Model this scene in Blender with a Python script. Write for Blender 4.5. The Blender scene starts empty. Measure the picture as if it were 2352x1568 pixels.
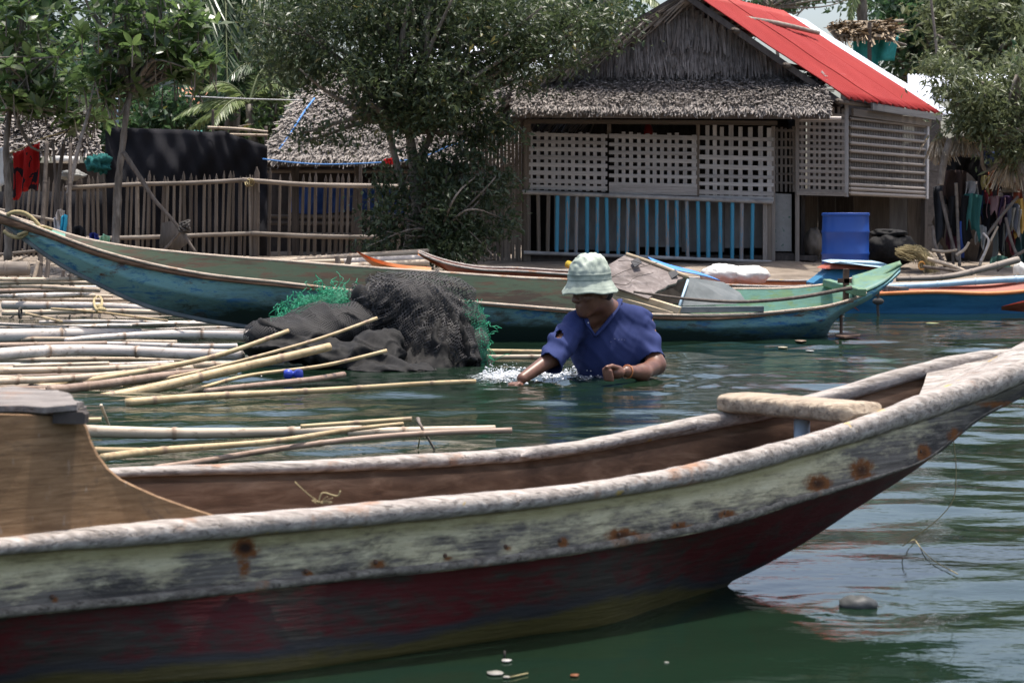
import bpy, math, random
import numpy as np
from mathutils import Vector, Matrix, Quaternion

random.seed(7)
rng = np.random.default_rng(7)
scene = bpy.context.scene
R = math.radians

# ------------------------------------------------------------------ camera
F, CAM_H, HORIZON = 4573.0, 0.74, 520.0      # focal length and horizon in a 2352 px wide picture
pitch = math.atan((784 - HORIZON) / F)
cam_data = bpy.data.cameras.new('camera')
cam_data.sensor_width = 36.0
cam_data.lens = F / 2352 * 36
cam_data.clip_start = 0.05
cam_data.clip_end = 2000
cam_data.dof.use_dof = True
cam_data.dof.focus_distance = 9.7
cam_data.dof.aperture_fstop = 14
cam = bpy.data.objects.new('camera', cam_data)
scene.collection.objects.link(cam)
cam.location = (0, 0, CAM_H)
cam.rotation_euler = (math.pi / 2 - pitch, 0, 0)
scene.camera = cam

# ------------------------------------------------------------------ light
sun_dir = Vector((0.15, 0.085, 0.98)).normalized()      # towards the sun: almost overhead, a little right
world = bpy.data.worlds.new('World')
scene.world = world
world.use_nodes = True
wn = world.node_tree.nodes
wn.clear()
sky = wn.new('ShaderNodeTexSky')
sky.sky_type = 'NISHITA'
sky.sun_disc = False
sky.sun_elevation = math.asin(sun_dir.z)
sky.sun_rotation = math.atan2(sun_dir.x, sun_dir.y)
sky.air_density = 1.0
sky.dust_density = 5.0
sky.ozone_density = 1.0
bg = wn.new('ShaderNodeBackground')
bg.inputs['Strength'].default_value = 0.15
wo = wn.new('ShaderNodeOutputWorld')
world.node_tree.links.new(sky.outputs[0], bg.inputs[0])
world.node_tree.links.new(bg.outputs[0], wo.inputs[0])
sun_data = bpy.data.lights.new('sun', 'SUN')
sun_data.energy = 3.0
sun_data.angle = R(0.5)
sun_data.color = (1.0, 0.95, 0.88)
sun = bpy.data.objects.new('sun', sun_data)
scene.collection.objects.link(sun)
sun.rotation_euler = (-sun_dir).to_track_quat('-Z', 'Y').to_euler()
scene.view_settings.view_transform = 'Standard'
scene.view_settings.look = 'None'
scene.view_settings.exposure = 0.88
scene.view_settings.gamma = 1
scene.view_settings.use_curve_mapping = False

# ------------------------------------------------------------------ helpers
cp_, sp_ = math.cos(pitch), math.sin(pitch)

def ray(px, py):
    u, v = (px - 1176) / F, -(py - 784) / F
    return Vector((u, cp_ + v * sp_, -sp_ + v * cp_))

def P(px, py, Y):                 # the place at distance Y seen there in the photograph
    d = ray(px, py)
    t = Y / d.y
    return Vector((d.x * t, Y, CAM_H + d.z * t))

def W(px, py, z=0.0):             # the place at height z seen there
    d = ray(px, py)
    t = (z - CAM_H) / d.z
    return Vector((d.x * t, d.y * t, z))

def spline(pts, n):               # smooth polyline through points (any dimension)
    p = np.array(pts, float)
    if len(p) == 2:
        t = np.linspace(0, 1, n)[:, None]
        return p[0] * (1 - t) + p[1] * t
    d = np.r_[0, np.cumsum(np.linalg.norm(np.diff(p, axis=0), axis=1))]
    s = np.linspace(0, d[-1], n)
    m = np.gradient(p, d, axis=0)
    i = np.clip(np.searchsorted(d, s, side='right') - 1, 0, len(d) - 2)
    h = (d[i + 1] - d[i])[:, None]
    t = ((s - d[i])[:, None]) / h
    return ((2*t**3 - 3*t**2 + 1) * p[i] + (t**3 - 2*t**2 + t) * h * m[i]
            + (-2*t**3 + 3*t**2) * p[i+1] + (t**3 - t**2) * h * m[i+1])

def fx(pts):                      # smooth y(x) through points
    p = np.array(pts, float)
    m = np.gradient(p[:, 1], p[:, 0])
    def f(x):
        x = np.asarray(x, float)
        i = np.clip(np.searchsorted(p[:, 0], x, side='right') - 1, 0, len(p) - 2)
        h = p[i+1, 0] - p[i, 0]
        t = (x - p[i, 0]) / h
        r = ((2*t**3-3*t**2+1)*p[i, 1] + (t**3-2*t**2+t)*h*m[i] + (-2*t**3+3*t**2)*p[i+1, 1] + (t**3-t**2)*h*m[i+1])
        r = np.where(t > 1, p[-1, 1] + m[-1]*(x-p[-1, 0]), r)
        return np.where(t < 0, p[0, 1] + m[0]*(x-p[0, 0]), r)
    return f

def vnoise(p, s=1.0, seed=0):     # cheap smooth noise in -1..1 for arrays (n,3)
    p = np.asarray(p, float) * s + seed * 17.31
    x, y, z = p[..., 0], p[..., 1], p[..., 2]
    return (np.sin(x*1.7+1.3*np.sin(y*1.1+seed)+.7) * np.cos(y*1.9+1.1*np.sin(z*1.3)) +
            .6*np.sin(z*2.3+1.7*np.sin(x*1.3+y*.7)) * np.cos(x*2.9-y*1.7+z*.6) +
            .4*np.sin(x*4.7+y*3.9+1.5*np.sin(z*3.1+x))) / 2.0

class MB:
    def __init__(self):
        self.v, self.f, self.att, self.n = [], [], {}, 0
    def add(self, V, Fc, **att):
        V = np.asarray(V, float).reshape(-1, 3)
        k = len(V)
        for a, val in att.items():
            self.att.setdefault(a, []).append((self.n, np.broadcast_to(np.asarray(val, float), (k,)).copy()))
        self.v.append(V)
        b = self.n
        if isinstance(Fc, np.ndarray):
            self.f.append(Fc + b)
        else:
            self.f.append([tuple(i + b for i in q) for q in Fc])
        self.n += k
        return self
    def box(self, c, size, rot=None, **att):
        x, y, z = (s / 2 for s in size)
        V = [(-x,-y,-z),(x,-y,-z),(x,y,-z),(-x,y,-z),(-x,-y,z),(x,-y,z),(x,y,z),(-x,y,z)]
        if rot is not None:
            V = [rot @ Vector(q) for q in V]
        V = np.array([tuple(q) for q in V]) + np.array(tuple(c))
        return self.add(V, [(3,2,1,0),(4,5,6,7),(0,1,5,4),(1,2,6,5),(2,3,7,6),(3,0,4,7)], **att)
    def beam(self, a, b, w, h, up=(0,0,1), **att):        # box from a to b, w across, h along up
        a, b = Vector(a), Vector(b)
        d = (b - a)
        L = d.length
        d.normalize()
        s = d.cross(Vector(up)).normalized()
        u = s.cross(d)
        M = Matrix((d, s, u)).transposed()
        return self.box((a + b) / 2, (L, w, h), M, **att)
    def tube(self, pts, rad, n=8, cap=True, flat=1.0, **att):
        p = np.array([tuple(q) for q in pts], float)
        m = len(p)
        r = np.broadcast_to(np.asarray(rad, float), (m,))
        t = np.gradient(p, axis=0)
        t /= np.linalg.norm(t, axis=1)[:, None] + 1e-12
        ref = np.array([0, 0, 1.0]) if abs(t[0, 2]) < .9 else np.array([0, 1.0, 0])
        a1 = np.cross(t, ref)
        a1 /= np.linalg.norm(a1, axis=1)[:, None] + 1e-12
        a2 = np.cross(a1, t)
        th = np.linspace(0, 2*math.pi, n, endpoint=False)
        V = (p[:, None] + r[:, None, None] * (np.cos(th)[None, :, None]*a1[:, None] + flat*np.sin(th)[None, :, None]*a2[:, None])).reshape(-1, 3)
        Fc = [(i*n+j, i*n+(j+1) % n, (i+1)*n+(j+1) % n, (i+1)*n+j) for i in range(m-1) for j in range(n)]
        if cap:
            Fc += [tuple(range(n-1, -1, -1)), tuple((m-1)*n+j for j in range(n))]
        return self.add(V, Fc, **att)
    def grid(self, G, closed=False, **att):               # G (rows, cols, 3)
        G = np.asarray(G, float)
        r, c = G.shape[:2]
        i, j = np.meshgrid(np.arange(r-1), np.arange(c if closed else c-1), indexing='ij')
        i, j = i.ravel(), j.ravel()
        j2 = (j + 1) % c
        Fq = np.stack([i*c+j, i*c+j2, (i+1)*c+j2, (i+1)*c+j], 1)
        att = {k: np.asarray(v).reshape(-1) if np.ndim(v) else v for k, v in att.items()}
        return self.add(G.reshape(-1, 3), Fq, **att)
    def slab(self, poly, d):                              # polygon (3-D points) given thickness along vector d
        p = np.array([tuple(q) for q in poly], float)
        n = len(p)
        V = np.vstack([p, p + np.array(tuple(d))])
        return self.add(V, [tuple(range(n)), tuple(range(2*n-1, n-1, -1))] + [(i, i+n, (i+1) % n+n, (i+1) % n) for i in range(n)])
    def ball(self, c, r, n=8, m=6, **att):
        r = np.broadcast_to(np.asarray(r, float), (3,))
        th = np.linspace(0, 2*math.pi, n, endpoint=False)
        ph = np.linspace(.02, math.pi-.02, m)
        G = np.stack([np.sin(ph)[:, None]*np.cos(th), np.sin(ph)[:, None]*np.sin(th), np.cos(ph)[:, None]*np.ones(n)], -1)
        return self.grid(np.array(tuple(c)) + G*r, closed=True, **att)
    def lathe(self, c, prof, n=24, **att):                # prof: (radius, z) list
        th = np.linspace(0, 2*math.pi, n, endpoint=False)
        G = np.array([[(rr*math.cos(t), rr*math.sin(t), z) for t in th] for rr, z in prof])
        return self.grid(G + np.array(tuple(c)), closed=True, **att)
    def mesh(self, name, off=(0, 0, 0), smooth=True):
        V = np.vstack(self.v) - np.array(tuple(off))
        me = bpy.data.meshes.new(name)
        if all(isinstance(f, np.ndarray) for f in self.f):
            Fq = np.vstack(self.f).astype(np.int32)
            k = Fq.shape[1]
            me.vertices.add(len(V))
            me.vertices.foreach_set('co', V.astype(np.float32).ravel())
            me.loops.add(Fq.size)
            me.loops.foreach_set('vertex_index', Fq.ravel())
            me.polygons.add(len(Fq))
            me.polygons.foreach_set('loop_start', np.arange(0, Fq.size, k, dtype=np.int32))
            me.update(calc_edges=True)
        else:
            fl = []
            for f in self.f:
                fl += [tuple(int(i) for i in q) for q in f]
            me.from_pydata([tuple(q) for q in V], [], fl)
        me.validate()
        for a, parts in self.att.items():
            arr = np.zeros(len(V), np.float32)
            for s, val in parts:
                arr[s:s+len(val)] = val
            at = me.attributes.new(a, 'FLOAT', 'POINT')
            at.data.foreach_set('value', arr)
        me.polygons.foreach_set('use_smooth', np.full(len(me.polygons), bool(smooth)))
        return me

ORG = {}
COL = scene.collection

def thing(name, label, cat, loc, group=None):
    o = bpy.data.objects.new(name, None)
    COL.objects.link(o)
    o.empty_display_size = .1
    o.location = loc
    ORG[o] = Vector(loc)
    o['label'] = label
    o['category'] = cat
    if group:
        o['group'] = group
    return o

def obj(name, mb, mat, parent=None, smooth=True, label=None, cat=None, group=None, kind=None, bevel=0, edge=False, solid=0):
    V = np.vstack(mb.v)
    if parent is not None:
        off = ORG[parent]
        ORGIN = off
    else:
        lo, hi = V.min(0), V.max(0)
        ORGIN = Vector(((lo[0]+hi[0])/2, (lo[1]+hi[1])/2, lo[2]))
        off = ORGIN
    me = mb.mesh(name, off, smooth)
    o = bpy.data.objects.new(name, me)
    COL.objects.link(o)
    if mat:
        me.materials.append(mat)
    if parent is not None:
        o.parent = parent
    else:
        o.location = ORGIN
    ORG[o] = Vector(ORGIN)
    if label: o['label'] = label
    if cat: o['category'] = cat
    if group: o['group'] = group
    if kind: o['kind'] = kind
    if solid:
        m = o.modifiers.new('solid', 'SOLIDIFY')
        m.thickness = solid
        m.offset = 0
    if bevel:
        m = o.modifiers.new('bevel', 'BEVEL')
        m.width = bevel
        m.segments = 2
        m.limit_method = 'ANGLE'
        m.angle_limit = R(40)
    if edge:
        m = o.modifiers.new('split', 'EDGE_SPLIT')
        m.split_angle = R(35)
    return o

def inst(name, me, parent, loc, rot=None, scale=(1, 1, 1)):     # a further object on shared mesh data
    o = bpy.data.objects.new(name, me)
    COL.objects.link(o)
    if parent is not None:
        o.parent = parent
        o.location = Vector(loc) - ORG[parent]
    else:
        o.location = loc
    if rot is not None:
        o.rotation_mode = 'QUATERNION'
        o.rotation_quaternion = rot
    o.scale = scale
    ORG[o] = Vector(loc)
    return o

# ------------------------------------------------------------------ materials
class NT:
    def __init__(self, name):
        self.m = bpy.data.materials.new(name)
        self.m.use_nodes = True
        self.t = self.m.node_tree
        self.t.nodes.clear()
        self.out = self.t.nodes.new('ShaderNodeOutputMaterial')
    def n(self, kind, props=None, **ins):
        nd = self.t.nodes.new('ShaderNode' + kind)
        for k, v in (props or {}).items():
            setattr(nd, k, v)
        for k, v in ins.items():
            self.set(nd, k, v)
        return nd
    def set(self, nd, k, v):
        key = int(k[1:]) if k[0] == 'i' and k[1:].isdigit() else k.replace('_', ' ')
        s = nd.inputs[key]
        if hasattr(v, 'is_linked') or isinstance(v, bpy.types.NodeSocket):
            self.t.links.new(v, s)
        else:
            if s.type == 'RGBA' and len(v) == 3:
                v = (*v, 1)
            s.default_value = v
    def ramp(self, fac, stops, interp='LINEAR'):
        nd = self.t.nodes.new('ShaderNodeValToRGB')
        nd.color_ramp.interpolation = interp
        el = nd.color_ramp.elements
        while len(el) < len(stops):
            el.new(.5)
        for e, (p, c) in zip(el, stops):
            e.position = p
            e.color = (*c, 1) if len(c) == 3 else c
        self.t.links.new(fac, nd.inputs[0])
        return nd.outputs[0]
    def coord(self, scale=(1, 1, 1), which='Object', rot=(0, 0, 0)):
        tc = self.n('TexCoord')
        rv = self.n('VectorMath', {'operation': 'SCALE'}, i0=(37.0, 11.0, 23.0), Scale=self.n('ObjectInfo').outputs['Random']).outputs[0]
        ad = self.n('VectorMath', {'operation': 'ADD'}, i0=tc.outputs[which], i1=rv).outputs[0]
        return self.n('Mapping', Vector=ad, Scale=scale, Rotation=rot).outputs[0]
    def noise(self, vec, scale, detail=5, rough=.55, dist=0):
        return self.n('TexNoise', Vector=vec, Scale=scale, Detail=detail, Roughness=rough, Distortion=dist).outputs[0]
    def attr(self, name):
        return self.n('Attribute', {'attribute_name': name}).outputs['Fac']
    def math(self, op, a, b=0.0, clamp=False):
        return self.n('Math', {'operation': op, 'use_clamp': clamp}, i0=a, i1=b).outputs[0]
    def mix(self, fac, a, b, mode='MIX'):
        nd = self.n('MixRGB', {'blend_type': mode}, Fac=fac, Color1=a, Color2=b)
        return nd.outputs[0]
    def mapr(self, v, a, b, c=0.0, d=1.0):
        return self.n('MapRange', Value=v, From_Min=a, From_Max=b, To_Min=c, To_Max=d).outputs[0]
    def rnd(self, lo, hi):
        return self.mapr(self.n('ObjectInfo').outputs['Random'], 0, 1, lo, hi)
    def scalecol(self, col, val):
        return self.n('VectorMath', {'operation': 'SCALE'}, i0=col, Scale=val).outputs[0]
    def bump(self, h, strength=.4, dist=.01):
        return self.n('Bump', Height=h, Strength=strength, Distance=dist).outputs[0]
    def pbr(self, col, rough=.7, nrm=None, spec=.4, alpha=None, metal=0.0, **kw):
        nd = self.n('BsdfPrincipled', Base_Color=col, Roughness=rough, Metallic=metal)
        nd.inputs['Specular IOR Level'].default_value = spec
        if nrm is not None:
            self.set(nd, 'Normal', nrm)
        if alpha is not None:
            self.set(nd, 'Alpha', alpha)
        for k, v in kw.items():
            self.set(nd, k, v)
        return nd.outputs[0]
    def done(self, sh):
        self.t.links.new(sh, self.out.inputs[0])
        return self.m

def grainy(name, stops, scale=(1, 1, 1), s=8, detail=6, rough=.75, bump=.35, bd=.006, big=(1.3, .75, 1.2), rnd=(.85, 1.15), spec=.3, dist=.3, tint=None, speck=None):
    k = NT(name)
    v = k.coord(scale)
    f = k.noise(v, s, detail, .62, dist)
    col = k.ramp(f, stops)
    b = k.noise(k.coord(), big[0], 3)
    val = k.math('MULTIPLY', k.mapr(b, .3, .7, big[1], big[2]), k.rnd(*rnd))
    if tint:
        val = k.math('MULTIPLY', val, k.mapr(k.attr('tint'), 0, 1, *tint))
    col = k.scalecol(col, val)
    if speck:
        sp = k.mapr(k.noise(k.coord(), speck[0], 3, .6), speck[1], speck[1]+.06)
        col = k.mix(sp, col, speck[2])
    return k.done(k.pbr(col, rough, k.bump(f, bump, bd), spec))

def leafmat(name, dark, light, rough=.38, trans=.3, yellow=None, spec=.5):
    k = NT(name)
    t = k.attr('tint')
    col = k.mix(t, dark, light)
    if yellow:
        col = k.mix(k.mapr(t, .965, .975), col, yellow)
    b = k.pbr(col, rough, None, spec)
    tr = k.n('BsdfTranslucent', Color=k.scalecol(col, 1.5)).outputs[0]
    return k.done(k.n('MixShader', Fac=trans, i1=b, i2=tr).outputs[0])

def plain(name, c, rough=.6, spec=.4, var=.15, s=14, bump=.1, bd=.004, metal=0.0):
    k = NT(name)
    f = k.noise(k.coord(), s, 5)
    rgb = k.n('RGB')
    rgb.outputs[0].default_value = (*c, 1)
    col = k.scalecol(rgb.outputs[0], k.math('MULTIPLY', k.mapr(f, .25, .75, 1-var, 1+var), k.rnd(.93, 1.07)))
    return k.done(k.pbr(col, rough, k.bump(f, bump, bd), spec, metal=metal))

M = {}
M['bamboo_pale'] = grainy('bamboo_pale', [(.25, (.36, .30, .25)), (.5, (.52, .46, .40)), (.8, (.62, .57, .52))], (1, 6, 6), 3, 6, .5, .2, .003, (2, .75, 1.15), (.8, 1.12), .4, .4, None, (14, .66, (.16, .12, .09)))
M['bamboo_gold'] = grainy('bamboo_gold', [(.25, (.30, .20, .095)), (.5, (.47, .34, .17)), (.8, (.60, .46, .26))], (1, 6, 6), 3, 6, .42, .2, .003, (2, .75, 1.2), (.85, 1.12), .5, .4, None, (12, .68, (.17, .10, .05)))
M['bamboo_grey'] = grainy('bamboo_grey', [(.25, (.12, .097, .08)), (.5, (.20, .168, .138)), (.8, (.29, .255, .22))], (1, 5, 5), 4, 6, .65, .3, .004, (2, .7, 1.2), (.75, 1.2), .3)
M['bamboo_node'] = plain('bamboo_node', (.24, .17, .10), .6)
M['post_wood'] = grainy('post_wood', [(.2, (.06, .048, .039)), (.5, (.12, .098, .082)), (.8, (.20, .172, .145))], (6, 6, 1), 5, 6, .8, .5, .008, (2, .7, 1.2), (.7, 1.25), .2)
M['bark'] = grainy('bark', [(.2, (.08, .065, .05)), (.5, (.17, .145, .12)), (.8, (.30, .27, .23))], (5, 5, 1.2), 6, 7, .85, .6, .01, (3, .6, 1.3), (.9, 1.1), .2)
M['thatch'] = grainy('thatch', [(.2, (.20, .178, .158)), (.5, (.295, .265, .242)), (.8, (.40, .368, .338))], (1, 1, 1), 9, 4, .75, .2, .004, (.8, .7, 1.2), (1, 1), .3, .2, (.68, 1.2))
M['thatch_wall'] = grainy('thatch_wall', [(.2, (.10, .085, .075)), (.5, (.19, .165, .15)), (.8, (.30, .27, .25))], (1, 1, 1), 7, 4, .85, .2, .004, (.8, .7, 1.2), (1, 1), .15, .2, (.5, 1.3))
M['thatch_tan'] = grainy('thatch_tan', [(.2, (.22, .16, .10)), (.5, (.40, .31, .21)), (.8, (.56, .46, .34))], (1, 1, 1), 7, 4, .8, .2, .004, (.8, .7, 1.2), (1, 1), .2, .2, (.6, 1.2))
M['lattice'] = grainy('lattice', [(.2, (.26, .24, .225)), (.5, (.43, .41, .395)), (.8, (.54, .525, .51))], (3, 3, 3), 4, 6, .6, .25, .003, (2, .8, 1.15), (.72, 1.12), .3)
M['lattice_brown'] = grainy('lattice_brown', [(.2, (.16, .135, .115)), (.5, (.27, .235, .205)), (.8, (.38, .345, .31))], (3, 3, 3), 4, 6, .6, .25, .003, (2, .8, 1.15), (.75, 1.2), .3)
M['slat_wall'] = grainy('slat_wall', [(.2, (.085, .068, .055)), (.5, (.15, .124, .10)), (.8, (.23, .195, .165))], (5, 5, 1), 4, 6, .7, .3, .004, (2, .75, 1.15), (.65, 1.25), .25)
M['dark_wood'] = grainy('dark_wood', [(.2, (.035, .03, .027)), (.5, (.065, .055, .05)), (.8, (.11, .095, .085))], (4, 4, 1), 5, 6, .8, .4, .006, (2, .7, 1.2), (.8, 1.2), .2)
M['grey_board'] = grainy('grey_board', [(.2, (.12, .115, .11)), (.5, (.18, .174, .168)), (.8, (.24, .235, .225))], (2, 2, 1), 3, 6, .8, .2, .004, (1, .8, 1.1), (.9, 1.1), .2)
M['blue_slat'] = None
M['mud'] = grainy('mud', [(.2, (.10, .08, .06)), (.5, (.20, .165, .13)), (.8, (.33, .28, .23))], (1, 1, 1), 3, 8, .9, .8, .05, (.5, .7, 1.2), (1, 1), .2)
M['black_tarp'] = plain('black_tarp', (.013, .013, .016), .85, .15, .2, 6)
M['blue_tarp'] = plain('blue_tarp', (.03, .09, .33), .5, .4, .25, 5)
M['bright_blue_tarp'] = plain('bright_blue_tarp', (.05, .22, .62), .4)
M['blue_drum'] = plain('blue_drum', (.014, .065, .30), .38, .45, .12, 5)
M['white_plastic'] = plain('white_plastic', (.62, .60, .55), .4, .5, .12, 20, .4, .01)
M['teal_net'] = plain('teal_net', (.04, .27, .25), .7, .2, .3, 12)
M['rope_tan'] = plain('rope_tan', (.34, .28, .15), .9, .2, .3, 60, .5, .004)
M['rope_dark'] = plain('rope_dark', (.05, .045, .04), .9)
M['blue_rope'] = plain('blue_rope', (.07, .24, .60), .6)
M['wire'] = plain('wire', (.42, .42, .42), .5)
M['rust_metal'] = plain('rust_metal', (.11, .065, .045), .8, .3, .5, 12, .4, .006)
M['black_rubber'] = plain('black_rubber', (.03, .03, .03), .6)
M['white_metal'] = plain('white_metal', (.66, .70, .78), .35, .5, .08, 2.5)
M['pole_blue'] = plain('pole_blue', (.30, .42, .50), .5, .4, .2, 8)
M['pipe_grey'] = plain('pipe_grey', (.30, .38, .46), .35, .5, .1, 6)
M['stone'] = grainy('stone', [(.2, (.04, .045, .045)), (.6, (.085, .09, .09)), (.9, (.14, .15, .145))], (1, 1, 1), 12, 6, .55, .4, .01)
# ------------------------------------------------------------------ more materials
def blue_slat_mat():
    k = NT('peeling_blue_paint')
    v = k.coord((1, 1, 1))
    f = k.noise(k.coord((1, 1, 2.2)), 1.6, 5, .6)
    fine = k.noise(k.coord((6, 6, 6)), 6, 4, .6)
    peel = k.mapr(k.math('ADD', k.math('ADD', f, k.math('MULTIPLY', fine, .25)), k.rnd(-.20, .10)), .62, .66)
    wood = k.ramp(fine, [(.3, (.20, .18, .17)), (.7, (.33, .30, .29))])
    col = k.mix(peel, k.scalecol((.055, .27, .41), k.mapr(fine, .3, .7, .85, 1.15)), wood)
    return k.done(k.pbr(col, .55, k.bump(peel, .2, .003)))
M['blue_slat'] = blue_slat_mat()

def red_roof_mat():
    k = NT('faded_red_paint')
    f = k.noise(k.coord((1, 1, 1)), 1.3, 6, .6)
    g = k.noise(k.coord((2, 2, 2)), 12, 5, .7)
    col = k.mix(k.mapr(f, .3, .7), (.27, .016, .014), (.33, .030, .026))
    wear = k.mapr(k.math('ADD', f, k.math('MULTIPLY', g, .5)), .93, 1.06)
    col = k.mix(k.math('MULTIPLY', wear, .6), col, (.42, .20, .18))
    rust = k.mapr(g, .70, .74)
    col = k.mix(rust, col, (.10, .045, .03))
    return k.done(k.pbr(col, .6, None, .2))
M['red_roof'] = red_roof_mat()

# ------------------------------------------------------------------ the setting: ground and water
def ground_z(x, y):
    x, y = np.asarray(x, float), np.asarray(y, float)
    s = np.clip((-x - .2) / 2.2, 0, 1)
    s = s*s*(3-2*s)
    yy = y + 2.4*s
    z = np.interp(yy, [12, 16.5, 18.6, 20, 22, 24, 26.5, 40, 300], [-.9, -.35, -.02, .12, .22, .31, .36, .5, 1.5])
    return z + .025*vnoise(np.stack([x, y, 0*x], -1), 1.3, 3) + .012*vnoise(np.stack([x, y, 0*x], -1), 5.1, 5)

mb = MB()
ys = np.r_[np.linspace(11, 30, 160), np.geomspace(30.5, 600, 30)]
xs = np.r_[-np.geomspace(400, 9, 14), np.linspace(-8.5, 8.5, 120), np.geomspace(9, 400, 14)]
X, Y = np.meshgrid(xs, ys)
mb.grid(np.stack([X, Y, ground_z(X, Y)], -1))
o = obj('ground', mb, M['mud'], kind='structure')

def water_mat():
    k = NT('river_water')
    v = k.coord((1.0, 1.9, 1))
    f1 = k.noise(v, 9, 3, .5)
    f2 = k.noise(k.coord((1, 1.6, 1)), 34, 3, .55)
    h = k.math('ADD', k.math('MULTIPLY', f1, 1.0), k.math('MULTIPLY', f2, .22))
    a = k.attr('rough')
    nb = k.n('Bump', Height=h, Strength=k.mapr(a, 0, 1, .015, .22), Distance=.010).outputs[0]
    col = k.mix(k.noise(k.coord(), .5, 2), (.006, .016, .009), (.009, .021, .012))
    sh = k.pbr(col, .03, nb, .5, IOR=1.333)
    return k.done(sh)
M['water'] = water_mat()

rows = np.r_[np.linspace(-12, 1.9, 30), np.geomspace(2, 27, 560)]
us = np.linspace(-1, 1, 430)
Yw = np.repeat(rows[:, None], len(us), 1)
Xw = us[None, :] * np.maximum(rows[:, None]*.62, 4.0)
wr = np.random.default_rng(3)
Zw = np.zeros_like(Xw)
calm = 1 - .93*np.exp(-(((Yw-2.9)/.75)**2)) * np.clip(1.0-(Xw-.15)/.7, 0, 1)      # lee of the near boat
calm = np.clip(calm, .04, 1)
for i in range(44):
    lam = .14 * (9.0 ** wr.random())
    th = wr.normal(math.pi/2, .38)
    amp = .0037 * lam / (1 + .6*lam) * (.5 + wr.random())
    kx, ky = math.cos(th)*2*math.pi/lam, math.sin(th)*2*math.pi/lam
    env = .6 + .4*np.sin(Xw*(.5+wr.random()) + Yw*(.3+.5*wr.random()) + 6*wr.random())
    Zw += amp*env*np.sin(kx*Xw + ky*Yw + 6.28*wr.random())
Zw *= calm*np.interp(Yw, [2.5, 4.5, 9], [.42, .62, 1.0])
def ripple(px, py, a, lam, rad, Zw):
    c = W(px, py)
    r = np.hypot(Xw-c.x, Yw-c.y)
    return Zw + a*np.sin(2*math.pi*r/lam)*np.exp(-(r/rad)**2)
Zw = ripple(1972, 1392, .0010, .068, .24, Zw)
Zw = ripple(1390, 875, .008, .16, .55, Zw)
Zw = ripple(1240, 868, .012, .13, .40, Zw)
c = W(1250, 866)
Zw += .014*vnoise(np.stack([Xw, Yw, 0*Xw], -1), 26, 4)*np.exp(-(((Xw-c.x-.05)/.32)**2+((Yw-c.y)/.28)**2))
mb = MB()
rough = np.clip(calm, 0, 1)
mb.grid(np.stack([Xw, Yw, Zw], -1), rough=rough)
obj('water', mb, M['water'], kind='structure')
WGRID = (Xw, Yw, Zw)

# ------------------------------------------------------------------ strips, boards and thatch
UNIT = {}
def unit_box(matname):
    if matname not in UNIT:
        UNIT[matname] = MB().box((0, 0, 0), (1, 1, 1)).mesh('slat_' + matname, smooth=False)
        UNIT[matname].materials.append(M[matname])
    return UNIT[matname]
UCYL = {}
def unit_pole(matname):           # a bamboo length with two joints, unit height and radius
    if matname not in UCYL:
        m = MB()
        zz = [-.5, -.2, -.19, -.18, .15, .16, .17, .5]
        rr = [1, .97, 1.12, .97, .97, 1.1, .97, .95]
        m.tube([(0, 0, z) for z in zz], rr, 8)
        UCYL[matname] = m.mesh('pole_' + matname)
        UCYL[matname].materials.append(M[matname])
    return UCYL[matname]

def frame_q(A, B, face=(0, -1, 0)):
    z = (Vector(B) - Vector(A)).normalized()
    y = (Vector(face) - z*Vector(face).dot(z)).normalized()
    x = y.cross(z)
    return Matrix((x, y, z)).transposed().to_quaternion()

def strip(name, matname, parent, A, B, w, t, face=(0, -1, 0)):
    A, B = Vector(A), Vector(B)
    return inst(name, unit_box(matname), parent, (A+B)/2, frame_q(A, B, face), (w, t, (B-A).length))

def rod(name, matname, parent, A, B, r):
    A, B = Vector(A), Vector(B)
    return inst(name, unit_pole(matname), parent, (A+B)/2, frame_q(A, B) @ Quaternion((0, 0, 1), random.uniform(0, 6)), (r, r, (B-A).length))

def thatch(name, parent, TL, TR, BR, BL, rows, per, blen, bw, lift=.35, mat='thatch', keep=None, over=.5, slab=True, label=None, jit=.35):
    TL, TR, BR, BL = (np.array(tuple(q)) for q in (TL, TR, BR, BL))
    mb = MB()
    nrm = np.cross(BL-TL, TR-TL)
    nrm /= np.linalg.norm(nrm)
    if nrm[1] > 0: nrm = -nrm
    if slab:
        pass
    u = rng.random((rows, per))
    v = ((np.arange(rows)[:, None] + 1.0*rng.random((rows, per))) / rows)
    u, v = u.ravel(), v.ravel()
    pos = (TL*(1-u)[:, None] + TR*u[:, None])*(1-v)[:, None] + (BL*(1-u)[:, None] + BR*u[:, None])*v[:, None]
    if keep is not None:
        k = keep(pos)
        pos, u, v = pos[k], u[k], v[k]
    n = len(pos)
    down = (BL - TL) / np.linalg.norm(BL - TL)
    side = (TR - TL) / np.linalg.norm(TR - TL)
    d = down + side*rng.normal(0, jit, n)[:, None] + nrm*(lift*rng.random(n))[:, None]
    fringe = (v > 1 - over/rows)
    d[fringe] += np.array([0, 0, -.9])*rng.random(fringe.sum())[:, None]
    d /= np.linalg.norm(d, axis=1)[:, None]
    L = blen*(.6+.8*rng.random(n))[:, None]
    w = bw*(.5+rng.random(n))[:, None]
    s = np.cross(d, nrm)
    s /= np.linalg.norm(s, axis=1)[:, None]
    s = s + nrm*rng.normal(0, .5, n)[:, None]
    b = pos + nrm*(.03+.05*rng.random(n))[:, None]
    V = np.stack([b - s*w/2, b + s*w/2, b + d*L + s*w*.3, b + d*L - s*w*.3], 1).reshape(-1, 3)
    q = np.arange(n)[:, None]*4 + np.arange(4)
    mb.add(V, q, tint=np.repeat(np.clip(rng.normal(.45, .25, n), 0, 1), 4))
    o = obj(name, mb, M[mat], parent, smooth=False, label=label, kind='stuff')
    return o

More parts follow.
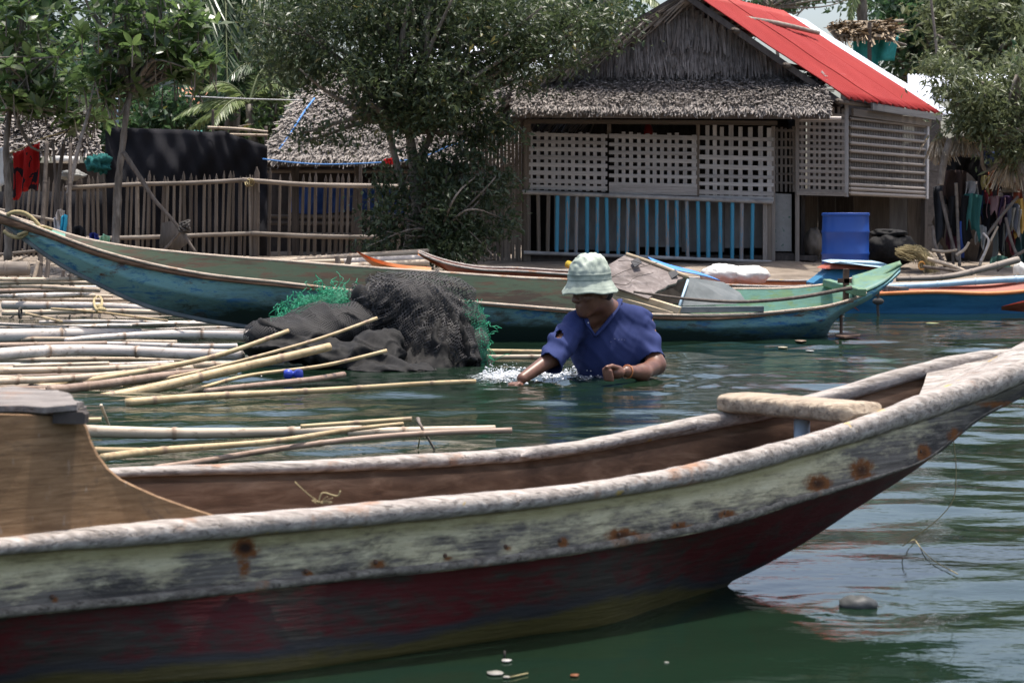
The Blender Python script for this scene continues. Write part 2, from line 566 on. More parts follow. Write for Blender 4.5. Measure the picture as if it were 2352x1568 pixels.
def boards(mb, pts, d):
    mb.slab(pts, d)

# ------------------------------------------------------------------ the house on the right
YH = 24.0
house = thing('stilt_house', 'bamboo house with red iron roof, white lattice windows and a blue barred railing', 'house', P(1560, 607, YH))
# room behind the lattice, walls coloured dark so the holes read as shade
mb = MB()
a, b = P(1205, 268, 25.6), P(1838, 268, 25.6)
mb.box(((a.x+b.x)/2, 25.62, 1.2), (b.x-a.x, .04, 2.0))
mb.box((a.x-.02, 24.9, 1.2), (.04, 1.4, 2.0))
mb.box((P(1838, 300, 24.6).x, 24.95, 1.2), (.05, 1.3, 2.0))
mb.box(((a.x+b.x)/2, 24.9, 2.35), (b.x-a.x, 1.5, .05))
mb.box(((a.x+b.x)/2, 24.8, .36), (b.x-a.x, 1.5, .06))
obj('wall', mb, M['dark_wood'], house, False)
mb = MB()
z0, z1 = P(1400, 572, YH+.35).z, P(1400, 445, YH+.35).z
x0, x1 = P(1272, 500, YH+.35).x, P(1762, 500, YH+.35).x
nb_ = 5
for i in range(nb_):
    xa, xb = x0+(x1-x0)*i/nb_, x0+(x1-x0)*(i+1)/nb_
    strip('wall_board', 'grey_board', house, ((xa+xb)/2, YH+.35, z0+random.uniform(-.04, .06)), ((xa+xb)/2, YH+.35, z1), xb-xa-.006, .02)
mb = MB()
bx0, bx1 = P(1500, 560, YH+.6).x, P(1660, 560, YH+.6).x

def lattice(label, xs, ys, xr, yr, Y, matname, wv, wh, slope=.03, xref=1500):
    fr = thing('lattice_panel', label, 'x', P((xr[0]+xr[1])/2, yr[1], Y))
    del fr['category']
    fr.parent = house
    fr.location = Vector(fr.location) - ORG[house]
    s = Y/F
    for x in xs:
        x += random.uniform(-1, 1)
        strip('slat', matname, fr, P(x, yr[0]+slope*(x-xr[0])+random.uniform(-3, 3), Y), P(x+random.uniform(-1, 1), yr[1]+slope*(x-xr[0]), Y), wv*s*random.uniform(.9, 1.15), .008)
    for y in ys:
        y += random.uniform(-1, 1)
        strip('slat', matname, fr, P(xr[0], y, Y-.012), P(xr[1], y+slope*(xr[1]-xr[0])+random.uniform(-1, 1), Y-.012), wh*s*random.uniform(.85, 1.15), .008)
    return fr

lat_a = lattice('left grey lattice window with wide horizontal slats', [1220, 1237, 1254, 1270, 1286, 1301, 1316, 1334, 1350, 1367, 1385], [309, 325, 342, 360, 378, 396, 414, 430], (1215, 1395), (304, 437), YH, 'lattice', 8.5, 9, .02)
lat_b = lattice('middle grey lattice window closed by planks at the bottom', [1415, 1432, 1450, 1468, 1487, 1503, 1520, 1538, 1555, 1573, 1594], [312, 332, 350, 368, 386, 404, 422, 431, 440], (1399, 1601), (305, 445), YH-.02, 'lattice', 9, 9.5, .02)
lat_c = lattice('right lattice window with open square holes', [1625, 1642, 1659, 1679, 1700, 1724, 1747, 1766], [317, 340, 361, 382, 403, 422, 440, 453], (1606, 1777), (288, 456), YH, 'lattice', 9.5, 9, .025)
lat_d = lattice('narrow brown lattice beside the door', [1785, 1795, 1805, 1815, 1823], [300, 320, 340, 360, 380, 400, 420], (1780, 1827), (292, 440), YH+.35, 'lattice_brown', 5, 5, .02)
lat_e = lattice('brown lattice window at the house corner', [1842, 1857, 1870, 1884, 1899, 1913, 1926, 1937], list(np.arange(262, 440, 14.6)), (1836, 1940), (246, 441), YH, 'lattice_brown', 6.5, 7, .02)
# posts and beams of the front
for x, y0, y1, w, mname in ((1211, 275, 607, 16, 'slat_wall'), (1399, 285, 310, 9, 'slat_wall'), (1603, 285, 458, 8, 'slat_wall'), (1831, 240, 607, 9, 'lattice_brown'), (1776, 290, 607, 8, 'lattice_brown'), (1944, 233, 452, 9, 'lattice'), (1757, 460, 600, 10, 'lattice_brown'), (1767, 462, 600, 9, 'slat_wall')):
    strip('post', mname, house, P(x, y0, YH+.02), P(x, y1, YH+.02), w*YH/F, .05)
strip('beam', 'slat_wall', house, P(1205, 279, YH-.03), P(1785, 283, YH-.03), .05, .05)
strip('beam', 'lattice_brown', house, P(1830, 444, YH-.01), P(1944, 447, YH-.01), .04, .04)
strip('beam', 'dark_wood', house, P(1205, 601, YH+.05), P(1830, 612, YH+.05), .07, .06)
# railing
rl = obj('railing', MB().tube([P(1200, 441, YH-.06), P(1480, 452, YH-.06), P(1775, 464, YH-.06)], .026, 8).tube([P(1203, 580, YH-.06), P(1480, 590, YH-.06), P(1772, 602, YH-.06)], .022, 8), M['lattice'], house)
for i, zx in enumerate((405, 490, 575, 650, 730, 808, 893, 980, 1067, 1157, 1238, 1322, 1403, 1488, 1570, 1655, 1740, 1828, 1915, 2015, 2113, 2200, 2285)):
    x = 1102.5 + zx*.2737
    top = 443 + (x-1205)*.041
    bot = 581 + (x-1205)*.037
    r = random.uniform(4.4, 5.6)*YH/F
    rod('baluster', 'slat_wall' if i < 3 else 'blue_slat', rl, P(x+random.uniform(-2, 2), top+2, YH-.03), P(x+random.uniform(-2, 2), bot-2, YH-.03), r)
# door
mb = MB()
mb.slab([P(1773, 444, YH+.1), P(1818, 446, YH+.1), P(1818, 577, YH+.1), P(1773, 577, YH+.1)], (0, .03, 0))
k = NT('door_paint')
f = k.noise(k.coord(), 12, 6, .6)
low = k.mapr(k.n('SeparateXYZ', Vector=k.n('TexCoord').outputs['Object']).outputs[2], .0, .25, .16, 0)
grn = k.mapr(k.math('ADD', f, low), .60, .66)
M['door'] = k.done(k.pbr(k.mix(grn, k.ramp(f, [(.3, (.20, .20, .19)), (.7, (.27, .27, .262))]), (.03, .10, .065)), .6))
obj('door', mb, M['door'], house, False)
strip('door_sill', 'dark_wood', house, P(1773, 590, YH+.1), P(1822, 591, YH+.1), .10, .04)
# wall to the right of the corner: bamboo rails over thin uprights
S0, S1 = Vector((P(1948, 400, 24.0).x, 24.0, 0)), Vector((P(2121, 400, 25.5).x, 25.5, 0))
sdir = (S1 - S0)
sface = Vector((sdir.y, -sdir.x, 0)).normalized()
def side(t, z, out=0.0):
    p = S0 + sdir*t
    return Vector((p.x, p.y, z)) + sface*out
lat_f = thing('lattice_panel', 'barred side window of round bamboo rails', 'x', side(.5, P(1948, 445, 24).z))
del lat_f['category']
lat_f.parent = house
lat_f.location = Vector(lat_f.location) - ORG[house]
zt, zb = P(1948, 262, 24).z, P(1948, 447, 24).z
for i, y in enumerate((272, 291, 310, 329, 347, 367, 387, 406, 424, 434, 444)):
    z = P(1948, y, 24).z
    rod('slat', 'lattice_brown', lat_f, side(0, z, .02), side(1, z-.02, .02), .022 if y < 430 else .026)
mb = MB()
for i in range(46):
    t = (i+.5)/46
    mb.beam(side(t, zb, -.01), side(t, zt-.01, -.01), .02, .008, up=sface)
obj('upright_bars', mb, M['lattice_brown'], lat_f, False, kind='stuff')
mb = MB()
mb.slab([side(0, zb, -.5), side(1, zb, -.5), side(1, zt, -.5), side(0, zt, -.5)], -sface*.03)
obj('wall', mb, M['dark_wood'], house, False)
strip('post', 'lattice', house, side(1.01, zb-.03, .03), side(1.01, zt+.02, .03), .05, .05, sface)
strip('post', 'dark_wood', house, side(1.02, .3), side(1.02, zb), .08, .06, sface)
strip('fascia', 'grey_board', house, side(.18, zt+.10, .12), side(1.12, zt+.04, .12), .08, .03, sface)
strip('fascia', 'slat_wall', house, side(.0, zt+.02, .05), side(1.04, zt-.03, .05), .09, .03, sface)
# store room under the side wall: back boards set in
for i in range(7):
    x = 1838 + i*41
    strip('wall_board', ('slat_wall', 'dark_wood', 'dark_wood', 'slat_wall', 'slat_wall', 'grey_board', 'slat_wall')[i], house, P(x+20, 440, 25.7), P(x+20, 606, 25.7), 40*25.7/F, .03)
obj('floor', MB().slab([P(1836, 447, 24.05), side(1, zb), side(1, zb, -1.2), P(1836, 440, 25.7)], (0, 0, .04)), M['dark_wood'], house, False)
for i in range(5):
    strip('wall_board', 'dark_wood', house, P(2124+i*1, 300+i*62, 25.6), P(2156, 302+i*62, 25.9), 58*25.6/F, .02)
# corrugated roof
A, B, Cc, D = P(1575, -24, 23.6), P(1942, 226, 23.6), P(2158, 264, 25.8), P(1796, 30, 26.1)
D2, E = P(1850, 50, 26.7), P(2196, 270, 26.4)
def sheet(name, q, s0, s1, mat, up, label=None):
    A_, B_, C_, D_ = (np.array(tuple(x)) for x in q)
    L = np.linalg.norm(C_-B_)
    nrm = np.cross(B_-A_, D_-A_)
    nrm /= np.linalg.norm(nrm)
    if nrm[2] < 0: nrm = -nrm
    nc = int((s1-s0)*L/.076*6)+2
    ss = np.linspace(s0, s1, nc)
    tt = np.linspace(0, 1.0, 14)
    G = np.zeros((len(tt), nc, 3))
    for i, t in enumerate(tt):
        te = np.full(nc, t) + (.012*np.sin(ss*90) if i == len(tt)-1 else 0)
        p = (A_*(1-te)[:, None]+B_*te[:, None])*(1-ss)[:, None] + (D_*(1-te)[:, None]+C_*te[:, None])*ss[:, None]
        G[i] = p + nrm*(.013*np.sin(2*math.pi*ss*L/.076)[:, None] + up + .012*vnoise(p, 2.1, 2)[:, None])
    return obj(name, MB().grid(G), M[mat], house, label=label, solid=.003)
sheet('roof_sheet', (A, B, Cc, D), 0, .36, 'red_roof', .010)
sheet('roof_sheet', (A, B, Cc, D), .345, .70, 'red_roof', .018)
sheet('roof_sheet', (A, B, Cc, D), .685, 1.0, 'red_roof', .026)
sheet('roof_sheet', (D, Cc, E, D2), -.02, 1, 'white_metal', .012, 'bare silvery iron sheet at the far edge of the red roof')
Lf = P(1150, 226, 23.6)
Lb = Lf + (D - A)
mb = MB().slab([A, D, Lb, Lf], (0, 0, -.05))
obj('roof_slope', mb, M['dark_wood'], house, False)
thatch('roof_thatch', house, A, D, Lb, Lf, 12, 260, .35, .03, .3)
mb = MB()
mb.beam(A+Vector((.0, .05, -.07)), B+Vector((-.02, .05, -.07)), .04, .07)
mb.beam(A+Vector((.0, .05, -.07)), Lf+Vector((.02, .05, -.07)), .04, .07)
obj('rafter', mb, M['dark_wood'], house, False)
for t in (.3, .62, .95):
    p = A.lerp(B, t) + Vector((-.02, -.1, -.10))
    rod('purlin', 'post_wood', house, p, p + (D-A)*.5, .03)
# gable of nipa leaf and the leaf skirt below it
gp = [P(1578, -5, YH), P(1925, 225, YH), P(1185, 225, YH)]
obj('gable_wall', MB().slab([q + Vector((0, .04, 0)) for q in gp], (0, .06, 0)), M['dark_wood'], house, False)
def in_gable(p):
    (x0, z0), (x1, z1), (x2, z2) = [(q.x, q.z) for q in gp]
    right = z0 + (p[:, 0]-x0)*(z1-z0)/(x1-x0)
    left = z0 + (p[:, 0]-x0)*(z2-z0)/(x2-x0)
    return (p[:, 2] < np.minimum(left, right) - .05)
for y0, y1, n, pr in ((-10, 75, 6, 500), (62, 125, 5, 900), (112, 190, 6, 1200)):
    thatch('gable_thatch', house, P(1190, y0, YH), P(1925, y0, YH), P(1925, y1, YH-.07), P(1190, y1, YH-.07), n, pr, .30, .02, .12, 'thatch_wall', in_gable, jit=.12)
sk = [P(1195, 186, YH+.02), P(1890, 176, YH+.02), P(1906, 264, 23.2), P(1176, 260, 23.2)]
obj('skirt_roof', MB().slab(sk, (0, .02, -.05)), M['thatch_wall'], house, False)
thatch('skirt_thatch', house, *sk, 18, 1500, .10, .012, .5, over=2.0)
mb = MB()
for i in range(6):
    y = 199 + i*5.5
    mb.beam(P(1868, y-1, 23.9-.06*i), P(1922-i*3, y+random.uniform(-1, 2), 23.9-.06*i), .02, .012)
obj('bare_battens', mb, M['bamboo_pale'], house, False, kind='stuff')
rod('purlin', 'bamboo_pale', house, P(1840, 271, 23.25), P(1932, 272, 23.25), .024)
# annex of upright bamboo slats on the left of the front
ann = thing('annex_wall', 'annex wall of upright bamboo slats behind the tree', 'x', P(1150, 607, YH+.1))
del ann['category']
ann.parent = house
ann.location = Vector(ann.location) - ORG[house]
for i in range(15):
    x = 1083 + i*8.6
    top = 306 - (x-1083)*.26
    strip('slat', 'slat_wall', ann, P(x, top, YH+.1+random.uniform(-.01, .01)), P(x+random.uniform(-2, 2), 606, YH+.1), random.uniform(6.2, 8)*YH/F, .012)
strip('rail', 'slat_wall', ann, P(1080, 460, YH+.07), P(1212, 462, YH+.07), .04, .03)
strip('annex_roof', 'dark_wood', ann, P(1055, 312, YH+.05), P(1212, 268, YH+.05), .05, 1.2)
obj('bamboo_pole', MB().tube(spline([P(1636, 21, 23.75), P(1700, 40, 24.2), P(1790, 55, 24.9), P(1880, 76, 25.5)], 14), np.linspace(.036, .028, 14), 10).tube([P(1634, 20.5, 23.74), P(1637, 21.3, 23.76)], .040, 10), M['bamboo_grey'], cat='pole', label='weathered grey bamboo pole lying across the red roof')

# ------------------------------------------------------------------ the hut with the leaf roof
hut = thing('nipa_hut', 'low hut with a big grey palm leaf roof behind the stake fence', 'hut', P(900, 590, 26))
obj('wall', MB().slab([P(1826, 172, 24.15), P(1946, 236, 24.15), P(1946, 268, 24.15), P(1826, 268, 24.15)], (0, .03, 0)), M['dark_wood'], house, False)
h = [P(722, 168, 27.6), P(1185, 158, 27.6), P(1195, 372, 25.4), P(597, 372, 25.4)]
obj('roof', MB().slab(h, (0, .05, -.06)), M['thatch_wall'], hut, False)
thatch('roof_thatch', hut, *h, 34, 760, .13, .015, .5, over=2.2)
hb = P(722, 168, 27.6) + Vector((-.55, 1.9, -1.3))
obj('roof_hip', MB().slab([h[0], h[3], hb], (0, .05, -.05)), M['thatch'], hut, False)
obj('wall', MB().box((P(890, 480, 27).x, 27.2, 1.0), (3.4, .05, 1.5)), M['dark_wood'], hut, False)
for x in (602, 678, 822, 1002, 1160):
    rod('post', 'post_wood', hut, P(x, 385, 25.7), P(x+random.uniform(-3, 3), 592, 25.7), .05)
for y in (392, 497, 512, 538):
    rod('rail', 'bamboo_grey', hut, P(600, y, 25.9), P(960, y+2, 25.9), .028)
G = []
for t in np.linspace(0, 1, 10):
    G.append([P(668+s*292, 426+62*t+4*math.sin(s*9), 26.1+.05*math.sin(s*23+t*2)+.02*math.sin(t*9)) for s in np.linspace(0, 1, 40)])
obj('blue_tarp', MB().grid(np.array([[tuple(q) for q in r] for r in G])), M['blue_tarp'], cat='tarpaulin', label='dark blue tarpaulin hung inside the hut under the leaf roof', solid=.004)

# ------------------------------------------------------------------ stake fence
YF = 24.6
fence = thing('stake_fence', 'fence of pointed bamboo stakes lashed to two rails before the hut', 'fence', P(560, 592, YF))
def stake_mesh(mname):
    m = MB()
    m.tube([(0, 0, z) for z in (-.5, -.12, -.115, -.11, .22, .225, .23, .44, .5)], [1, .95, 1.12, .95, .93, 1.1, .92, .85, .12], 7)
    me = m.mesh('stake_' + mname)
    me.materials.append(M[mname])
    return me
ST = {n: stake_mesh(n) for n in ('post_wood', 'bamboo_grey', 'slat_wall')}
def stake(parent, x, y0, y1, w, lean=0, Y=YF, mname=None, name='stake'):
    A_, B_ = P(x, y1, Y), P(x+lean, y0, Y)
    return inst(name, ST[mname or random.choice(('post_wood', 'post_wood', 'bamboo_grey', 'slat_wall'))], parent, (A_+B_)/2, frame_q(A_, B_) @ Quaternion((0, 0, 1), random.uniform(0, 6)), (w/2*Y/F, w/2*Y/F, (B_-A_).length))
for i in range(31):
    x = 160 + i*13.9
    stake(fence, x + random.uniform(-3, 3), 398 + random.uniform(-7, 14) + max(0, 300-x)*.06, 594, random.uniform(6, 11), random.uniform(-5, 10)*.9)
for x, ln, y0 in ((617, 6, 385), (640, 5, 400), (663, 4, 398), (692, 10, 400), (707, 12, 398), (722, 8, 395), (742, 12, 402), (756, 6, 400), (770, 8, 398), (783, 8, 400), (796, 6, 398), (806, 14, 404), (824, 12, 395), (845, 6, 410), (862, 5, 405), (882, 4, 398), (900, 4, 400), (915, 4, 400), (934, 3, 402), (952, 3, 404)):
    stake(fence, x, y0, 594, random.uniform(7, 9.5), ln*random.uniform(.4, 1.0))
for x, y0, w in ((588, 383, 15), (578, 402, 10), (826, 370, 9)):
    stake(fence, x, y0, 594, w, 2, mname='post_wood', name='fence_post')
for pts, r in (([(150, 432), (300, 424), (450, 420), (572, 413)], 5), ([(556, 413), (700, 424), (840, 427), (962, 430)], 5.5), ([(160, 548), (330, 545), (470, 540), (580, 536)], 5), ([(576, 536), (700, 542), (860, 545), (880, 545)], 5.5)):
    obj('rail', MB().tube(spline([P(x, y, YF-.07) for x, y in pts], 24), r*YF/F, 8), M['bamboo_grey'], fence)
mb = MB()
for x, y in ((569, 420), (573, 418), (578, 419)):
    mb.tube([P(x+6*math.cos(t), y+8*math.sin(t), YF-.12+.06*math.sin(t*2)) for t in np.linspace(0, 6.5, 14)], .007, 5)
obj('lashing', mb, M['rope_tan'], fence)
# low slanting fence at the far left
fence2 = thing('stake_fence', 'low slanting fence of thin sticks at the far left shore', 'fence', P(70, 590, 23.2))
for i in range(13):
    x = 8 + i*11
    stake(fence2, x-8, 410+random.uniform(-10, 20), 590, random.uniform(5, 7), 14, 23.2)
rod('rail', 'bamboo_grey', fence2, P(-10, 480, 23.1), P(155, 512, 23.1), .02)
rod('rail', 'bamboo_grey', fence2, P(-10, 585, 23.1), P(155, 570, 23.1), .02)

# black tarp behind the fence, carried down to the ground to draw shade
G = []
for t in np.linspace(0, 1, 26):
    row = []
    for s in np.linspace(0, 1, 70):
        x = 242 + s*372
        top = np.interp(s, [0, .12, .5, .64, .72, .85, 1], [293, 294, 298, 304, 300, 318, 335])
        bot = 600
        yy = top + (bot-top)*t
        sag = .08*math.sin(s*7+t*5) + .05*math.sin(s*19-t*8) + .05*math.sin(t*11 + s*4) + .035*math.sin(s*43+t*17) + .03*math.sin(s*61-t*23+2*math.sin(s*9))
        row.append(tuple(P(x, yy, YF+.45+sag*.6)))
    G.append(row)
obj('black_tarp', MB().grid(np.array(G)), M['black_tarp'], cat='tarpaulin', label='black tarpaulin stretched between posts behind the stake fence, its lower part standing in for shade', solid=.004)
G = [[tuple(P(-40+s*300, 440+160*t, YF+.8)) for s in np.linspace(0, 1, 12)] for t in np.linspace(0, 1, 5)]
obj('shade_backdrop', MB().grid(np.array(G)), M['black_tarp'], cat='screen', label='dark sheet drawn as shade behind the left end of the stake fence', solid=.004)  # dark sheet added where only shade lies behind the stakes
# ------------------------------------------------------------------ boat materials
def strake_mat():
    k = NT('worn_cream_paint')
    big = k.noise(k.coord((.5, .5, 1.5)), 5, 8, .72, .3)
    fine = k.noise(k.coord((.45, .45, 1.8)), 30, 7, .72)
    grain = k.noise(k.coord((1.2, 1.2, 30)), 6, 7, .65)
    wood = k.ramp(grain, [(.3, (.085, .073, .066)), (.55, (.20, .178, .16)), (.75, (.32, .29, .26))])
    cream = k.ramp(fine, [(.3, (.46, .39, .23)), (.6, (.66, .59, .40)), (.8, (.74, .69, .52))])
    m = k.math('ADD', k.math('MULTIPLY', big, .62), k.math('ADD', k.math('MULTIPLY', fine, .42), k.math('MULTIPLY', grain, .16)))
    m = k.math('SUBTRACT', m, k.math('MULTIPLY', k.attr('wear'), .13))
    col = k.mix(k.mapr(m, .49, .61), wood, cream)
    col = k.mix(k.math('MULTIPLY', k.mapr(k.math('SUBTRACT', k.attr('wear'), k.math('MULTIPLY', fine, .25)), -.02, .12, .7, 0), .8), col, (.30, .255, .10))
    col = k.mix(k.math('MULTIPLY', k.mapr(k.math('MULTIPLY', k.attr('dark'), k.mapr(k.math('ADD', big, fine), .75, 1.2, .2, 1.7)), .16, .50), .85), col, (.035, .033, .036))
    d2 = k.noise(k.coord((.45, .45, 1.4)), 8, 8, .75, .4)
    col = k.mix(k.math('MULTIPLY', k.mapr(k.math('ADD', d2, k.math('MULTIPLY', k.attr('wear'), .16)), .62, .69), .8), col, (.045, .041, .042))
    rn_ = k.noise(k.coord((1, 1, 1)), 55, 7, .75, .2)
    ru = k.mapr(k.math('MULTIPLY', k.attr('rust'), k.mapr(rn_, .30, .60, .35, 1.6)), .22, .62)
    col = k.mix(ru, col, k.mix(k.mapr(k.attr('rust'), .6, 1), (.20, .075, .025), (.03, .014, .01)))
    h = k.math('ADD', grain, k.math('MULTIPLY', m, 1.2))
    return k.done(k.pbr(col, .75, k.bump(h, .5, .004), .25))
M['strake'] = strake_mat()

def hull_red_mat():
    k = NT('worn_red_paint')
    big = k.noise(k.coord((1, 1, 2.5)), 4, 7, .66, .6)
    fine = k.noise(k.coord((1, 1, 3)), 22, 5, .65)
    grain = k.noise(k.coord((2, 2, 24)), 5, 6, .6)
    wood = k.ramp(grain, [(.3, (.020, .016, .013)), (.7, (.052, .044, .036))])
    red = k.mix(fine, (.065, .006, .008), (.10, .012, .014))
    m = k.math('ADD', k.math('MULTIPLY', big, .8), k.math('MULTIPLY', fine, .4))
    col = k.mix(k.mapr(m, .55, .69), red, wood)
    lw = k.math('ADD', k.attr('low'), k.mapr(big, .3, .7, -.7, .7))
    col = k.mix(k.mapr(lw, -.9, -.2), col, (.030, .030, .032))
    col = k.mix(k.mapr(lw, .1, .8), col, k.mix(fine, (.035, .030, .008), (.085, .07, .018)))
    return k.done(k.pbr(col, .6, k.bump(k.math('ADD', grain, m), .5, .004), .3))
M['hull_red'] = hull_red_mat()

def gunwale_mat(name, c0, c1, c2, yellow=True):
    k = NT(name)
    grain = k.noise(k.coord((2.5, 25, 25)), 3, 7, .65, .5)
    big = k.noise(k.coord(), 7, 5, .6)
    fine = k.noise(k.coord((3, 10, 10)), 12, 6, .7)
    col = k.ramp(grain, [(.25, c0), (.5, c1), (.75, c2)])
    col = k.scalecol(col, k.mapr(fine, .3, .7, .72, 1.2))
    col = k.mix(k.math('MULTIPLY', k.mapr(big, .60, .68), .75), col, (.30, .15, .075))
    if yellow:
        col = k.mix(k.math('MULTIPLY', k.mapr(k.noise(k.coord((1, 1, 1)), 11, 4, .6), .66, .69), .7), col, (.55, .36, .06))
    crack = k.mapr(k.noise(k.coord((.7, 26, 26)), 5, 5, .6, .6), .60, .64)
    col = k.mix(k.math('MULTIPLY', crack, .5), col, (.07, .055, .045))
    h = k.math('SUBTRACT', k.math('ADD', grain, k.math('MULTIPLY', big, .6)), crack)
    return k.done(k.pbr(col, .8, k.bump(h, .7, .006), .2))
M['gunwale'] = gunwale_mat('grey_weathered_wood', (.13, .11, .095), (.34, .305, .275), (.54, .50, .46))
M['top_wood'] = gunwale_mat('split_grey_wood', (.06, .052, .045), (.20, .18, .165), (.40, .37, .345), False)
M['strip_wood'] = gunwale_mat('strip_wood', (.07, .06, .052), (.19, .17, .145), (.36, .33, .275), False)
M['thwart'] = gunwale_mat('pale_worn_plank', (.16, .12, .085), (.36, .29, .215), (.52, .44, .34))
M['gunwale_pale'] = gunwale_mat('pale_gunwale_wood', (.24, .18, .14), (.40, .33, .26), (.52, .45, .37), False)
M['inner_brown'] = grainy('inner_brown', [(.2, (.045, .024, .015)), (.5, (.145, .082, .048)), (.8, (.30, .19, .12))], (1, 6, 10), 4, 7, .8, .5, .006, (3, .55, 1.3), (1, 1), .25, .5)
M['plywood_plain'] = grainy('plywood', [(.2, (.12, .072, .042)), (.5, (.21, .135, .082)), (.8, (.30, .205, .13))], (1.5, 4, 9), 5, 7, .75, .3, .003, (4, .7, 1.2), (1, 1), .25, .4)

k = NT('weathered_plywood')
g1 = k.noise(k.coord((2.2, 2, 26)), 6, 8, .68, .5)
g2 = k.noise(k.coord((1, 1, 1.4)), 7, 7, .7, .6)
g3 = k.noise(k.coord((14, 2, 3)), 9, 5, .6)
col = k.ramp(k.math('ADD', k.math('MULTIPLY', g1, .65), k.math('MULTIPLY', g2, .35)), [(.3, (.085, .047, .025)), (.5, (.205, .125, .066)), (.7, (.32, .21, .122))])
col = k.mix(k.math('MULTIPLY', k.mapr(g2, .56, .68), .75), col, (.055, .043, .036))
col = k.mix(k.math('MULTIPLY', k.mapr(g3, .63, .70), .5), col, (.30, .25, .20))
M['plywood'] = k.done(k.pbr(col, .8, k.bump(k.math('ADD', g1, g2), .5, .003), .2))
def paint_mat(name, c1, c2, bare, low=(.02, .022, .018), s=3.5, thr=.56, stretch=2.0, rough=.55):
    k = NT(name)
    big = k.noise(k.coord((.6, .6, stretch)), s, 7, .68, .5)
    fine = k.noise(k.coord((.5, .5, stretch)), s*6, 7, .72)
    f2 = k.noise(k.coord((.55, .55, stretch)), s*2.2, 9, .80, .5)
    col = k.mix(k.mapr(f2, .42, .50), c1, c2)
    col = k.scalecol(col, k.mapr(fine, .25, .75, .75, 1.2))
    m = k.math('ADD', k.math('MULTIPLY', big, .7), k.math('MULTIPLY', fine, .4))
    col = k.mix(k.mapr(m, thr+.04, thr+.12), col, bare)
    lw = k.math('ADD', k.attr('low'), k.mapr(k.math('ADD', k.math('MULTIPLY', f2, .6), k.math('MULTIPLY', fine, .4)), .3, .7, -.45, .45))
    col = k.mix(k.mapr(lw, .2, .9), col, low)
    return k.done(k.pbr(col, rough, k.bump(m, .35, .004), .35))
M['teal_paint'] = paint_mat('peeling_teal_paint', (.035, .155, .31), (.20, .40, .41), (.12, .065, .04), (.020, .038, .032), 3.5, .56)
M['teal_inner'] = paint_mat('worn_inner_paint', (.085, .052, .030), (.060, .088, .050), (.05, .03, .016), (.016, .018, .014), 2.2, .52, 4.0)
M['green_inner'] = paint_mat('light_green_paint', (.15, .25, .12), (.13, .27, .21), (.40, .47, .28), (.06, .10, .06), 4, .66)
M['mint_paint'] = paint_mat('mint_paint', (.09, .20, .17), (.12, .21, .115), (.30, .40, .30), (.1, .16, .12), 4, .66)
M['red_paint'] = paint_mat('boat_red_paint', (.29, .065, .04), (.36, .10, .06), (.20, .07, .05), (.06, .02, .015), 3, .68)
M['orange_paint'] = paint_mat('boat_orange_paint', (.52, .16, .045), (.58, .21, .07), (.35, .13, .06), (.2, .07, .03), 3, .7)
M['boat_blue'] = paint_mat('boat_blue_paint', (.035, .16, .30), (.045, .19, .34), (.06, .12, .19), (.015, .03, .04), 2, .72)
M['board_worn'] = grainy('board_worn', [(.2, (.06, .048, .042)), (.45, (.135, .112, .103)), (.62, (.20, .172, .16)), (.85, (.42, .385, .36))], (3, 3, 1), 4, 8, .75, .5, .005, (4, .75, 1.15), (1, 1), .25, 1.0)
M['plank_fresh'] = grainy('plank_fresh', [(.2, (.26, .20, .125)), (.5, (.42, .335, .225)), (.8, (.54, .45, .32))], (1, 6, 6), 3, 6, .7, .2, .003)
M['grey_blue_board'] = grainy('grey_blue_board', [(.2, (.08, .095, .10)), (.5, (.145, .165, .17)), (.8, (.22, .235, .235))], (2, 2, 2), 4, 6, .7, .2, .003)

def loft(rows, x0, x1, n, sub=1):
    """rows: [(y function, Y function)] down the side; returns points, px, py arrays"""
    xs = np.linspace(x0, x1, n)
    pts = []
    for r in range(len(rows)-1):
        last = r == len(rows)-2
        for j in range(sub + (1 if last else 0)):
            t = j/sub
            y = rows[r][0](xs)*(1-t) + rows[r+1][0](xs)*t
            Yv = rows[r][1](xs)*(1-t) + rows[r+1][1](xs)*t
            pts.append((y, Yv))
    G = np.array([[tuple(P(x, y, Yv)) for x, y, Yv in zip(xs, yy, YY)] for yy, YY in pts])
    PY = np.array([p[0] for p in pts])
    PX = np.repeat(xs[None], len(pts), 0)
    return G, PX, PY

def rail_loft(top, bot, Yf, x0, x1, n, depth, m=14, rough=.0, seed=1, taper=1.0, sq=2.6):
    xs = np.linspace(x0, x1, n)
    th = np.linspace(0, 2*math.pi, m, endpoint=False)
    c, s = np.cos(th), np.sin(th)
    ex = np.sign(c)*np.abs(c)**(2/sq)
    ez = np.sign(s)*np.abs(s)**(2/sq)
    G = np.zeros((n, m, 3))
    for i, x in enumerate(xs):
        yt, yb, Y_ = float(top(x)), float(bot(x)), float(Yf(x))
        cpt = P(x, (yt+yb)/2, Y_)
        rv = (yb-yt)/2*Y_/F
        G[i, :, 0] = cpt.x
        G[i, :, 1] = cpt.y + depth*ex
        G[i, :, 2] = cpt.z + rv*ez
    if rough:
        cen = G.mean(1, keepdims=True)
        nz = vnoise(G, 9, seed)*.55 + .3*vnoise(G, 28, seed+2)
        G = cen + (G-cen)*(1+rough*nz[..., None])
    return G

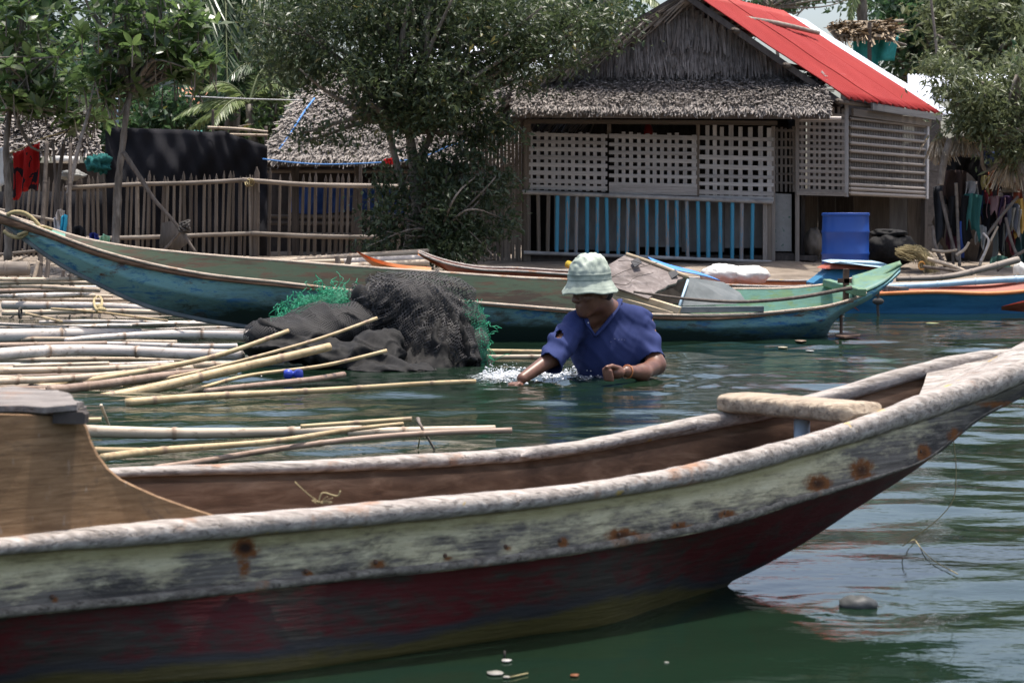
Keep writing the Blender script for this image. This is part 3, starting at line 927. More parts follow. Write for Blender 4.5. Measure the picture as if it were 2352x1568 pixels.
# ------------------------------------------------------------------ near boat
near = thing('wooden_boat', 'large old wooden boat with worn cream side and red bottom across the foreground', 'boat', (.2, 3.5, 0))
rim_t = fx([(-60, 1243), (0, 1236), (228, 1208), (492, 1185), (827, 1156), (1055, 1135), (1289, 1114), (1562, 1070), (1797, 1011), (1932, 973), (2117, 905), (2235, 868), (2352, 824), (2560, 730)])
rail_b = fx([(-60, 1279), (0, 1273), (352, 1248), (827, 1206), (1183, 1171), (1432, 1136), (1640, 1100), (1831, 1051), (2066, 982), (2218, 930), (2352, 876), (2560, 765)])
strk_b = fx([(-60, 1420), (0, 1414), (352, 1380), (827, 1326), (1183, 1288), (1503, 1238), (1654, 1207), (1831, 1152), (2033, 1088), (2130, 1050), (2235, 966), (2352, 902), (2560, 772)])
keel = fx([(-60, 1603), (0, 1598), (327, 1570), (598, 1549), (827, 1516), (1183, 1462), (1467, 1418), (1654, 1346), (1831, 1256), (1959, 1172), (2134, 1056), (2235, 972), (2352, 908), (2560, 776)])
yel = fx([(-60, 1562), (0, 1556), (352, 1524), (598, 1503), (827, 1473), (1147, 1416), (1360, 1380), (1538, 1346), (1700, 1316), (1800, 1290), (2560, 900)])
Yn = fx([(-60, 2.98), (0, 3.01), (827, 3.31), (1183, 3.46), (1467, 3.63), (1654, 3.77), (2117, 4.18), (2352, 4.41), (2560, 4.60)])
Yf_ = fx([(-60, 3.62), (0, 3.66), (827, 3.93), (1654, 4.34), (2117, 4.52), (2309, 4.58), (2560, 4.66)])
far_t = fx([(-60, 1098), (271, 1074), (643, 1060), (827, 1050), (1111, 1034), (1289, 1018), (1562, 964), (1673, 943), (1882, 900), (2100, 837), (2268, 803), (2330, 800), (2560, 720)])
far_b = fx([(-60, 1118), (271, 1096), (827, 1080), (1289, 1048), (1562, 1000), (1882, 936), (2100, 875), (2250, 838), (2560, 755)])
def Yk(x):                         # where the hull meets water or, at the bow, the keel line
    x = np.asarray(x, float)
    w = np.clip((x-1380)/420, 0, 1)
    w = w*w*(3-2*w)
    Yw_ = CAM_H/ np.maximum(.05, -np.array([ray(a, float(b)).z for a, b in zip(np.atleast_1d(x), np.atleast_1d(keel(x)))])) * np.array([ray(a, float(b)).y for a, b in zip(np.atleast_1d(x), np.atleast_1d(keel(x)))])
    Yw_ = Yw_.reshape(x.shape)
    return Yw_*(1-w) + w*((Yn(x)+Yf_(x))/2 - .0)
G, PX, PY = loft([(rail_b, lambda x: Yn(x)+.012), (strk_b, lambda x: Yn(x)+.03)], -60, 2556, 520, 16)
rust = np.zeros_like(PX)
dark = np.zeros_like(PX)
for cx, cy, rx, ry, a in ((559, 1254, 30, 22, 1.1), (556, 1288, 18, 42, .6), (703, 1313, 16, 9, .7), (1286, 1242, 13, 13, .7), (1421, 1228, 36, 18, .95), (1556, 1206, 24, 12, .8), (863, 1292, 24, 14, .55), (1161, 1256, 14, 8, .6), (1022, 1277, 14, 8, .6), (1871, 1108, 30, 22, .95), (1972, 1078, 28, 26, .95), (2114, 1038, 16, 22, .85), (1663, 1179, 22, 12, .8), (2184, 995, 20, 18, .6), (120, 1372, 14, 9, .5), (2290, 925, 60, 9, .6)):
    rust = np.maximum(rust, a*np.exp(-(((PX-cx)/rx)**2+((PY-cy)/ry)**2)))
for cx, cy, rx, ry, a in ((1261, 1212, 26, 18, .62), (1095, 1262, 70, 12, .6), (440, 1333, 60, 16, .6), (660, 1300, 60, 14, .5), (750, 1285, 40, 20, .5), (95, 1345, 70, 12, .6), (310, 1320, 14, 16, .5), (380, 1312, 26, 10, .5), (900, 1275, 40, 16, .5), (1700, 1150, 50, 12, .4)):
    dark = np.maximum(dark, .0*a*np.exp(-(((PX-cx)/rx)**2+((PY-cy)/ry)**2)))
wear = np.clip((PY-rail_b(PX))/(strk_b(PX)-rail_b(PX)), 0, 1)*.9 + .35*np.clip((PX-1750)/500, 0, 1)
dark = np.maximum(dark, .42*np.clip((PX-2020)/250, 0, 1))
Gd = G.copy()
Gd[..., 1] -= .003*vnoise(G, 12, 4) + .0015*vnoise(G, 40, 6)
mb = MB().grid(Gd, rust=rust, dark=dark, wear=wear)
obj('strake', mb, M['strake'], near, solid=.02)
G, PX, PY = loft([(lambda x: strk_b(x)-3, lambda x: Yn(x)+.045), (keel, Yk)], -60, 2556, 420, 24)
sub = G[-1].copy()
kk = np.clip((.010-sub[:, 2])/.022, 0, 1)**1.5
sub[:, 2] -= .12*kk
sub[:, 1] += .12*kk + .004
low = (PY - yel(PX))/22.0
G2 = np.concatenate([G, sub[None]], 0)
low = np.concatenate([low, low[-1:]], 0)
G2[..., 1] -= .004*vnoise(G2, 8, 8)
obj('hull', MB().grid(G2, low=low), M['hull_red'], near, label='red lower hull with a yellow green band at the water')
G, PX, PY = loft([(lambda x: far_b(x), lambda x: Yf_(x)+.03), (lambda x: far_b(x)*.4+keel(x)*.6-20, lambda x: Yf_(x)*.8+Yk(x)*.2), (lambda x: keel(x)-1, lambda x: Yk(x)+.006)], -60, 2556, 160, 5)
obj('hull', MB().grid(G, low=0*PX), M['hull_red'], near)
obj('gunwale', MB().grid(rail_loft(rim_t, rail_b, Yn, -60, 2556, 420, .030, 18, .16, 2), closed=True), M['gunwale'], near, label='grey gunwale on the near side')
obj('gunwale', MB().grid(rail_loft(far_t, far_b, Yf_, -60, 2520, 360, .026, 16, .2, 5), closed=True), M['gunwale'], near, label='grey gunwale on the far side')
# inside
G, PX, PY = loft([(lambda x: far_b(x)-6, lambda x: Yf_(x)-.004), (lambda x: far_b(x)+14, lambda x: Yf_(x)-.01), (lambda x: far_b(x)+20, lambda x: Yf_(x)-.022), (lambda x: np.minimum(far_b(x)+90, strk_b(x)-40), lambda x: Yf_(x)-.024), (lambda x: np.minimum(far_b(x)+165, strk_b(x)-20), lambda x: Yf_(x)-.04)], -60, 2330, 260, 3)
G[..., 1] += .0015*vnoise(G, 7, 3)
obj('planking', MB().grid(G), M['inner_brown'], near)
G = np.array([[tuple(P(x, min(float(far_b(x))+165, float(strk_b(x))-20), float(Yf_(x))-.04) + Vector((0, -t*(float(Yf_(x))-.04-float(Yn(x))-.16), 0))) for x in np.linspace(-60, 1380, 60)] for t in np.linspace(0, 1, 5)])
obj('floor', MB().grid(G), M['inner_brown'], near)
obj('side_strip', MB().grid(rail_loft(lambda x: strk_b(x)-20*np.clip((2150-x)/400, .15, 1), lambda x: strk_b(x)+3, lambda x: Yn(x)+.020, -60, 2300, 300, .010, 10, .25, 11), closed=True), M['strip_wood'], near, label='narrow grey strip along the bottom of the cream side')
for cx, cy in ((559, 1252), (703, 1311), (1286, 1240), (1421, 1226), (1556, 1204), (863, 1290), (1161, 1254), (1871, 1106), (1972, 1076), (2114, 1036), (1663, 1177), (120, 1370), (330, 1290), (1022, 1275)):
    obj('nail', MB().ball(P(cx, cy, float(Yn(cx))+.012), (.0042, .004, .0042), 8, 6), M['rust_metal'], near)
# splash: a scarfed piece on the far gunwale
obj('gunwale_patch', MB().grid(rail_loft(fx([(1195, 1044), (1215, 1030), (1300, 1020), (1600, 962)]), fx([(1195, 1050), (1215, 1054), (1300, 1044), (1600, 985)]), lambda x: Yf_(x)-.028, 1196, 1600, 60, .014, 12, .12, 9), closed=True), M['gunwale'], near)
# bow deck
xs = np.linspace(2112, 2550, 40)
ridge = fx([(2112, 905), (2147, 893), (2235, 848), (2352, 784), (2550, 690)])
near_e = [P(x, float(rim_t(x))+4, float(Yn(x))+.012) for x in xs]
rid = [P(x, float(ridge(x)), (float(Yn(x))+float(Yf_(x)))/2+.03) for x in xs]
fare = [P(x+20*(1-(x-2112)/440), float(far_t(x))+12, float(Yf_(x))) for x in xs]
G = np.array([[tuple(q) for q in near_e], [tuple(q) for q in (a.lerp(b, .5)+Vector((0, 0, .004)) for a, b in zip(near_e, rid))], [tuple(q) for q in rid], [tuple(q) for q in (a.lerp(b, .5)+Vector((0, 0, -.006)) for a, b in zip(rid, fare))], [tuple(q) for q in fare]])
obj('bow_deck', MB().grid(G), M['gunwale'], near)
# thwart and its grey pipe
A_, B_ = P(1684, 922, 4.38), P(1992, 949, 4.07)
d = (B_-A_).normalized()
up = Vector((0, 0, 1))
sd = d.cross(up).normalized()
up2 = sd.cross(d)
G = []
n = 60
for i in range(n):
    t = i/(n-1)
    c = A_.lerp(B_, t)
    endf = min(1, (1-abs(2*t-1))*14)**.45 if 0 < t < 1 else .02
    row = []
    for a in np.linspace(0, 2*math.pi, 26, endpoint=False):
        ex = abs(math.cos(a))**.45*(1 if math.cos(a) > 0 else -1)
        ez = abs(math.sin(a))**.5*(1 if math.sin(a) > 0 else -1)
        wob = 1 + .07*float(vnoise(np.array([[t*9, ex, ez]]), 1.3, 2)[0])
        row.append(tuple(c + sd*ex*.062*(.55+.45*endf)*wob + up2*ez*.021*endf*wob))
    G.append(row)
obj('thwart', MB().grid(np.array(G), closed=True), M['thwart'], near, label='thick pale worn plank lying across the bow')
obj('pipe', MB().tube([P(1842, 958, 4.21), P(1842, 1090, 4.21)], .0172, 16), M['pipe_grey'], near)
# plywood screen with a plank top at the left end
pan = [(-60, 950), (120, 955), (188, 966), (197, 985), (205, 1012), (222, 1046), (246, 1078), (275, 1102), (310, 1119), (360, 1141), (430, 1166), (500, 1188), (300, 1216), (-60, 1256)]
obj('splash_board', MB().slab([P(x, y, float(Yn(x))+.028) for x, y in pan], (0, .014, 0)), M['plywood'], near, False, label='brown plywood screen with a curved edge')
for i, (pts, dz) in enumerate((([(-60, 890), (60, 889), (150, 900), (186, 922), (168, 932), (-60, 934)], .0), ([(-60, 900), (70, 906), (189, 931), (192, 939), (-60, 943)], -.010), ([(-60, 915), (100, 920), (196, 944), (196, 952), (-60, 955)], -.022))):
    z = .462 + dz
    pp = [W(x, y, z) for x, y in pts]
    pl = []
    for a, b in zip(pp, pp[1:]+pp[:1]):
        for t in (0, .25, .5, .75):
            q = a.lerp(b, t)
            pl.append(q + Vector((random.uniform(-.006, .006), random.uniform(-.010, .010), random.uniform(-.002, .002))))
    obj('cap_plank', MB().slab(pl, (0, 0, -.009)), M['top_wood'], near, False)
obj('corner_block', MB().slab([P(x, y, 3.085) for x, y in ((122, 944), (190, 946), (196, 952), (194, 974), (120, 972))], (0, .03, 0)), M['dark_wood'], near, False)
# bits lying in the near boat, and its line
mb = MB()
for k_ in range(5):
    p0 = P(735+random.uniform(-10, 10), 1156, 3.42)
    pts = [p0 + Vector((random.uniform(-.006, .006)*t, random.uniform(-.004, .004), .004*t*random.random())) for t in range(5)]
    mb.tube(spline([tuple(q) for q in pts], 14), .0007, 5)
mb.tube(spline([tuple(P(x, y, 3.43)) for x, y in ((677, 1106), (705, 1132), (740, 1158))], 10), .0009, 5)
mb.tube(spline([tuple(P(x, y, 3.42)) for x, y in ((730, 1158), (742, 1131), (762, 1136), (777, 1138), (782, 1126))], 14), .0014, 5)
obj('twine_scrap', mb, M['rope_tan'], cat='twine', label='scrap of frayed twine and green thread lying in the near boat')
mb = MB().tube(spline([tuple(P(x, y, 4.35)) for x, y in ((2190, 1010), (2196, 1080), (2188, 1150), (2145, 1200), (2102, 1232))] + [tuple(W(x, y, z)) for x, y, z in ((2102, 1240, .01), (2150, 1290, .008), (2200, 1318, .004))], 60), .0011, 6)
obj('fishing_line', mb, M['rope_tan'], cat='line', label='thin line hanging from the bow of the near boat into the water')
for i, (x, y) in enumerate(((940, 1148), (868, 1150), (1010, 1143), (1090, 1134), (1220, 1121))):
    pass

# ------------------------------------------------------------------ teal boat
teal = thing('wooden_boat', 'long teal and green wooden boat with a broken plywood cover behind the man', 'boat', P(1100, 793, 12.9))
tn = fx([(-6, 486), (40, 502), (90, 522), (219, 570), (328, 600), (465, 627), (643, 647), (825, 668), (1035, 688), (1194, 701), (1335, 712), (1486, 720), (1746, 718), (1820, 711), (1900, 701), (1983, 675), (2040, 645), (2068, 618)])
tf = fx([(-6, 483), (40, 500), (82, 513), (192, 546), (274, 562), (410, 578), (643, 597), (825, 611), (1000, 623), (1194, 636), (1302, 641), (1500, 655), (1709, 662), (1846, 658), (1900, 651), (1980, 632), (2040, 612), (2069, 603)])
tk = fx([(-6, 500), (41, 537), (137, 606), (219, 649), (328, 699), (465, 734), (575, 752), (700, 777), (900, 790), (1100, 795), (1400, 790), (1700, 783), (1840, 776), (1890, 765), (1928, 728), (2010, 679), (2068, 628)])
tYn = fx([(-6, 13.05), (219, 12.85), (643, 12.7), (1194, 12.75), (1746, 13.0), (1900, 13.12), (2068, 13.42)])
tYf = fx([(-6, 13.10), (192, 13.25), (643, 13.4), (1194, 13.45), (1709, 13.6), (1900, 13.62), (2068, 13.5)])
tYk = fx([(-6, 13.07), (219, 13.0), (643, 12.9), (1194, 12.88), (1746, 13.1), (1900, 13.3), (2068, 13.45)])
G, PX, PY = loft([(tn, tYn), (lambda x: tn(x)*.5+tk(x)*.5, lambda x: tYn(x)*.75+tYk(x)*.25-.02), (tk, tYk)], -6, 2068, 300, 10)
frac = (PY-tn(PX))/(tk(PX)-tn(PX)+1e-6)
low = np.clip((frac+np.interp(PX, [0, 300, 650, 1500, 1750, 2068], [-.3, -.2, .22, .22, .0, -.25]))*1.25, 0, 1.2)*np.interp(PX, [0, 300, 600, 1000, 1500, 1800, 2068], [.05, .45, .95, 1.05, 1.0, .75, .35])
sub = G[-1].copy()
kk = np.clip((.10-sub[:, 2])/.06, 0, 1)
sub[:, 2] -= .15*kk + .005
sub[:, 1] += .2*kk + .05
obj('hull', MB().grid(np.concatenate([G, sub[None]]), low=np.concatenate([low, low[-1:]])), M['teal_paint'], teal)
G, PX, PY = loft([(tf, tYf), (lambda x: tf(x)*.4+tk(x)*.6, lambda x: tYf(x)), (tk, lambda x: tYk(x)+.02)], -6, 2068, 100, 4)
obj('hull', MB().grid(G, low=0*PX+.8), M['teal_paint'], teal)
def inner(x0, x1, mat, lowv):
    G, PX, PY = loft([(lambda x: tf(x)+2, lambda x: tYf(x)-.02), (lambda x: tf(x)*.45+tk(x)*.55, lambda x: tYf(x)-.10), (lambda x: tf(x)*.12+tk(x)*.88, lambda x: (tYf(x)+tYk(x))/2), (lambda x: tn(x)+12, lambda x: tYn(x)+.03)], x0, x1, 140, 5)
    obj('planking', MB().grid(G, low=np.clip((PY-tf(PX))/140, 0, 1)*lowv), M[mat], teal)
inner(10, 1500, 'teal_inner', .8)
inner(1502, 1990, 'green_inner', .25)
off = lambda f, k_: (lambda x: f(x)+k_)
obj('gunwale', MB().grid(rail_loft(off(tn, -2), off(tn, 5.5), tYn, -4, 1990, 260, .022, 8), closed=True), M['gunwale_pale'], teal)
obj('gunwale', MB().grid(rail_loft(off(tf, -2), off(tf, 6.5), tYf, -4, 1990, 260, .022, 8), closed=True), M['gunwale_pale'], teal)
obj('side_strip', MB().grid(rail_loft(off(tn, 6), fx([(0, 514), (90, 540), (219, 588), (465, 641), (643, 659), (1100, 702), (1746, 728), (1960, 694)]), lambda x: tYn(x)-.012, 0, 1960, 200, .012, 8), closed=True), M['inner_brown'], teal)  # dark brown strip just under the near rim
obj('keel_strip', MB().tube([P(x, float(tk(x)), float(tYk(x))-.01) for x in np.linspace(-4, 600, 50)], .017, 8), M['grey_blue_board'], teal)
xs = np.linspace(1958, 2068, 20)
G = np.array([[tuple(P(x, float(tf(x))*(1-t)+float(tn(x))*t - 3, float(tYf(x))*(1-t)+float(tYn(x))*t)) for x in xs] for t in np.linspace(0, 1, 6)])
obj('stern_deck', MB().grid(G, low=0.0), M['mint_paint'], teal, solid=.012)
xs = np.linspace(2000, 2068, 8)
obj('stern_cap', MB().tube([P(x, (float(tf(x))+float(tn(x)))/2-4, 13.45) for x in np.linspace(2015, 2069, 8)], np.linspace(.01, .035, 8), 10, flat=.5), M['mint_paint'], teal)
xs = np.linspace(10, 150, 16)
G = np.array([[tuple(P(x, float(tf(x))*(1-t)+float(tn(x))*t + 2, float(tYf(x))*(1-t)+float(tYn(x))*t)) for x in xs] for t in np.linspace(0, 1, 4)])
obj('bow_deck', MB().grid(G, low=0.0), M['green_inner'], teal)
obj('cross_beam', MB().beam(P(1898, 649, 13.6), P(1981, 672, 13.08), .06, .05), M['mint_paint'], teal, False, bevel=.006)
mb = MB().box(P(1943, 657, 13.28), (.035, .05, .23)).box(P(1940, 645, 13.27), (.09, .03, .03))
obj('clamp', mb, M['rust_metal'], teal, False)
obj('washboard', MB().slab([P(1562, 704, 12.93), P(1755, 703, 12.98), P(1755, 716, 12.98), P(1562, 719, 12.93)], (0, .03, 0)), M['grey_blue_board'], teal, False, bevel=.004)
cvr = [(1398, 608, 13.30), (1440, 583, 13.55), (1500, 605, 13.5), (1577, 635, 13.42), (1570, 641, 13.38), (1556, 643, 13.3), (1553, 650, 13.25), (1535, 655, 13.2), (1527, 662, 13.15), (1510, 668, 13.08), (1489, 686, 12.98), (1450, 672, 12.99), (1396, 655, 13.0)]
obj('cover_panel', MB().slab([P(*q) for q in cvr], (0, .01, -.012)), M['board_worn'], teal, False, label='cracked grey plywood cover with a broken edge')
mb = MB()
for pts in ([(1400, 640), (1440, 622), (1478, 613), (1510, 604)], [(1404, 652), (1440, 655), (1455, 640), (1500, 628)], [(1420, 600), (1450, 600), (1480, 610)]):
    q = [P(x, y, 13.24+(620-y)*.0055) for x, y in pts]
    mb.tube(spline([tuple(v + Vector((0, -.012, .004))) for v in q], 12), .0022, 4)
obj('crack', mb, M['dark_wood'], teal)
obj('ridge_batten', MB().tube(spline([P(1438, 584, 13.53), P(1500, 605, 13.47), P(1580, 637, 13.38)], 10), .015, 8), M['plank_fresh'], teal)
for x, y in ((1461, 604), (1546, 630)):
    c = P(x, y+3, 13.36)
    obj('hinge_flap', MB().slab([P(x-12, y-2, 13.40), P(x+4, y-11, 13.44), P(x+13, y+1, 13.34), P(x-3, y+11, 13.30)], (0, -.01, .006)), M['black_rubber'], teal, False)
obj('cover_board', MB().slab([P(1584, 637, 13.36), P(1662, 648, 13.5), P(1700, 672, 13.5), P(1712, 690, 13.45), P(1690, 698, 13.3), P(1562, 702, 13.1)], (0, .012, 0)), M['grey_blue_board'], teal, False)
obj('cover_board', MB().slab([P(1440, 590, 13.62), P(1590, 640, 13.5), P(1600, 700, 13.45), P(1430, 690, 13.5)], (0, .02, 0)), M['dark_wood'], teal, False)  # dark backing added for the shaded inside behind the broken cover
obj('stay', MB().tube([P(1580, 643, 13.3), P(1560, 703, 13.0)], .009, 8), M['pole_blue'], teal)
obj('plank', MB().beam(P(1400, 664, 13.15), P(1562, 713, 12.92), .05, .045), M['plank_fresh'], teal, False, bevel=.004)
obj('plank', MB().beam(P(1398, 680, 13.05), P(1545, 723, 12.88), .03, .035), M['plank_fresh'], teal, False, bevel=.004)
G = [[tuple(P(1490+s*150+t*14, 592+s*47+t*(14-8*s)+2*math.sin(s*6), 13.62-.1*t)) for s in np.linspace(0, 1, 20)] for t in np.linspace(-.1, 1, 6)]
obj('blue_tarp', MB().grid(np.array(G)), M['bright_blue_tarp'], cat='tarpaulin', label='bright blue tarpaulin folded over the ridge of the boat cover', solid=.006)
obj('bamboo_pole', MB().tube(spline([tuple(P(x, y, Y_)) for x, y, Y_ in ((1455, 670, 12.9), (1595, 688, 12.9), (1709, 693, 12.95), (1818, 685, 13.0), (1956, 661, 13.12))], 30), np.linspace(.008, .014, 30), 8), M['post_wood'], cat='pole', label='thin brown pole leaning from the broken cover to the stern clamp of the teal boat')
mb = MB().tube([P(1932, 722, 13.32), P(1932, 775, 13.32), P(1932, 800, 13.32)], .011, 8)
rud = obj('propeller_shaft', mb, M['rust_metal'], teal)
obj('propeller_guard', MB().slab([W(x, y, .012) for x, y in ((1918, 771), (1935, 768), (1972, 770), (1977, 773), (1940, 777), (1920, 775))], (0, 0, .012)), M['rust_metal'], rud, False)
mb = MB()
mb.tube(spline([tuple(P(x, y, 13.0)) for x, y in ((16, 494), (28, 488), (55, 489), (75, 502), (90, 523), (70, 530), (45, 545), (22, 540), (8, 530))], 50), .013, 7)
mb.tube(spline([tuple(P(x, y, 12.98)) for x, y in ((40, 540), (70, 529), (100, 521), (120, 527))], 20), .010, 7)
obj('rope', mb, M['rope_tan'], cat='rope', label='tan rope looped round the raised left bow of the teal boat')

# ------------------------------------------------------------------ boats moored behind
red = thing('wooden_boat', 'low red boat moored behind the teal boat with a pointed bow', 'boat', P(1450, 690, 18.3))
rn = fx([(960, 579), (1003, 597), (1085, 616), (1194, 622), (1305, 629), (1500, 640), (1709, 655), (1860, 655), (1960, 640)])
rf = fx([(960, 575), (1003, 591), (1085, 610), (1194, 615), (1305, 622), (1500, 633), (1709, 641), (1860, 643), (1960, 634)])
rk = fx([(960, 585), (1003, 610), (1085, 650), (1194, 690), (1305, 700), (1709, 702), (1860, 700), (1960, 680)])
rYn = fx([(960, 18.5), (1194, 18.15), (1700, 18.1), (1960, 18.5)])
rYf = fx([(960, 18.55), (1194, 18.8), (1700, 18.8), (1960, 18.6)])
G, PX, PY = loft([(rn, rYn), (rk, lambda x: rYn(x)+.15)], 960, 1960, 80, 5)
obj('hull', MB().grid(G, low=0*PX), M['red_paint'], red)
G, PX, PY = loft([(rf, rYf), (rk, lambda x: rYf(x)-.1)], 960, 1960, 80, 5)
obj('planking', MB().grid(G, low=0*PX), M['orange_paint'], red)
for f_, Yv in ((rn, rYn), (rf, rYf)):
    obj('gunwale', MB().grid(rail_loft(off(f_, -2), off(f_, 4), Yv, 961, 1960, 90, .03, 8), closed=True), M['gunwale'], red)
mb = MB().slab([P(1868, 650, 18.2), P(1885, 638, 18.2), P(1905, 622, 18.25), P(1930, 616, 18.3), P(2010, 616, 18.35), P(2040, 625, 18.4), P(2052, 645, 18.4), P(2030, 664, 18.3), P(1870, 668, 18.2)], (0, .45, 0))
obj('cabin', mb, M['boat_blue'], red, False, label='small blue cabin at the right end of the red boat')
obj('cabin_trim', MB().slab([P(1895, 617, 18.16), P(1915, 606, 18.2), P(2010, 607, 18.3), P(2035, 622, 18.3), P(1990, 619, 18.25)], (0, .5, 0)), M['red_paint'], red, False)
obj('cabin_roof', MB().slab([P(1910, 604, 18.14), P(1930, 601, 18.14), P(2030, 604, 18.25), P(2050, 612, 18.3), P(2030, 615, 18.2), P(1985, 610, 18.16)], (0, .6, .012)), M['pole_blue'], red, False)
ora = thing('wooden_boat', 'narrow orange bow of a small boat behind the teal boat', 'boat', P(860, 612, 17.6))
on_, of_ = fx([(820, 579), (850, 597), (905, 613), (990, 622)]), fx([(820, 577), (850, 590), (905, 605), (990, 614)])
G, PX, PY = loft([(on_, lambda x: 17.5+0*x), (lambda x: on_(x)+np.clip((x-820)*.3, 0, 40), lambda x: 17.6+0*x)], 820, 990, 24, 2)
obj('hull', MB().grid(G, low=0*PX), M['orange_paint'], ora)
G, PX, PY = loft([(of_, lambda x: 17.5+np.clip((x-820)/170, 0, 1)*.4), (lambda x: on_(x)+np.clip((x-820)*.3, 0, 40), lambda x: 17.65+0*x)], 820, 990, 24, 2)
obj('planking', MB().grid(G, low=0*PX), M['orange_paint'], ora)
blue = thing('wooden_boat', 'blue boat with an orange gunwale and red inside at the right edge', 'boat', P(2180, 712, 17.3))
bn = fx([(1940, 680), (2007, 676), (2147, 671), (2284, 674), (2352, 669), (2480, 640), (2560, 612)])
bf = fx([(1940, 672), (2040, 655), (2147, 657), (2284, 654), (2352, 644), (2480, 618), (2560, 605)])
bk = fx([(1940, 690), (1960, 706), (2100, 711), (2300, 711), (2380, 700), (2480, 670), (2560, 622)])
bYn = fx([(1940, 17.0), (2147, 16.75), (2352, 16.9), (2560, 17.4)])
bYf = fx([(1940, 17.2), (2147, 17.5), (2352, 17.55), (2560, 17.45)])
G, PX, PY = loft([(bn, bYn), (bk, lambda x: bYn(x)+.1)], 1940, 2560, 60, 5)
sub = G[-1].copy(); sub[:, 2] -= .15
obj('hull', MB().grid(np.concatenate([G, sub[None]]), low=np.concatenate([np.clip((PY-bn(PX))/(bk(PX)-bn(PX)+1e-6)-.75, 0, 1), 0*PX[-1:]+.25])), M['boat_blue'], blue)
G, PX, PY = loft([(bf, bYf), (lambda x: bk(x), lambda x: bYf(x)-.2)], 1940, 2560, 60, 4)
obj('planking', MB().grid(G, low=0*PX), M['red_paint'], blue)
obj('gunwale', MB().grid(rail_loft(off(bn, -5), off(bn, 4), bYn, 1942, 2556, 60, .025, 8), closed=True), M['orange_paint'], blue)
obj('gunwale', MB().grid(rail_loft(off(bf, -2), off(bf, 4), bYf, 1942, 2556, 60, .025, 8), closed=True), M['red_paint'], blue)
obj('bench', MB().beam(P(2025, 661, 17.2), P(2076, 665, 16.9), .10, .04), M['post_wood'], blue, False)
red_reflection = thing('wooden_boat', 'dark red strip standing in for a red reflection at the right edge', 'boat', P(2345, 712, 16.5))  # red reflection on the water, modelled as a hull shape
G, PX, PY = loft([(fx([(2300, 704), (2352, 694), (2460, 680)]), lambda x: 16.4+0*x), (fx([(2300, 712), (2352, 716), (2460, 716)]), lambda x: 16.5+0*x)], 2300, 2460, 14, 3)
obj('hull', MB().grid(G, low=0*PX), M['red_paint'], red_reflection)
G, PX, PY = loft([(fx([(2300, 704), (2352, 690), (2460, 674)]), lambda x: 16.4+np.clip((x-2300)/160, 0, 1)*.4), (fx([(2300, 712), (2352, 716), (2460, 716)]), lambda x: 16.55+0*x)], 2300, 2460, 14, 3)
obj('hull', MB().grid(G, low=0*PX), M['red_paint'], red_reflection)
# white sack in the red boat
mb = MB()
for cx, cy, rx, ry in ((1660, 624, 50, 24), (1720, 626, 46, 22)):
    c = P(cx, cy+6, 18.45)
    n1, m1 = 40, 22
    th, ph = np.linspace(0, 2*math.pi, n1, endpoint=False), np.linspace(.02, math.pi-.02, m1)
    G = np.stack([np.sin(ph)[:, None]*np.cos(th), np.sin(ph)[:, None]*np.sin(th), np.cos(ph)[:, None]*np.ones(n1)], -1)
    nz = 1 + .13*vnoise(G*np.array([2.2, 2, 2]), 1.7, int(cx)) + .06*np.abs(vnoise(G, 4.5, 3))
    G = G*nz[..., None]*np.array([rx, 45, ry])*18.45/F
    mb.grid(G + np.array(tuple(c)), closed=True)
obj('sack', mb, M['white_plastic'], cat='sack', label='crumpled white plastic sack lying in the red boat')
obj('bottle', MB().tube([P(1303, 606, 18.4), P(1332, 619, 18.3)], .034, 10), plain('yellow_plastic', (.50, .36, .04), .4), cat='container', label='yellow plastic tube lying on the red boat left of the hat')
def pole(name, pts, r0, r1, mat, label, n=40, cat='pole', group=None, nn=8, nodes=None, seed=0):
    q = spline([tuple(p) for p in pts], n)
    L = np.r_[0, np.cumsum(np.linalg.norm(np.diff(q, axis=0), axis=1))]
    rr = random.Random(seed or label)
    if L[-1] > .8 and cat == 'pole':
        a_, b_, c_, d_ = (rr.uniform(0, 6.28) for _ in range(4))
        q[:, 2] += .010*np.sin(L*1.9+a_) + .005*np.sin(L*5.1+b_)
        q[:, 1] += .022*np.sin(L*1.5+c_) + .008*np.sin(L*4.3+d_)
    pos, at, rad = [], [], []
    step = nodes or .34
    marks = []
    s = rr.uniform(.1, step)
    while s < L[-1]-.05:
        marks.append(s)
        s += step*rr.uniform(.75, 1.2)
    S = sorted(list(L) + [m+d for m in marks for d in (-.014, -.004, .004, .014)])
    S = [s for s in S if 0 <= s <= L[-1]]
    for s in S:
        pos.append([np.interp(s, L, q[:, i]) for i in range(3)])
        r = r0 + (r1-r0)*s/L[-1]
        k_ = 0
        for m in marks:
            if abs(s-m) < .006: r *= 1.13; k_ = 1.0
            elif abs(s-m) < .016: r *= .985; k_ = .35
        rad.append(r)
        at.append(k_)
    mb = MB().tube(pos, rad, nn, node=np.repeat(at, nn))
    # hollow cut end
    return obj(name, mb, M[mat], cat=cat, label=label, group=group)
def bamboo_pole_mat(name, base):
    k = NT(name)
    v = k.coord((1.4, 9, 9))
    f = k.noise(v, 3, 6, .6, .3)
    big = k.noise(k.coord(), 1.6, 4, .6)
    col = k.ramp(f, base)
    col = k.scalecol(col, k.math('MULTIPLY', k.mapr(big, .3, .7, .8, 1.15), k.rnd(.85, 1.1)))
    dirt = k.mapr(k.noise(k.coord((3, 9, 9)), 5, 5, .65, .5), .56, .66)
    col = k.mix(k.math('MULTIPLY', dirt, .7), col, (.18, .125, .085))
    col = k.mix(k.math('MULTIPLY', k.attr('node'), .9), col, (.22, .15, .10))
    return k.done(k.pbr(col, .5, k.bump(f, .2, .003), .35))
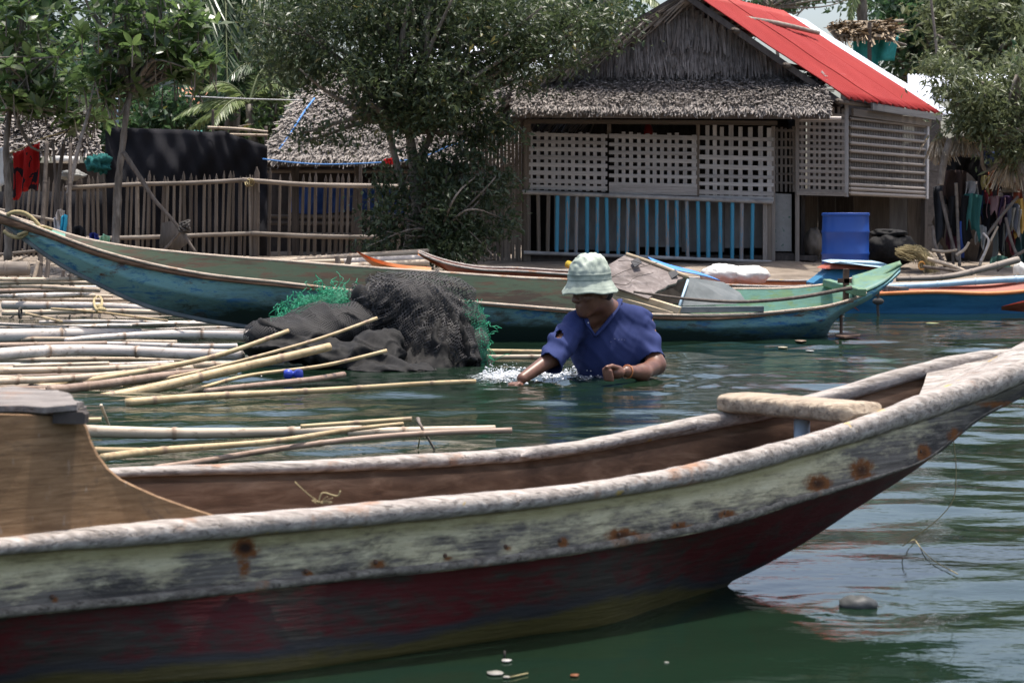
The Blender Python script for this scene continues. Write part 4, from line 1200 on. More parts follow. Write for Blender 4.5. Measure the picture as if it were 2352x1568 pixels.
M['bp_pale'] = bamboo_pole_mat('raft_bamboo', [(.25, (.40, .345, .30)), (.5, (.54, .485, .435)), (.8, (.63, .585, .54))])
M['bp_gold'] = bamboo_pole_mat('fresh_bamboo', [(.25, (.28, .19, .095)), (.5, (.44, .33, .18)), (.8, (.56, .44, .27))])
M['bp_tan'] = bamboo_pole_mat('tan_bamboo', [(.25, (.33, .25, .18)), (.5, (.46, .37, .27)), (.8, (.56, .47, .36))])
M['bp_brown'] = bamboo_pole_mat('wet_bamboo', [(.25, (.16, .10, .07)), (.5, (.27, .19, .14)), (.8, (.36, .27, .21))])
pole('bamboo_pole', [P(2059, 642, 18.4), P(2161, 635, 18.4), P(2270, 612, 18.5), P(2340, 596, 18.6)], .022, .034, 'bamboo_grey', 'brown bamboo pole slanting up to the right edge above the blue boat')
pole('pole', [P(2030, 656, 17.3), P(2200, 648, 17.3), P(2380, 638, 17.3)], .026, .03, 'pole_blue', 'light blue painted pole lying along the blue boat')
pole('bamboo_pole', [P(1773, 653, 18.9), P(1890, 660, 18.9)], .016, .016, 'bp_tan', 'short tan pole on the bank left of the blue cabin')
mb = MB().tube(spline([tuple(P(x, y, 16.5)) for x, y in ((2018, 665), (2016, 695), (2019, 748), (2020, 775))], 20), .012, 6)
mb.ball(P(2017, 692, 16.5), (.05, .03, .03)).tube(spline([tuple(P(x, y, 16.5)) for x, y in ((2008, 690), (2017, 694), (2026, 688), (2024, 698))], 10), .009, 6)
obj('mooring_rope', mb, M['rope_dark'], cat='rope', label='dark knotted rope hanging from the blue boat into the water')

# ------------------------------------------------------------------ bamboo raft and loose poles
Yz = lambda y, z: (CAM_H-z)*F/(y-520)          # rough distance of a pole at height z seen at row y
RP = 'poles of the bamboo raft'
LP = 'loose bamboo poles'
def rp(x0, y0, x1, y1, t0, t1, z0, z1, mat, label, mid=None, group=RP, nodes=None):
    a, b = W(x0, y0, z0), W(x1, y1, z1)
    pts = [a, b] if mid is None else [a] + [W(x, y, z) for x, y, z in mid] + [b]
    r0, r1 = t0/2*a.y/F, t1/2*b.y/F
    return pole('bamboo_pole', pts, r0, r1, mat, label, nodes=nodes, group=group, nn=10)
rp(-30, 767, 325, 763, 34, 24, .06, .05, 'bp_pale', 'thick pale raft pole ending under a thinner one at the left edge', None, RP, .5)
rp(150, 787, 585, 768, 10, 28, .05, .075, 'bp_pale', 'pale raft pole swelling towards the net with a brown peeled patch', [(240, 776, .06), (350, 768, .075)], RP, .5)
rp(-30, 795, 245, 789, 17, 13, .05, .05, 'bp_brown', 'rough grey brown pole between two thick pale raft poles')
rp(235, 789, 545, 790, 12, 14, .04, .05, 'bp_pale', 'pale raft pole with a brown band in line with a rough grey one')
rp(-30, 820, 560, 812, 30, 25, .06, .06, 'bp_pale', 'thickest pale raft pole, just above the upward leaning sticks', [(250, 806, .065)], RP, .5)
rp(30, 840, 250, 834, 9, 9, .05, .05, 'bp_tan', 'thin tan pole squeezed below the thickest raft pole')
rp(-30, 858, 540, 832, 15, 17, .05, .04, 'bp_tan', 'tan raft pole with a frayed muddy right end', [(220, 845, .06)])
rp(-30, 873, 440, 852, 17, 16, .05, .04, 'bp_tan', 'tan raft pole crossing under the longest leaning stick')
rp(110, 893, 490, 858, 22, 18, .03, .04, 'bp_brown', 'brown wet bamboo pole below the leaning sticks')
rp(90, 741, 450, 736, 8, 9, .05, .06, 'bp_pale', 'thin pale pole at the far side of the raft nearest the hull')
rp(160, 750, 500, 744, 7, 8, .05, .05, 'bp_pale', 'thin pale pole second from the hull on the raft')
rp(270, 758, 540, 750, 8, 8, .05, .05, 'bp_pale', 'short pale pole third from the hull on the raft')
rp(-30, 742, 300, 751, 8, 7, .04, .05, 'bp_pale', 'thin pale pole sloping down beside a stretched string')
rp(8, 702, 385, 708, 20, 17, .10, .09, 'bp_pale', 'thick pale pole tied with a dark band behind the raft', None, RP, .6)
rp(5, 719, 390, 718, 13, 13, .07, .07, 'bp_tan', 'tan pole tied below a thick pale one behind the raft')
rp(117, 711, 385, 732, 6, 5, .12, .08, 'bp_gold', 'thin yellow cane lying askew behind the raft')
rp(60, 720, 142, 738, 7, 5, .10, .07, 'bp_gold', 'short broken yellow cane behind the raft')
rp(-30, 690, 310, 690, 9, 9, .12, .12, 'bp_tan', 'thin tan pole just below the raised blue bow')
rp(-30, 674, 260, 676, 10, 8, .16, .15, 'bp_tan', 'tan pole on the mud under the raised blue bow')
rp(-30, 659, 240, 660, 8, 8, .18, .18, 'bp_pale', 'pale pole on the mud behind the standing posts')
rp(60, 645, 230, 648, 9, 8, .20, .20, 'bp_pale', 'farthest pale pole on the mud under the raised bow')
rp(-30, 641, 60, 640, 14, 12, .21, .21, 'bp_tan', 'short thick tan pole by the grey log at the left edge')
rp(1040, 805, 1262, 808, 11, 10, .03, .03, 'bp_gold', 'yellow brown bamboo end right of the net')
rp(1050, 820, 1255, 819, 11, 11, .03, .03, 'bp_tan', 'tan bamboo end lowest right of the net, in the water')
rp(470, 894, 790, 861, 12, 14, .03, .03, 'bp_brown', 'brown wet bamboo pole floating beside the blue plastic scrap', [(640, 880, .03)], LP)
rp(290, 919, 1093, 884, 20, 10, .03, .07, 'bp_gold', 'long straight yellow pole floating in front of the net', [(729, 897, .04)], LP, .30)
FR = 'sunken poles under the raft'
frr = random.Random(12)
ORD = 'first second third fourth fifth sixth seventh eighth ninth tenth eleventh twelfth thirteenth fourteenth fifteenth sixteenth seventeenth eighteenth nineteenth twentieth twenty-first twenty-second twenty-third twenty-fourth twenty-fifth twenty-sixth twenty-seventh twenty-eighth'.split()
CN = {'bp_pale': 'pale', 'bp_tan': 'tan', 'bp_brown': 'brown'}
for i, (y, m) in enumerate(sorted(((752, 'bp_pale'), (778, 'bp_pale'), (784, 'bp_tan'), (802, 'bp_pale'), (828, 'bp_tan'), (834, 'bp_pale'), (846, 'bp_brown'), (852, 'bp_tan'), (862, 'bp_brown'), (866, 'bp_tan'), (880, 'bp_brown'), (886, 'bp_tan'), (897, 'bp_brown'), (733, 'bp_tan'), (726, 'bp_brown'), (697, 'bp_brown'), (683, 'bp_tan'), (668, 'bp_brown'), (652, 'bp_tan'), (713, 'bp_tan'), (839, 'bp_tan'), (857, 'bp_pale'), (871, 'bp_brown'), (876, 'bp_tan'), (890, 'bp_brown'), (660, 'bp_tan'), (676, 'bp_pale'), (644, 'bp_tan')))):
    x1 = frr.uniform(400, 545) if 740 < y < 875 else (frr.uniform(200, 380) if y < 740 else frr.uniform(120, 300))
    z_ = .012 if y > 740 else float(ground_z(-3.5, CAM_H*F/(y-520)*.85))+.04
    rp(-40+frr.uniform(-10, 10), y+frr.uniform(-3, 3), x1, y+frr.uniform(-5, 3), frr.uniform(10, 14), frr.uniform(9, 12), z_, z_, m, 'low %s bamboo pole in the gaps of the raft, %s counted from the shore' % (CN[m], ORD[i]), None, FR)
def lp(pts, t0, t1, mat, label, nodes=.3):
    q = [P(*p) for p in pts]
    pole('bamboo_pole', q, t0/2*q[0].y/F, t1/2*q[-1].y/F, mat, label, nodes=nodes, group=LP, nn=10)
lp([(40, 889, 9.1), (227, 867, 9.25), (470, 820, 9.5), (662, 758, 9.75)], 17, 10, 'bp_gold', 'upper leaning yellow stick ending left of the green net')
lp([(227, 897, 9.0), (470, 848, 9.3), (682, 790, 9.6), (866, 724, 9.9)], 8, 8, 'bp_gold', 'thin leaning yellow stick with the highest tip, over the black net')
lp([(165, 922, 8.6), (410, 880, 8.9), (643, 829, 9.2), (757, 799, 9.35)], 27, 19, 'bp_gold', 'thickest leaning yellow stick with a slanted cut end', .36)
lp([(202, 940, 8.5), (410, 900, 8.9), (560, 862, 9.2), (743, 836, 9.4), (889, 803, 9.5)], 9, 9, 'bp_gold', 'lowest leaning yellow stick pointing at the black net fold')
rp(190, 990, 830, 984, 30, 20, .035, .04, 'bp_tan', 'thick tan pole floating behind the near boat', [(640, 986, .035)], LP, .42)
rp(800, 992, 1137, 985, 20, 19, .03, .03, 'bp_tan', 'greenish tan pole with a frayed knot floating behind the near boat', None, LP)
rp(690, 979, 946, 962, 10, 12, .07, .09, 'bp_gold', 'thin yellow cane lying on top of a thick floating tan pole', None, LP)
rp(238, 1060, 926, 972, 20, 9, .05, .08, 'bp_gold', 'tapering yellow pole nearest the plywood screen', [(383, 1038, .05), (640, 1011, .06), (792, 988, .07)], LP)
rp(360, 1062, 1176, 993, 14, 14, .03, .06, 'bp_brown', 'split brown pole floating closest to the near boat', [(588, 1034, .03), (797, 1016, .04), (1000, 1002, .05)], LP)
rp(215, 1034, 372, 1036, 17, 16, .03, .03, 'bp_gold', 'short yellow stub beside the plywood screen', None, LP)
rp(188, 964, 233, 963, 11, 11, .04, .04, 'bp_gold', 'tiny cut bamboo stub peeping past the plank top', None, LP)
pole('twig', [W(232, 930, .12), W(250, 976, .04)], .006, .005, 'bp_tan', 'short bare twig between the leaning sticks and the thick floating pole', cat='twig')
pole('twig', [W(960, 962, .08), W(975, 992, .06), W(998, 1032, .0)], .008, .004, 'post_wood', 'dark forked twig standing across the floating poles', cat='twig')
mb = MB().tube([W(967, 990, .065), W(960, 1030, .0)], .0025, 5)
obj('string', mb, M['rope_tan'], cat='string', label='loose string hanging from the dark twig')
mb = MB().tube(spline([tuple(W(x, y, .105)) for x, y in ((-20, 744), (150, 748), (300, 754), (450, 757), (640, 759))], 40), .0035, 6)
obj('string', mb, M['rope_dark'], cat='string', label='long dark string stretched over the raft to the net')
mb = MB().tube([W(225+9*math.cos(t), 697-16*math.sin(t), .13) + Vector((0, .02*math.sin(t*2), 0)) for t in np.linspace(-.8, 4.4, 24)], .011, 7)
mb.ball(W(233, 712, .12), (.04, .03, .025)).ball(W(228, 706, .13), (.03, .03, .03))
obj('rope', mb, M['rope_tan'], cat='rope', label='small knotted loop of tan rope on the pale raft pole')
for i, x in enumerate((39, 47)):
    c = W(x, 702, .10)
mb = MB()
for y, r in ((702, .056), (719, .04)):
    c = W(46, y, .09)
    mb.tube([c + Vector((.002, r*math.cos(t), r*math.sin(t))) for t in np.linspace(0, 6.4, 18)], .008, 5)
obj('lashing', mb, M['rope_dark'], cat='lashing', label='dark band tying two raft poles at the left edge')
LG = 'cut logs at the left shore'
pole('log', [W(-60, 617, .34), W(66, 617, .34)], .075, .07, 'bamboo_grey', 'upper grey sawn log at the left edge', cat='log', group=LG, nn=14)
pole('log', [W(-60, 654, .22), W(56, 653, .22)], .065, .062, 'bamboo_grey', 'lower grey sawn log at the left edge', cat='log', group=LG, nn=14)
pole('branch', [P(-20, 607, 20), P(30, 600, 20.2), P(62, 588, 20.4)], .018, .012, 'bp_tan', 'curved pale branch above the grey sawn logs', cat='branch')
# logs before the fence
for i, (x0, y0, x1, y1, t, lab) in enumerate(((640, 600, 985, 578, 15, 'uppermost pale log of the pile before the fence'), (700, 606, 990, 592, 17, 'middle pale log of the pile before the fence'), (780, 612, 985, 603, 16, 'lowest pale log of the pile before the fence'), (655, 603, 790, 599, 9, 'thin pale pole beside the log pile before the fence'))):
    pole('log', [P(x0, y0, 20.6-.15*i), P((x0+x1)/2, (y0+y1)/2-1, 20.7-.15*i), P(x1, y1, 20.8-.15*i)], t*.4*20.6/F, t/2*20.6/F, 'bp_tan' if i != 1 else 'bp_pale', lab, cat='log', group='logs before the fence', nn=12, nodes=1.0)
for i, (x, lean, lab) in enumerate(((778, -4, 'short dark stump left of the orange bow'), (796, 8, 'short leaning stump behind the orange bow'))):
    pole('stump', [P(x, 615, 20.2), P(x+lean, 588, 20.2)], .03, .025, 'post_wood', lab, cat='stump')
# ------------------------------------------------------------------ smooth solids (signed distances meshed by surface nets)
def sdf_grid(prims, h, k, pad=.03):
    lo, hi = np.full(3, 1e9), np.full(3, -1e9)
    bb = []
    for p in prims:
        if p[0] == 'cap':
            a, b = np.array(tuple(p[1])), np.array(tuple(p[2]))
            r = max(p[3], p[4])
            l, u = np.minimum(a, b)-r, np.maximum(a, b)+r
        else:
            c = np.array(tuple(p[1]))
            r = max(p[2])
            l, u = c-r, c+r
        bb.append((l, u))
        lo, hi = np.minimum(lo, l), np.maximum(hi, u)
    lo -= pad; hi += pad
    n = np.ceil((hi-lo)/h).astype(int)+1
    D = np.ones(n, np.float32)
    ax = [lo[i]+h*np.arange(n[i]) for i in range(3)]
    for p, (l, u) in zip(prims, bb):
        kk = p[-1] if isinstance(p[-1], dict) and 'k' in p[-1] else {'k': k}
        kv = kk['k']
        m = kv + 3*h
        i0 = np.maximum(((l-m-lo)/h).astype(int), 0)
        i1 = np.minimum(((u+m-lo)/h).astype(int)+2, n)
        sl = tuple(slice(a, b) for a, b in zip(i0, i1))
        X, Y, Z = np.meshgrid(*[ax[i][sl[i]] for i in range(3)], indexing='ij')
        Q = np.stack([X, Y, Z], -1)
        if p[0] == 'cap':
            a, b = np.array(tuple(p[1])), np.array(tuple(p[2]))
            ab = b-a
            t = np.clip(((Q-a)@ab)/max(ab@ab, 1e-9), 0, 1)
            d = np.linalg.norm(Q-a-t[..., None]*ab, axis=-1) - (p[3]+(p[4]-p[3])*t)
        else:
            c = np.array(tuple(p[1]))
            r = np.array(p[2])
            q = Q-c
            if len(p) > 3 and p[3] is not None and not isinstance(p[3], dict):
                q = q @ p[3]
            k0 = np.linalg.norm(q/r, axis=-1)
            k1 = np.linalg.norm(q/(r*r), axis=-1)
            d = np.where(k1 > 1e-6, k0*(k0-1)/np.maximum(k1, 1e-6), -min(r))
        o = D[sl]
        hh = np.clip(.5+.5*(o-d)/kv, 0, 1)
        D[sl] = o*(1-hh)+d*hh - kv*hh*(1-hh)
    return D, lo, h

def nets(D, lo, h, iso=0.0):
    D = D - iso
    s = D < 0
    nx, ny, nz = D.shape
    cnt = np.zeros((nx-1, ny-1, nz-1), np.int32)
    acc = np.zeros((nx-1, ny-1, nz-1, 3), np.float32)
    base = np.stack(np.meshgrid(np.arange(nx-1), np.arange(ny-1), np.arange(nz-1), indexing='ij'), -1)
    for axis in range(3):
        oth = [a for a in range(3) if a != axis]
        for o1 in (0, 1):
            for o2 in (0, 1):
                st = [0, 0, 0]
                st[oth[0]], st[oth[1]] = o1, o2
                en = list(st)
                en[axis] = 1
                a = D[st[0]:st[0]+nx-1, st[1]:st[1]+ny-1, st[2]:st[2]+nz-1]
                b = D[en[0]:en[0]+nx-1, en[1]:en[1]+ny-1, en[2]:en[2]+nz-1]
                c = (a < 0) != (b < 0)
                t = np.where(c, a/(a-b+1e-12), 0)
                cnt += c
                for i in range(3):
                    acc[..., i] += np.where(c, st[i] + (t if i == axis else 0), 0)
    m = cnt > 0
    idx = -np.ones(cnt.shape, np.int64)
    idx[m] = np.arange(m.sum())
    V = (base[m] + acc[m]/cnt[m][:, None])*h + lo
    Fs = []
    for axis in range(3):
        a = s[:-1] if axis == 0 else (s[:, :-1] if axis == 1 else s[:, :, :-1])
        b = s[1:] if axis == 0 else (s[:, 1:] if axis == 1 else s[:, :, 1:])
        I = np.argwhere(a != b)
        o1, o2 = [x for x in range(3) if x != axis]
        I = I[(I[:, o1] > 0) & (I[:, o2] > 0) & (I[:, o1] < cnt.shape[o1]) & (I[:, o2] < cnt.shape[o2])]
        e1, e2 = np.zeros(3, int), np.zeros(3, int)
        e1[o1] = 1
        e2[o2] = 1
        q = np.stack([idx[tuple((I-e1-e2).T)], idx[tuple((I-e2).T)], idx[tuple(I.T)], idx[tuple((I-e1).T)]], 1)
        flip = a[tuple(I.T)] if axis != 1 else ~a[tuple(I.T)]
        q[~flip] = q[~flip][:, ::-1]
        Fs.append(q)
    return V, np.vstack(Fs)

def normals(V, Fq):
    n = np.cross(V[Fq[:, 2]]-V[Fq[:, 0]], V[Fq[:, 3]]-V[Fq[:, 1]])
    N = np.zeros_like(V)
    for i in range(4):
        np.add.at(N, Fq[:, i], n)
    return N/(np.linalg.norm(N, axis=1)[:, None]+1e-12)

def to_px(V):
    d = V - np.array([0, 0, CAM_H])
    dep = d[:, 1]*cp_ - d[:, 2]*sp_
    up = d[:, 1]*sp_ + d[:, 2]*cp_
    return 1176+F*d[:, 0]/dep, 784-F*up/dep

def drop(V, Fq, kill):
    keep = ~kill[Fq].any(1)
    Fq = Fq[keep]
    used = np.unique(Fq)
    mp = -np.ones(len(V), np.int64)
    mp[used] = np.arange(len(used))
    return V[used], mp[Fq]

def inpoly(x, y, poly):
    c = np.zeros(len(x), bool)
    n = len(poly)
    for i in range(n):
        x0, y0 = poly[i]
        x1, y1 = poly[(i+1) % n]
        cond = ((y0 > y) != (y1 > y)) & (x < (x1-x0)*(y-y0)/(y1-y0+1e-12)+x0)
        c ^= cond
    return c

# ------------------------------------------------------------------ fishing nets on the raft end
def net_mat(name, c, cell, dens=.2, warp=.5, under=None):
    k = NT(name)
    v = k.coord()
    nz = k.n('TexNoise', Vector=v, Scale=4.0, Detail=2.0).outputs['Color']
    w = k.n('VectorMath', {'operation': 'SCALE'}, i0=nz, Scale=warp*.25).outputs[0]
    v2 = k.n('VectorMath', {'operation': 'ADD'}, i0=v, i1=w).outputs[0]
    sp = k.n('SeparateXYZ', Vector=v2)
    x, z = k.math('ADD', sp.outputs[0], k.math('MULTIPLY', sp.outputs[1], .6)), k.math('ADD', sp.outputs[2], k.math('MULTIPLY', sp.outputs[1], .5))
    a = k.math('MULTIPLY', k.math('ADD', x, k.math('MULTIPLY', z, .35)), 1/cell)
    b = k.math('MULTIPLY', k.math('SUBTRACT', z, k.math('MULTIPLY', x, .6)), 1/cell)
    la = k.math('LESS_THAN', k.math('FRACT', a), dens)
    lb = k.math('LESS_THAN', k.math('FRACT', b), dens)
    al = k.math('MAXIMUM', la, lb)
    return k.done(k.pbr(c, .7, None, .3, alpha=al))
M['net_black'] = net_mat('black_net', (.045, .043, .043), .0165, .25)
M['net_fine'] = net_mat('fine_dark_net', (.035, .034, .034), .013, .3)
M['net_green'] = net_mat('green_net', (.02, .16, .09), .015, .25)
k = NT('dark_cloth_net')
f = k.noise(k.coord(), 30, 4, .6)
wv = k.n('TexWave', Vector=k.coord(), Scale=55.0, Distortion=2.0).outputs['Fac']
M['net_cloth'] = k.done(k.pbr(k.ramp(f, [(.3, (.008, .008, .008)), (.7, (.024, .023, .022))]), .8, k.bump(wv, .2, .003), .2))
M['green_twine'] = plain('green_twine', (.025, .28, .15), .6, .3, .3, 20)

def ell(px, py, Y, rx, ry, rd):
    s = Y/F
    return ('ell', P(px, py, Y), (rx*s, rd, ry*s))
def fold(V, N, amp, seed, dirs):
    q = V[:, 0]*dirs[0] + V[:, 2]*dirs[1] + V[:, 1]*dirs[2]
    w = vnoise(V, 4, seed)
    r = 1-np.abs(np.sin(q*16 + 3.0*w + seed))
    r2 = 1-np.abs(np.sin(q*37 + 5*w + seed*2.1))
    return V + N*(amp*(r**2 - .4) + amp*.4*(r2**2-.4) + .35*amp*vnoise(V, 14, seed+3))[:, None]
def drape(V, N, amp, seed, c):
    d = V - np.array(tuple(c))
    a = np.arctan2(d[:, 0], -d[:, 2]+.05)
    rr_ = np.hypot(d[:, 0], d[:, 2])
    w = vnoise(V, 5, seed)
    q = a*9 + 2.2*w + rr_*4
    r = (1-np.abs(np.sin(q)))**1.6
    r2 = (1-np.abs(np.sin(q*2.3+1.3+2*w)))**1.6
    fall = np.clip(rr_/.18, .25, 1)
    return V + N*(amp*fall*(r - .35) + .5*amp*fall*(r2-.35) + .3*amp*vnoise(V, 16, seed+2))[:, None]
def blob(prims, h, k_, iso=0, amp=.02, seed=1, dirs=(1, .6, .3), top=None):
    D, lo, hh = sdf_grid(prims, h, k_)
    V, Fq = nets(D, lo, hh, iso)
    N = normals(V, Fq)
    if top is not None:
        return drape(V, N, amp, seed, top), Fq
    return fold(V, N, amp, seed, dirs), Fq
pile = thing('fishing_net', 'heap of black fishing net with loose mesh piled at the raft end', 'fishing net', P(960, 865, 10.6))
main = [ell(950, 745, 10.9, 120, 92, .26), ell(1000, 800, 10.8, 110, 80, .26), ell(1060, 830, 10.9, 55, 55, .2), ell(900, 700, 11.0, 85, 50, .18), ell(940, 850, 10.6, 120, 45, .2)]
NT_ = P(985, 668, 10.75)
V, Fq = blob(main, .013, .06, 0, .052, 2, top=NT_)
obj('net_heap', MB().add(V, Fq), M['net_cloth'], pile)
V, Fq = blob(main[:4], .015, .08, .018, .050, 5, top=NT_)
obj('net_layer', MB().add(V, Fq), M['net_black'], pile)
V, Fq = blob([ell(945, 690, 10.95, 118, 52, .26), ell(1020, 720, 10.9, 70, 70, .2)], .015, .08, .03, .040, 9, top=P(950, 650, 10.8))
obj('net_layer', MB().add(V, Fq), M['net_black'], pile)
sheet_ = thing('shade_net', 'dark fine mesh cloth crumpled in long folds left of the black net', 'net cloth', P(740, 860, 10.3))
fl = [ell(690, 770, 10.7, 110, 38, .2), ell(610, 770, 10.6, 45, 35, .12), ell(770, 750, 10.8, 120, 50, .18), ell(800, 815, 10.4, 130, 34, .18), ell(900, 848, 10.2, 110, 22, .16), ell(640, 800, 10.5, 80, 26, .14), ell(870, 790, 10.45, 60, 40, .12)]
V, Fq = blob(fl, .011, .05, 0, .036, 4, (.35, 1.15, .2))
obj('cloth', MB().add(V, Fq), M['net_cloth'], sheet_)
V, Fq = blob(fl[:3], .018, .06, .014, .016, 6, (.6, .8, .2))
obj('mesh_layer', MB().add(V, Fq), M['net_fine'], sheet_)
G = np.array([[tuple(P(618, 752, 10.6) + Vector((.085*(1+.1*math.sin(3*a))*math.cos(a), .07*math.sin(a), .03+.075*t + .01*math.sin(2*a)))) for a in np.linspace(0, 2*math.pi, 30)] for t in np.linspace(-1.2, 0, 6)])
obj('open_mouth', MB().grid(G), M['net_fine'], sheet_)
gnet = thing('fishing_net', 'bright green tangled fishing net beside the black heap', 'fishing net', P(740, 745, 11.2))
gp_ = [ell(748, 712, 11.15, 76, 36, .16), ell(698, 732, 11.1, 48, 24, .12), ell(782, 698, 11.15, 46, 32, .12)]
V, Fq = blob(gp_, .014, .04, -.01, .015, 8, (.8, .8, .2))
obj('net_body', MB().add(V, Fq), plain('deep_green', (.012, .12, .065), .7, .3, .4, 30), gnet)
V, Fq = blob(gp_, .016, .04, .012, .014, 3, (.6, .8, .2))
obj('mesh_layer', MB().add(V, Fq), M['net_green'], gnet)
mb = MB()
for i in range(230):
    e = gp_[rng.choice(3, p=[.5, .25, .25])]
    c = np.array(tuple(e[1]))
    r = np.array(e[2])
    d = rng.normal(0, 1, 3)
    d[1] = -abs(d[1]); d[2] = abs(d[2])*.9
    d /= np.linalg.norm(d)
    p0 = c + d*r*1.06
    st = rng.normal(0, .02, (6, 3))
    pts = p0 + np.cumsum(st, 0)
    mb.tube(spline(pts, 12), .0019, 4, cap=False)
obj('loose_twine', mb, M['green_twine'], gnet, kind='stuff')
mb = MB().tube(spline([tuple(P(x, y, 11.05)) for x, y in ((690, 712), (715, 700), (738, 692), (752, 690))], 14), .007, 6)
obj('head_rope', mb, M['rope_tan'], gnet)
gnet2 = thing('fishing_net', 'dark green fishing net hanging over the right side of the black heap', 'fishing net', P(1095, 860, 10.7))
g2 = [ell(1078, 770, 10.95, 38, 70, .16), ell(1098, 815, 10.85, 24, 45, .12), ell(1060, 740, 11.0, 36, 45, .14)]
V, Fq = blob(g2, .014, .05, 0, .015, 3, (1, .5, .2))
obj('net_body', MB().add(V, Fq), plain('black_green', (.012, .05, .035), .7, .3, .4, 30), gnet2)
V, Fq = blob(g2, .014, .05, .014, .014, 3, (1, .5, .2))
obj('mesh_layer', MB().add(V, Fq), M['net_green'], gnet2)
mb = MB()
for i in range(90):
    e = g2[rng.choice(3)]
    c, r = np.array(tuple(e[1])), np.array(e[2])
    d = rng.normal(0, 1, 3)
    d[1] = -abs(d[1]); d[0] = abs(d[0])
    d /= np.linalg.norm(d)
    mb.tube(spline(c + d*r*1.07 + np.cumsum(rng.normal(0, .016, (6, 3)), 0), 10), .0017, 4, cap=False)
obj('loose_twine', mb, M['green_twine'], gnet2, kind='stuff')
pr_ = [(.002, -.046), (.018, -.043), (.024, -.030), (.021, -.012), (.013, 0), (.021, .012), (.024, .030), (.018, .043), (.002, .046)]
mb = MB().lathe((0, 0, 0), spline(pr_, 30), 16)
mb.v = [np.stack([v[:, 2], v[:, 0], v[:, 1]], 1) + np.array(tuple(W(674, 859, .05))) for v in mb.v]
obj('float', mb, plain('blue_float', (.03, .06, .42), .35), cat='float', label='small blue plastic float on the wet bamboo')
mb = MB().slab([P(585, 873, 9.75), P(592, 866, 9.75), P(601, 860, 9.78), (P(604, 871, 9.75))], (0, .02, 0))
obj('plastic_scrap', mb, M['white_plastic'], cat='litter', label='clear crumpled plastic scrap left of the blue float')

# ------------------------------------------------------------------ the man
def skin_mat():
    k = NT('tanned_skin')
    f = k.noise(k.coord(), 22, 5, .6)
    col = k.ramp(f, [(.3, (.10, .043, .027)), (.7, (.18, .082, .051))])
    return k.done(k.pbr(col, .42, k.bump(k.noise(k.coord(), 90, 3), .12, .002), .45))
M['skin'] = skin_mat()
k = NT('blue_shirt_cloth')
f = k.noise(k.coord(), 5, 5, .6)
wv = k.noise(k.coord(), 220, 2)
wet = k.mapr(k.math('ADD', k.n('SeparateXYZ', Vector=k.n('NewGeometry').outputs['Position']).outputs[2], k.math('MULTIPLY', f, .12)), .06, .13, .55, 1)
M['shirt'] = k.done(k.pbr(k.scalecol(k.ramp(f, [(.3, (.021, .031, .098)), (.7, (.034, .047, .138))]), wet), .85, k.bump(wv, .15, .001), .15, Sheen_Weight=.0))
k = NT('faded_hat_cloth')
f = k.noise(k.coord(), 9, 6, .65)
hcol = k.ramp(f, [(.28, (.21, .245, .21)), (.5, (.37, .42, .355)), (.75, (.55, .59, .505))])
hcol = k.mix(k.math('MULTIPLY', k.attr('seam'), .6), hcol, (.10, .13, .13))
M['hat'] = k.done(k.pbr(hcol, .9, k.bump(k.noise(k.coord(), 120, 3), .2, .002), .1))

man = thing('person', 'man in a faded bucket hat and torn blue shirt standing chest deep in water', 'person', (P(1400, 870, 9.7).x, 9.72, -.55))
HC = P(1360, 668, 9.60)
hf = Vector((-.80, -.55, -.20)).normalized()
hu = (Vector((-.10, -.12, 1)) - hf*Vector((-.10, -.12, 1)).dot(hf)).normalized()
hr = hf.cross(hu)
RM = np.array([tuple(hf), tuple(hr), tuple(hu)]).T      # columns: local axes
H_ = lambda f_, r_, u_: HC + hf*f_ + hr*r_ + hu*u_
s = .001
sk = {'k': .008}
body = [
    ('ell', H_(-.005, 0, .028), (.096, .077, .094), RM),
    ('ell', H_(.030, 0, -.045), (.066, .060, .066), RM),
    ('cap', H_(.070, -.012, -.093), H_(.070, .012, -.093), .022, .022),
    ('cap', H_(-.030, 0, -.05), P(1393, 716, 9.69), .056, .062),
    ('cap', P(1393, 712, 9.69), P(1335, 738, 9.66), .050, .050),
    ('cap', P(1393, 712, 9.69), P(1458, 735, 9.76), .050, .055),
    ('ell', P(1397, 800, 9.73), (.165, .105, .17)),
    ('ell', P(1402, 900, 9.76), (.150, .10, .20)),
    ('ell', P(1404, 1000, 9.80), (.155, .105, .14)),
    ('cap', P(1385, 1010, 9.80), P(1375, 1180, 9.72), .085, .06),
    ('cap', P(1425, 1010, 9.82), P(1435, 1180, 9.78), .085, .06),
    ('cap', P(1318, 750, 9.65), P(1268, 820, 9.47), .050, .039),
    ('cap', P(1268, 822, 9.47), P(1200, 869, 9.33), .039, .027),
    ('cap', P(1476, 745, 9.77), P(1507, 838, 9.64), .056, .043),
    ('cap', P(1507, 838, 9.64), P(1475, 856, 9.47), .043, .037),
    ('cap', P(1475, 856, 9.47), P(1438, 853, 9.36), .037, .027),
    # face
    ('cap', H_(.088, 0, .020), H_(.112, 0, -.022), .008, .0135, sk),
    ('cap', H_(.102, -.013, -.026), H_(.102, .013, -.026), .009, .009, sk),
    ('cap', H_(.078, -.038, .030), H_(.078, .038, .030), .014, .014, sk),
    ('ell', H_(.060, -.042, -.018), (.026, .024, .022), RM, sk),
    ('ell', H_(.060, .042, -.018), (.026, .024, .022), RM, sk),
    ('cap', H_(.090, -.017, -.056), H_(.090, .017, -.056), .0085, .0085, sk),
    ('cap', H_(.087, -.015, -.071), H_(.087, .015, -.071), .0095, .0095, sk),
    ('ell', H_(-.012, -.078, -.005), (.028, .010, .034), RM, sk),
    ('ell', H_(-.012, .078, -.005), (.028, .010, .034), RM, sk),
    # closed hand on the right of the picture
    ('ell', P(1415, 856, 9.33), (.040, .028, .030), None, sk),
]
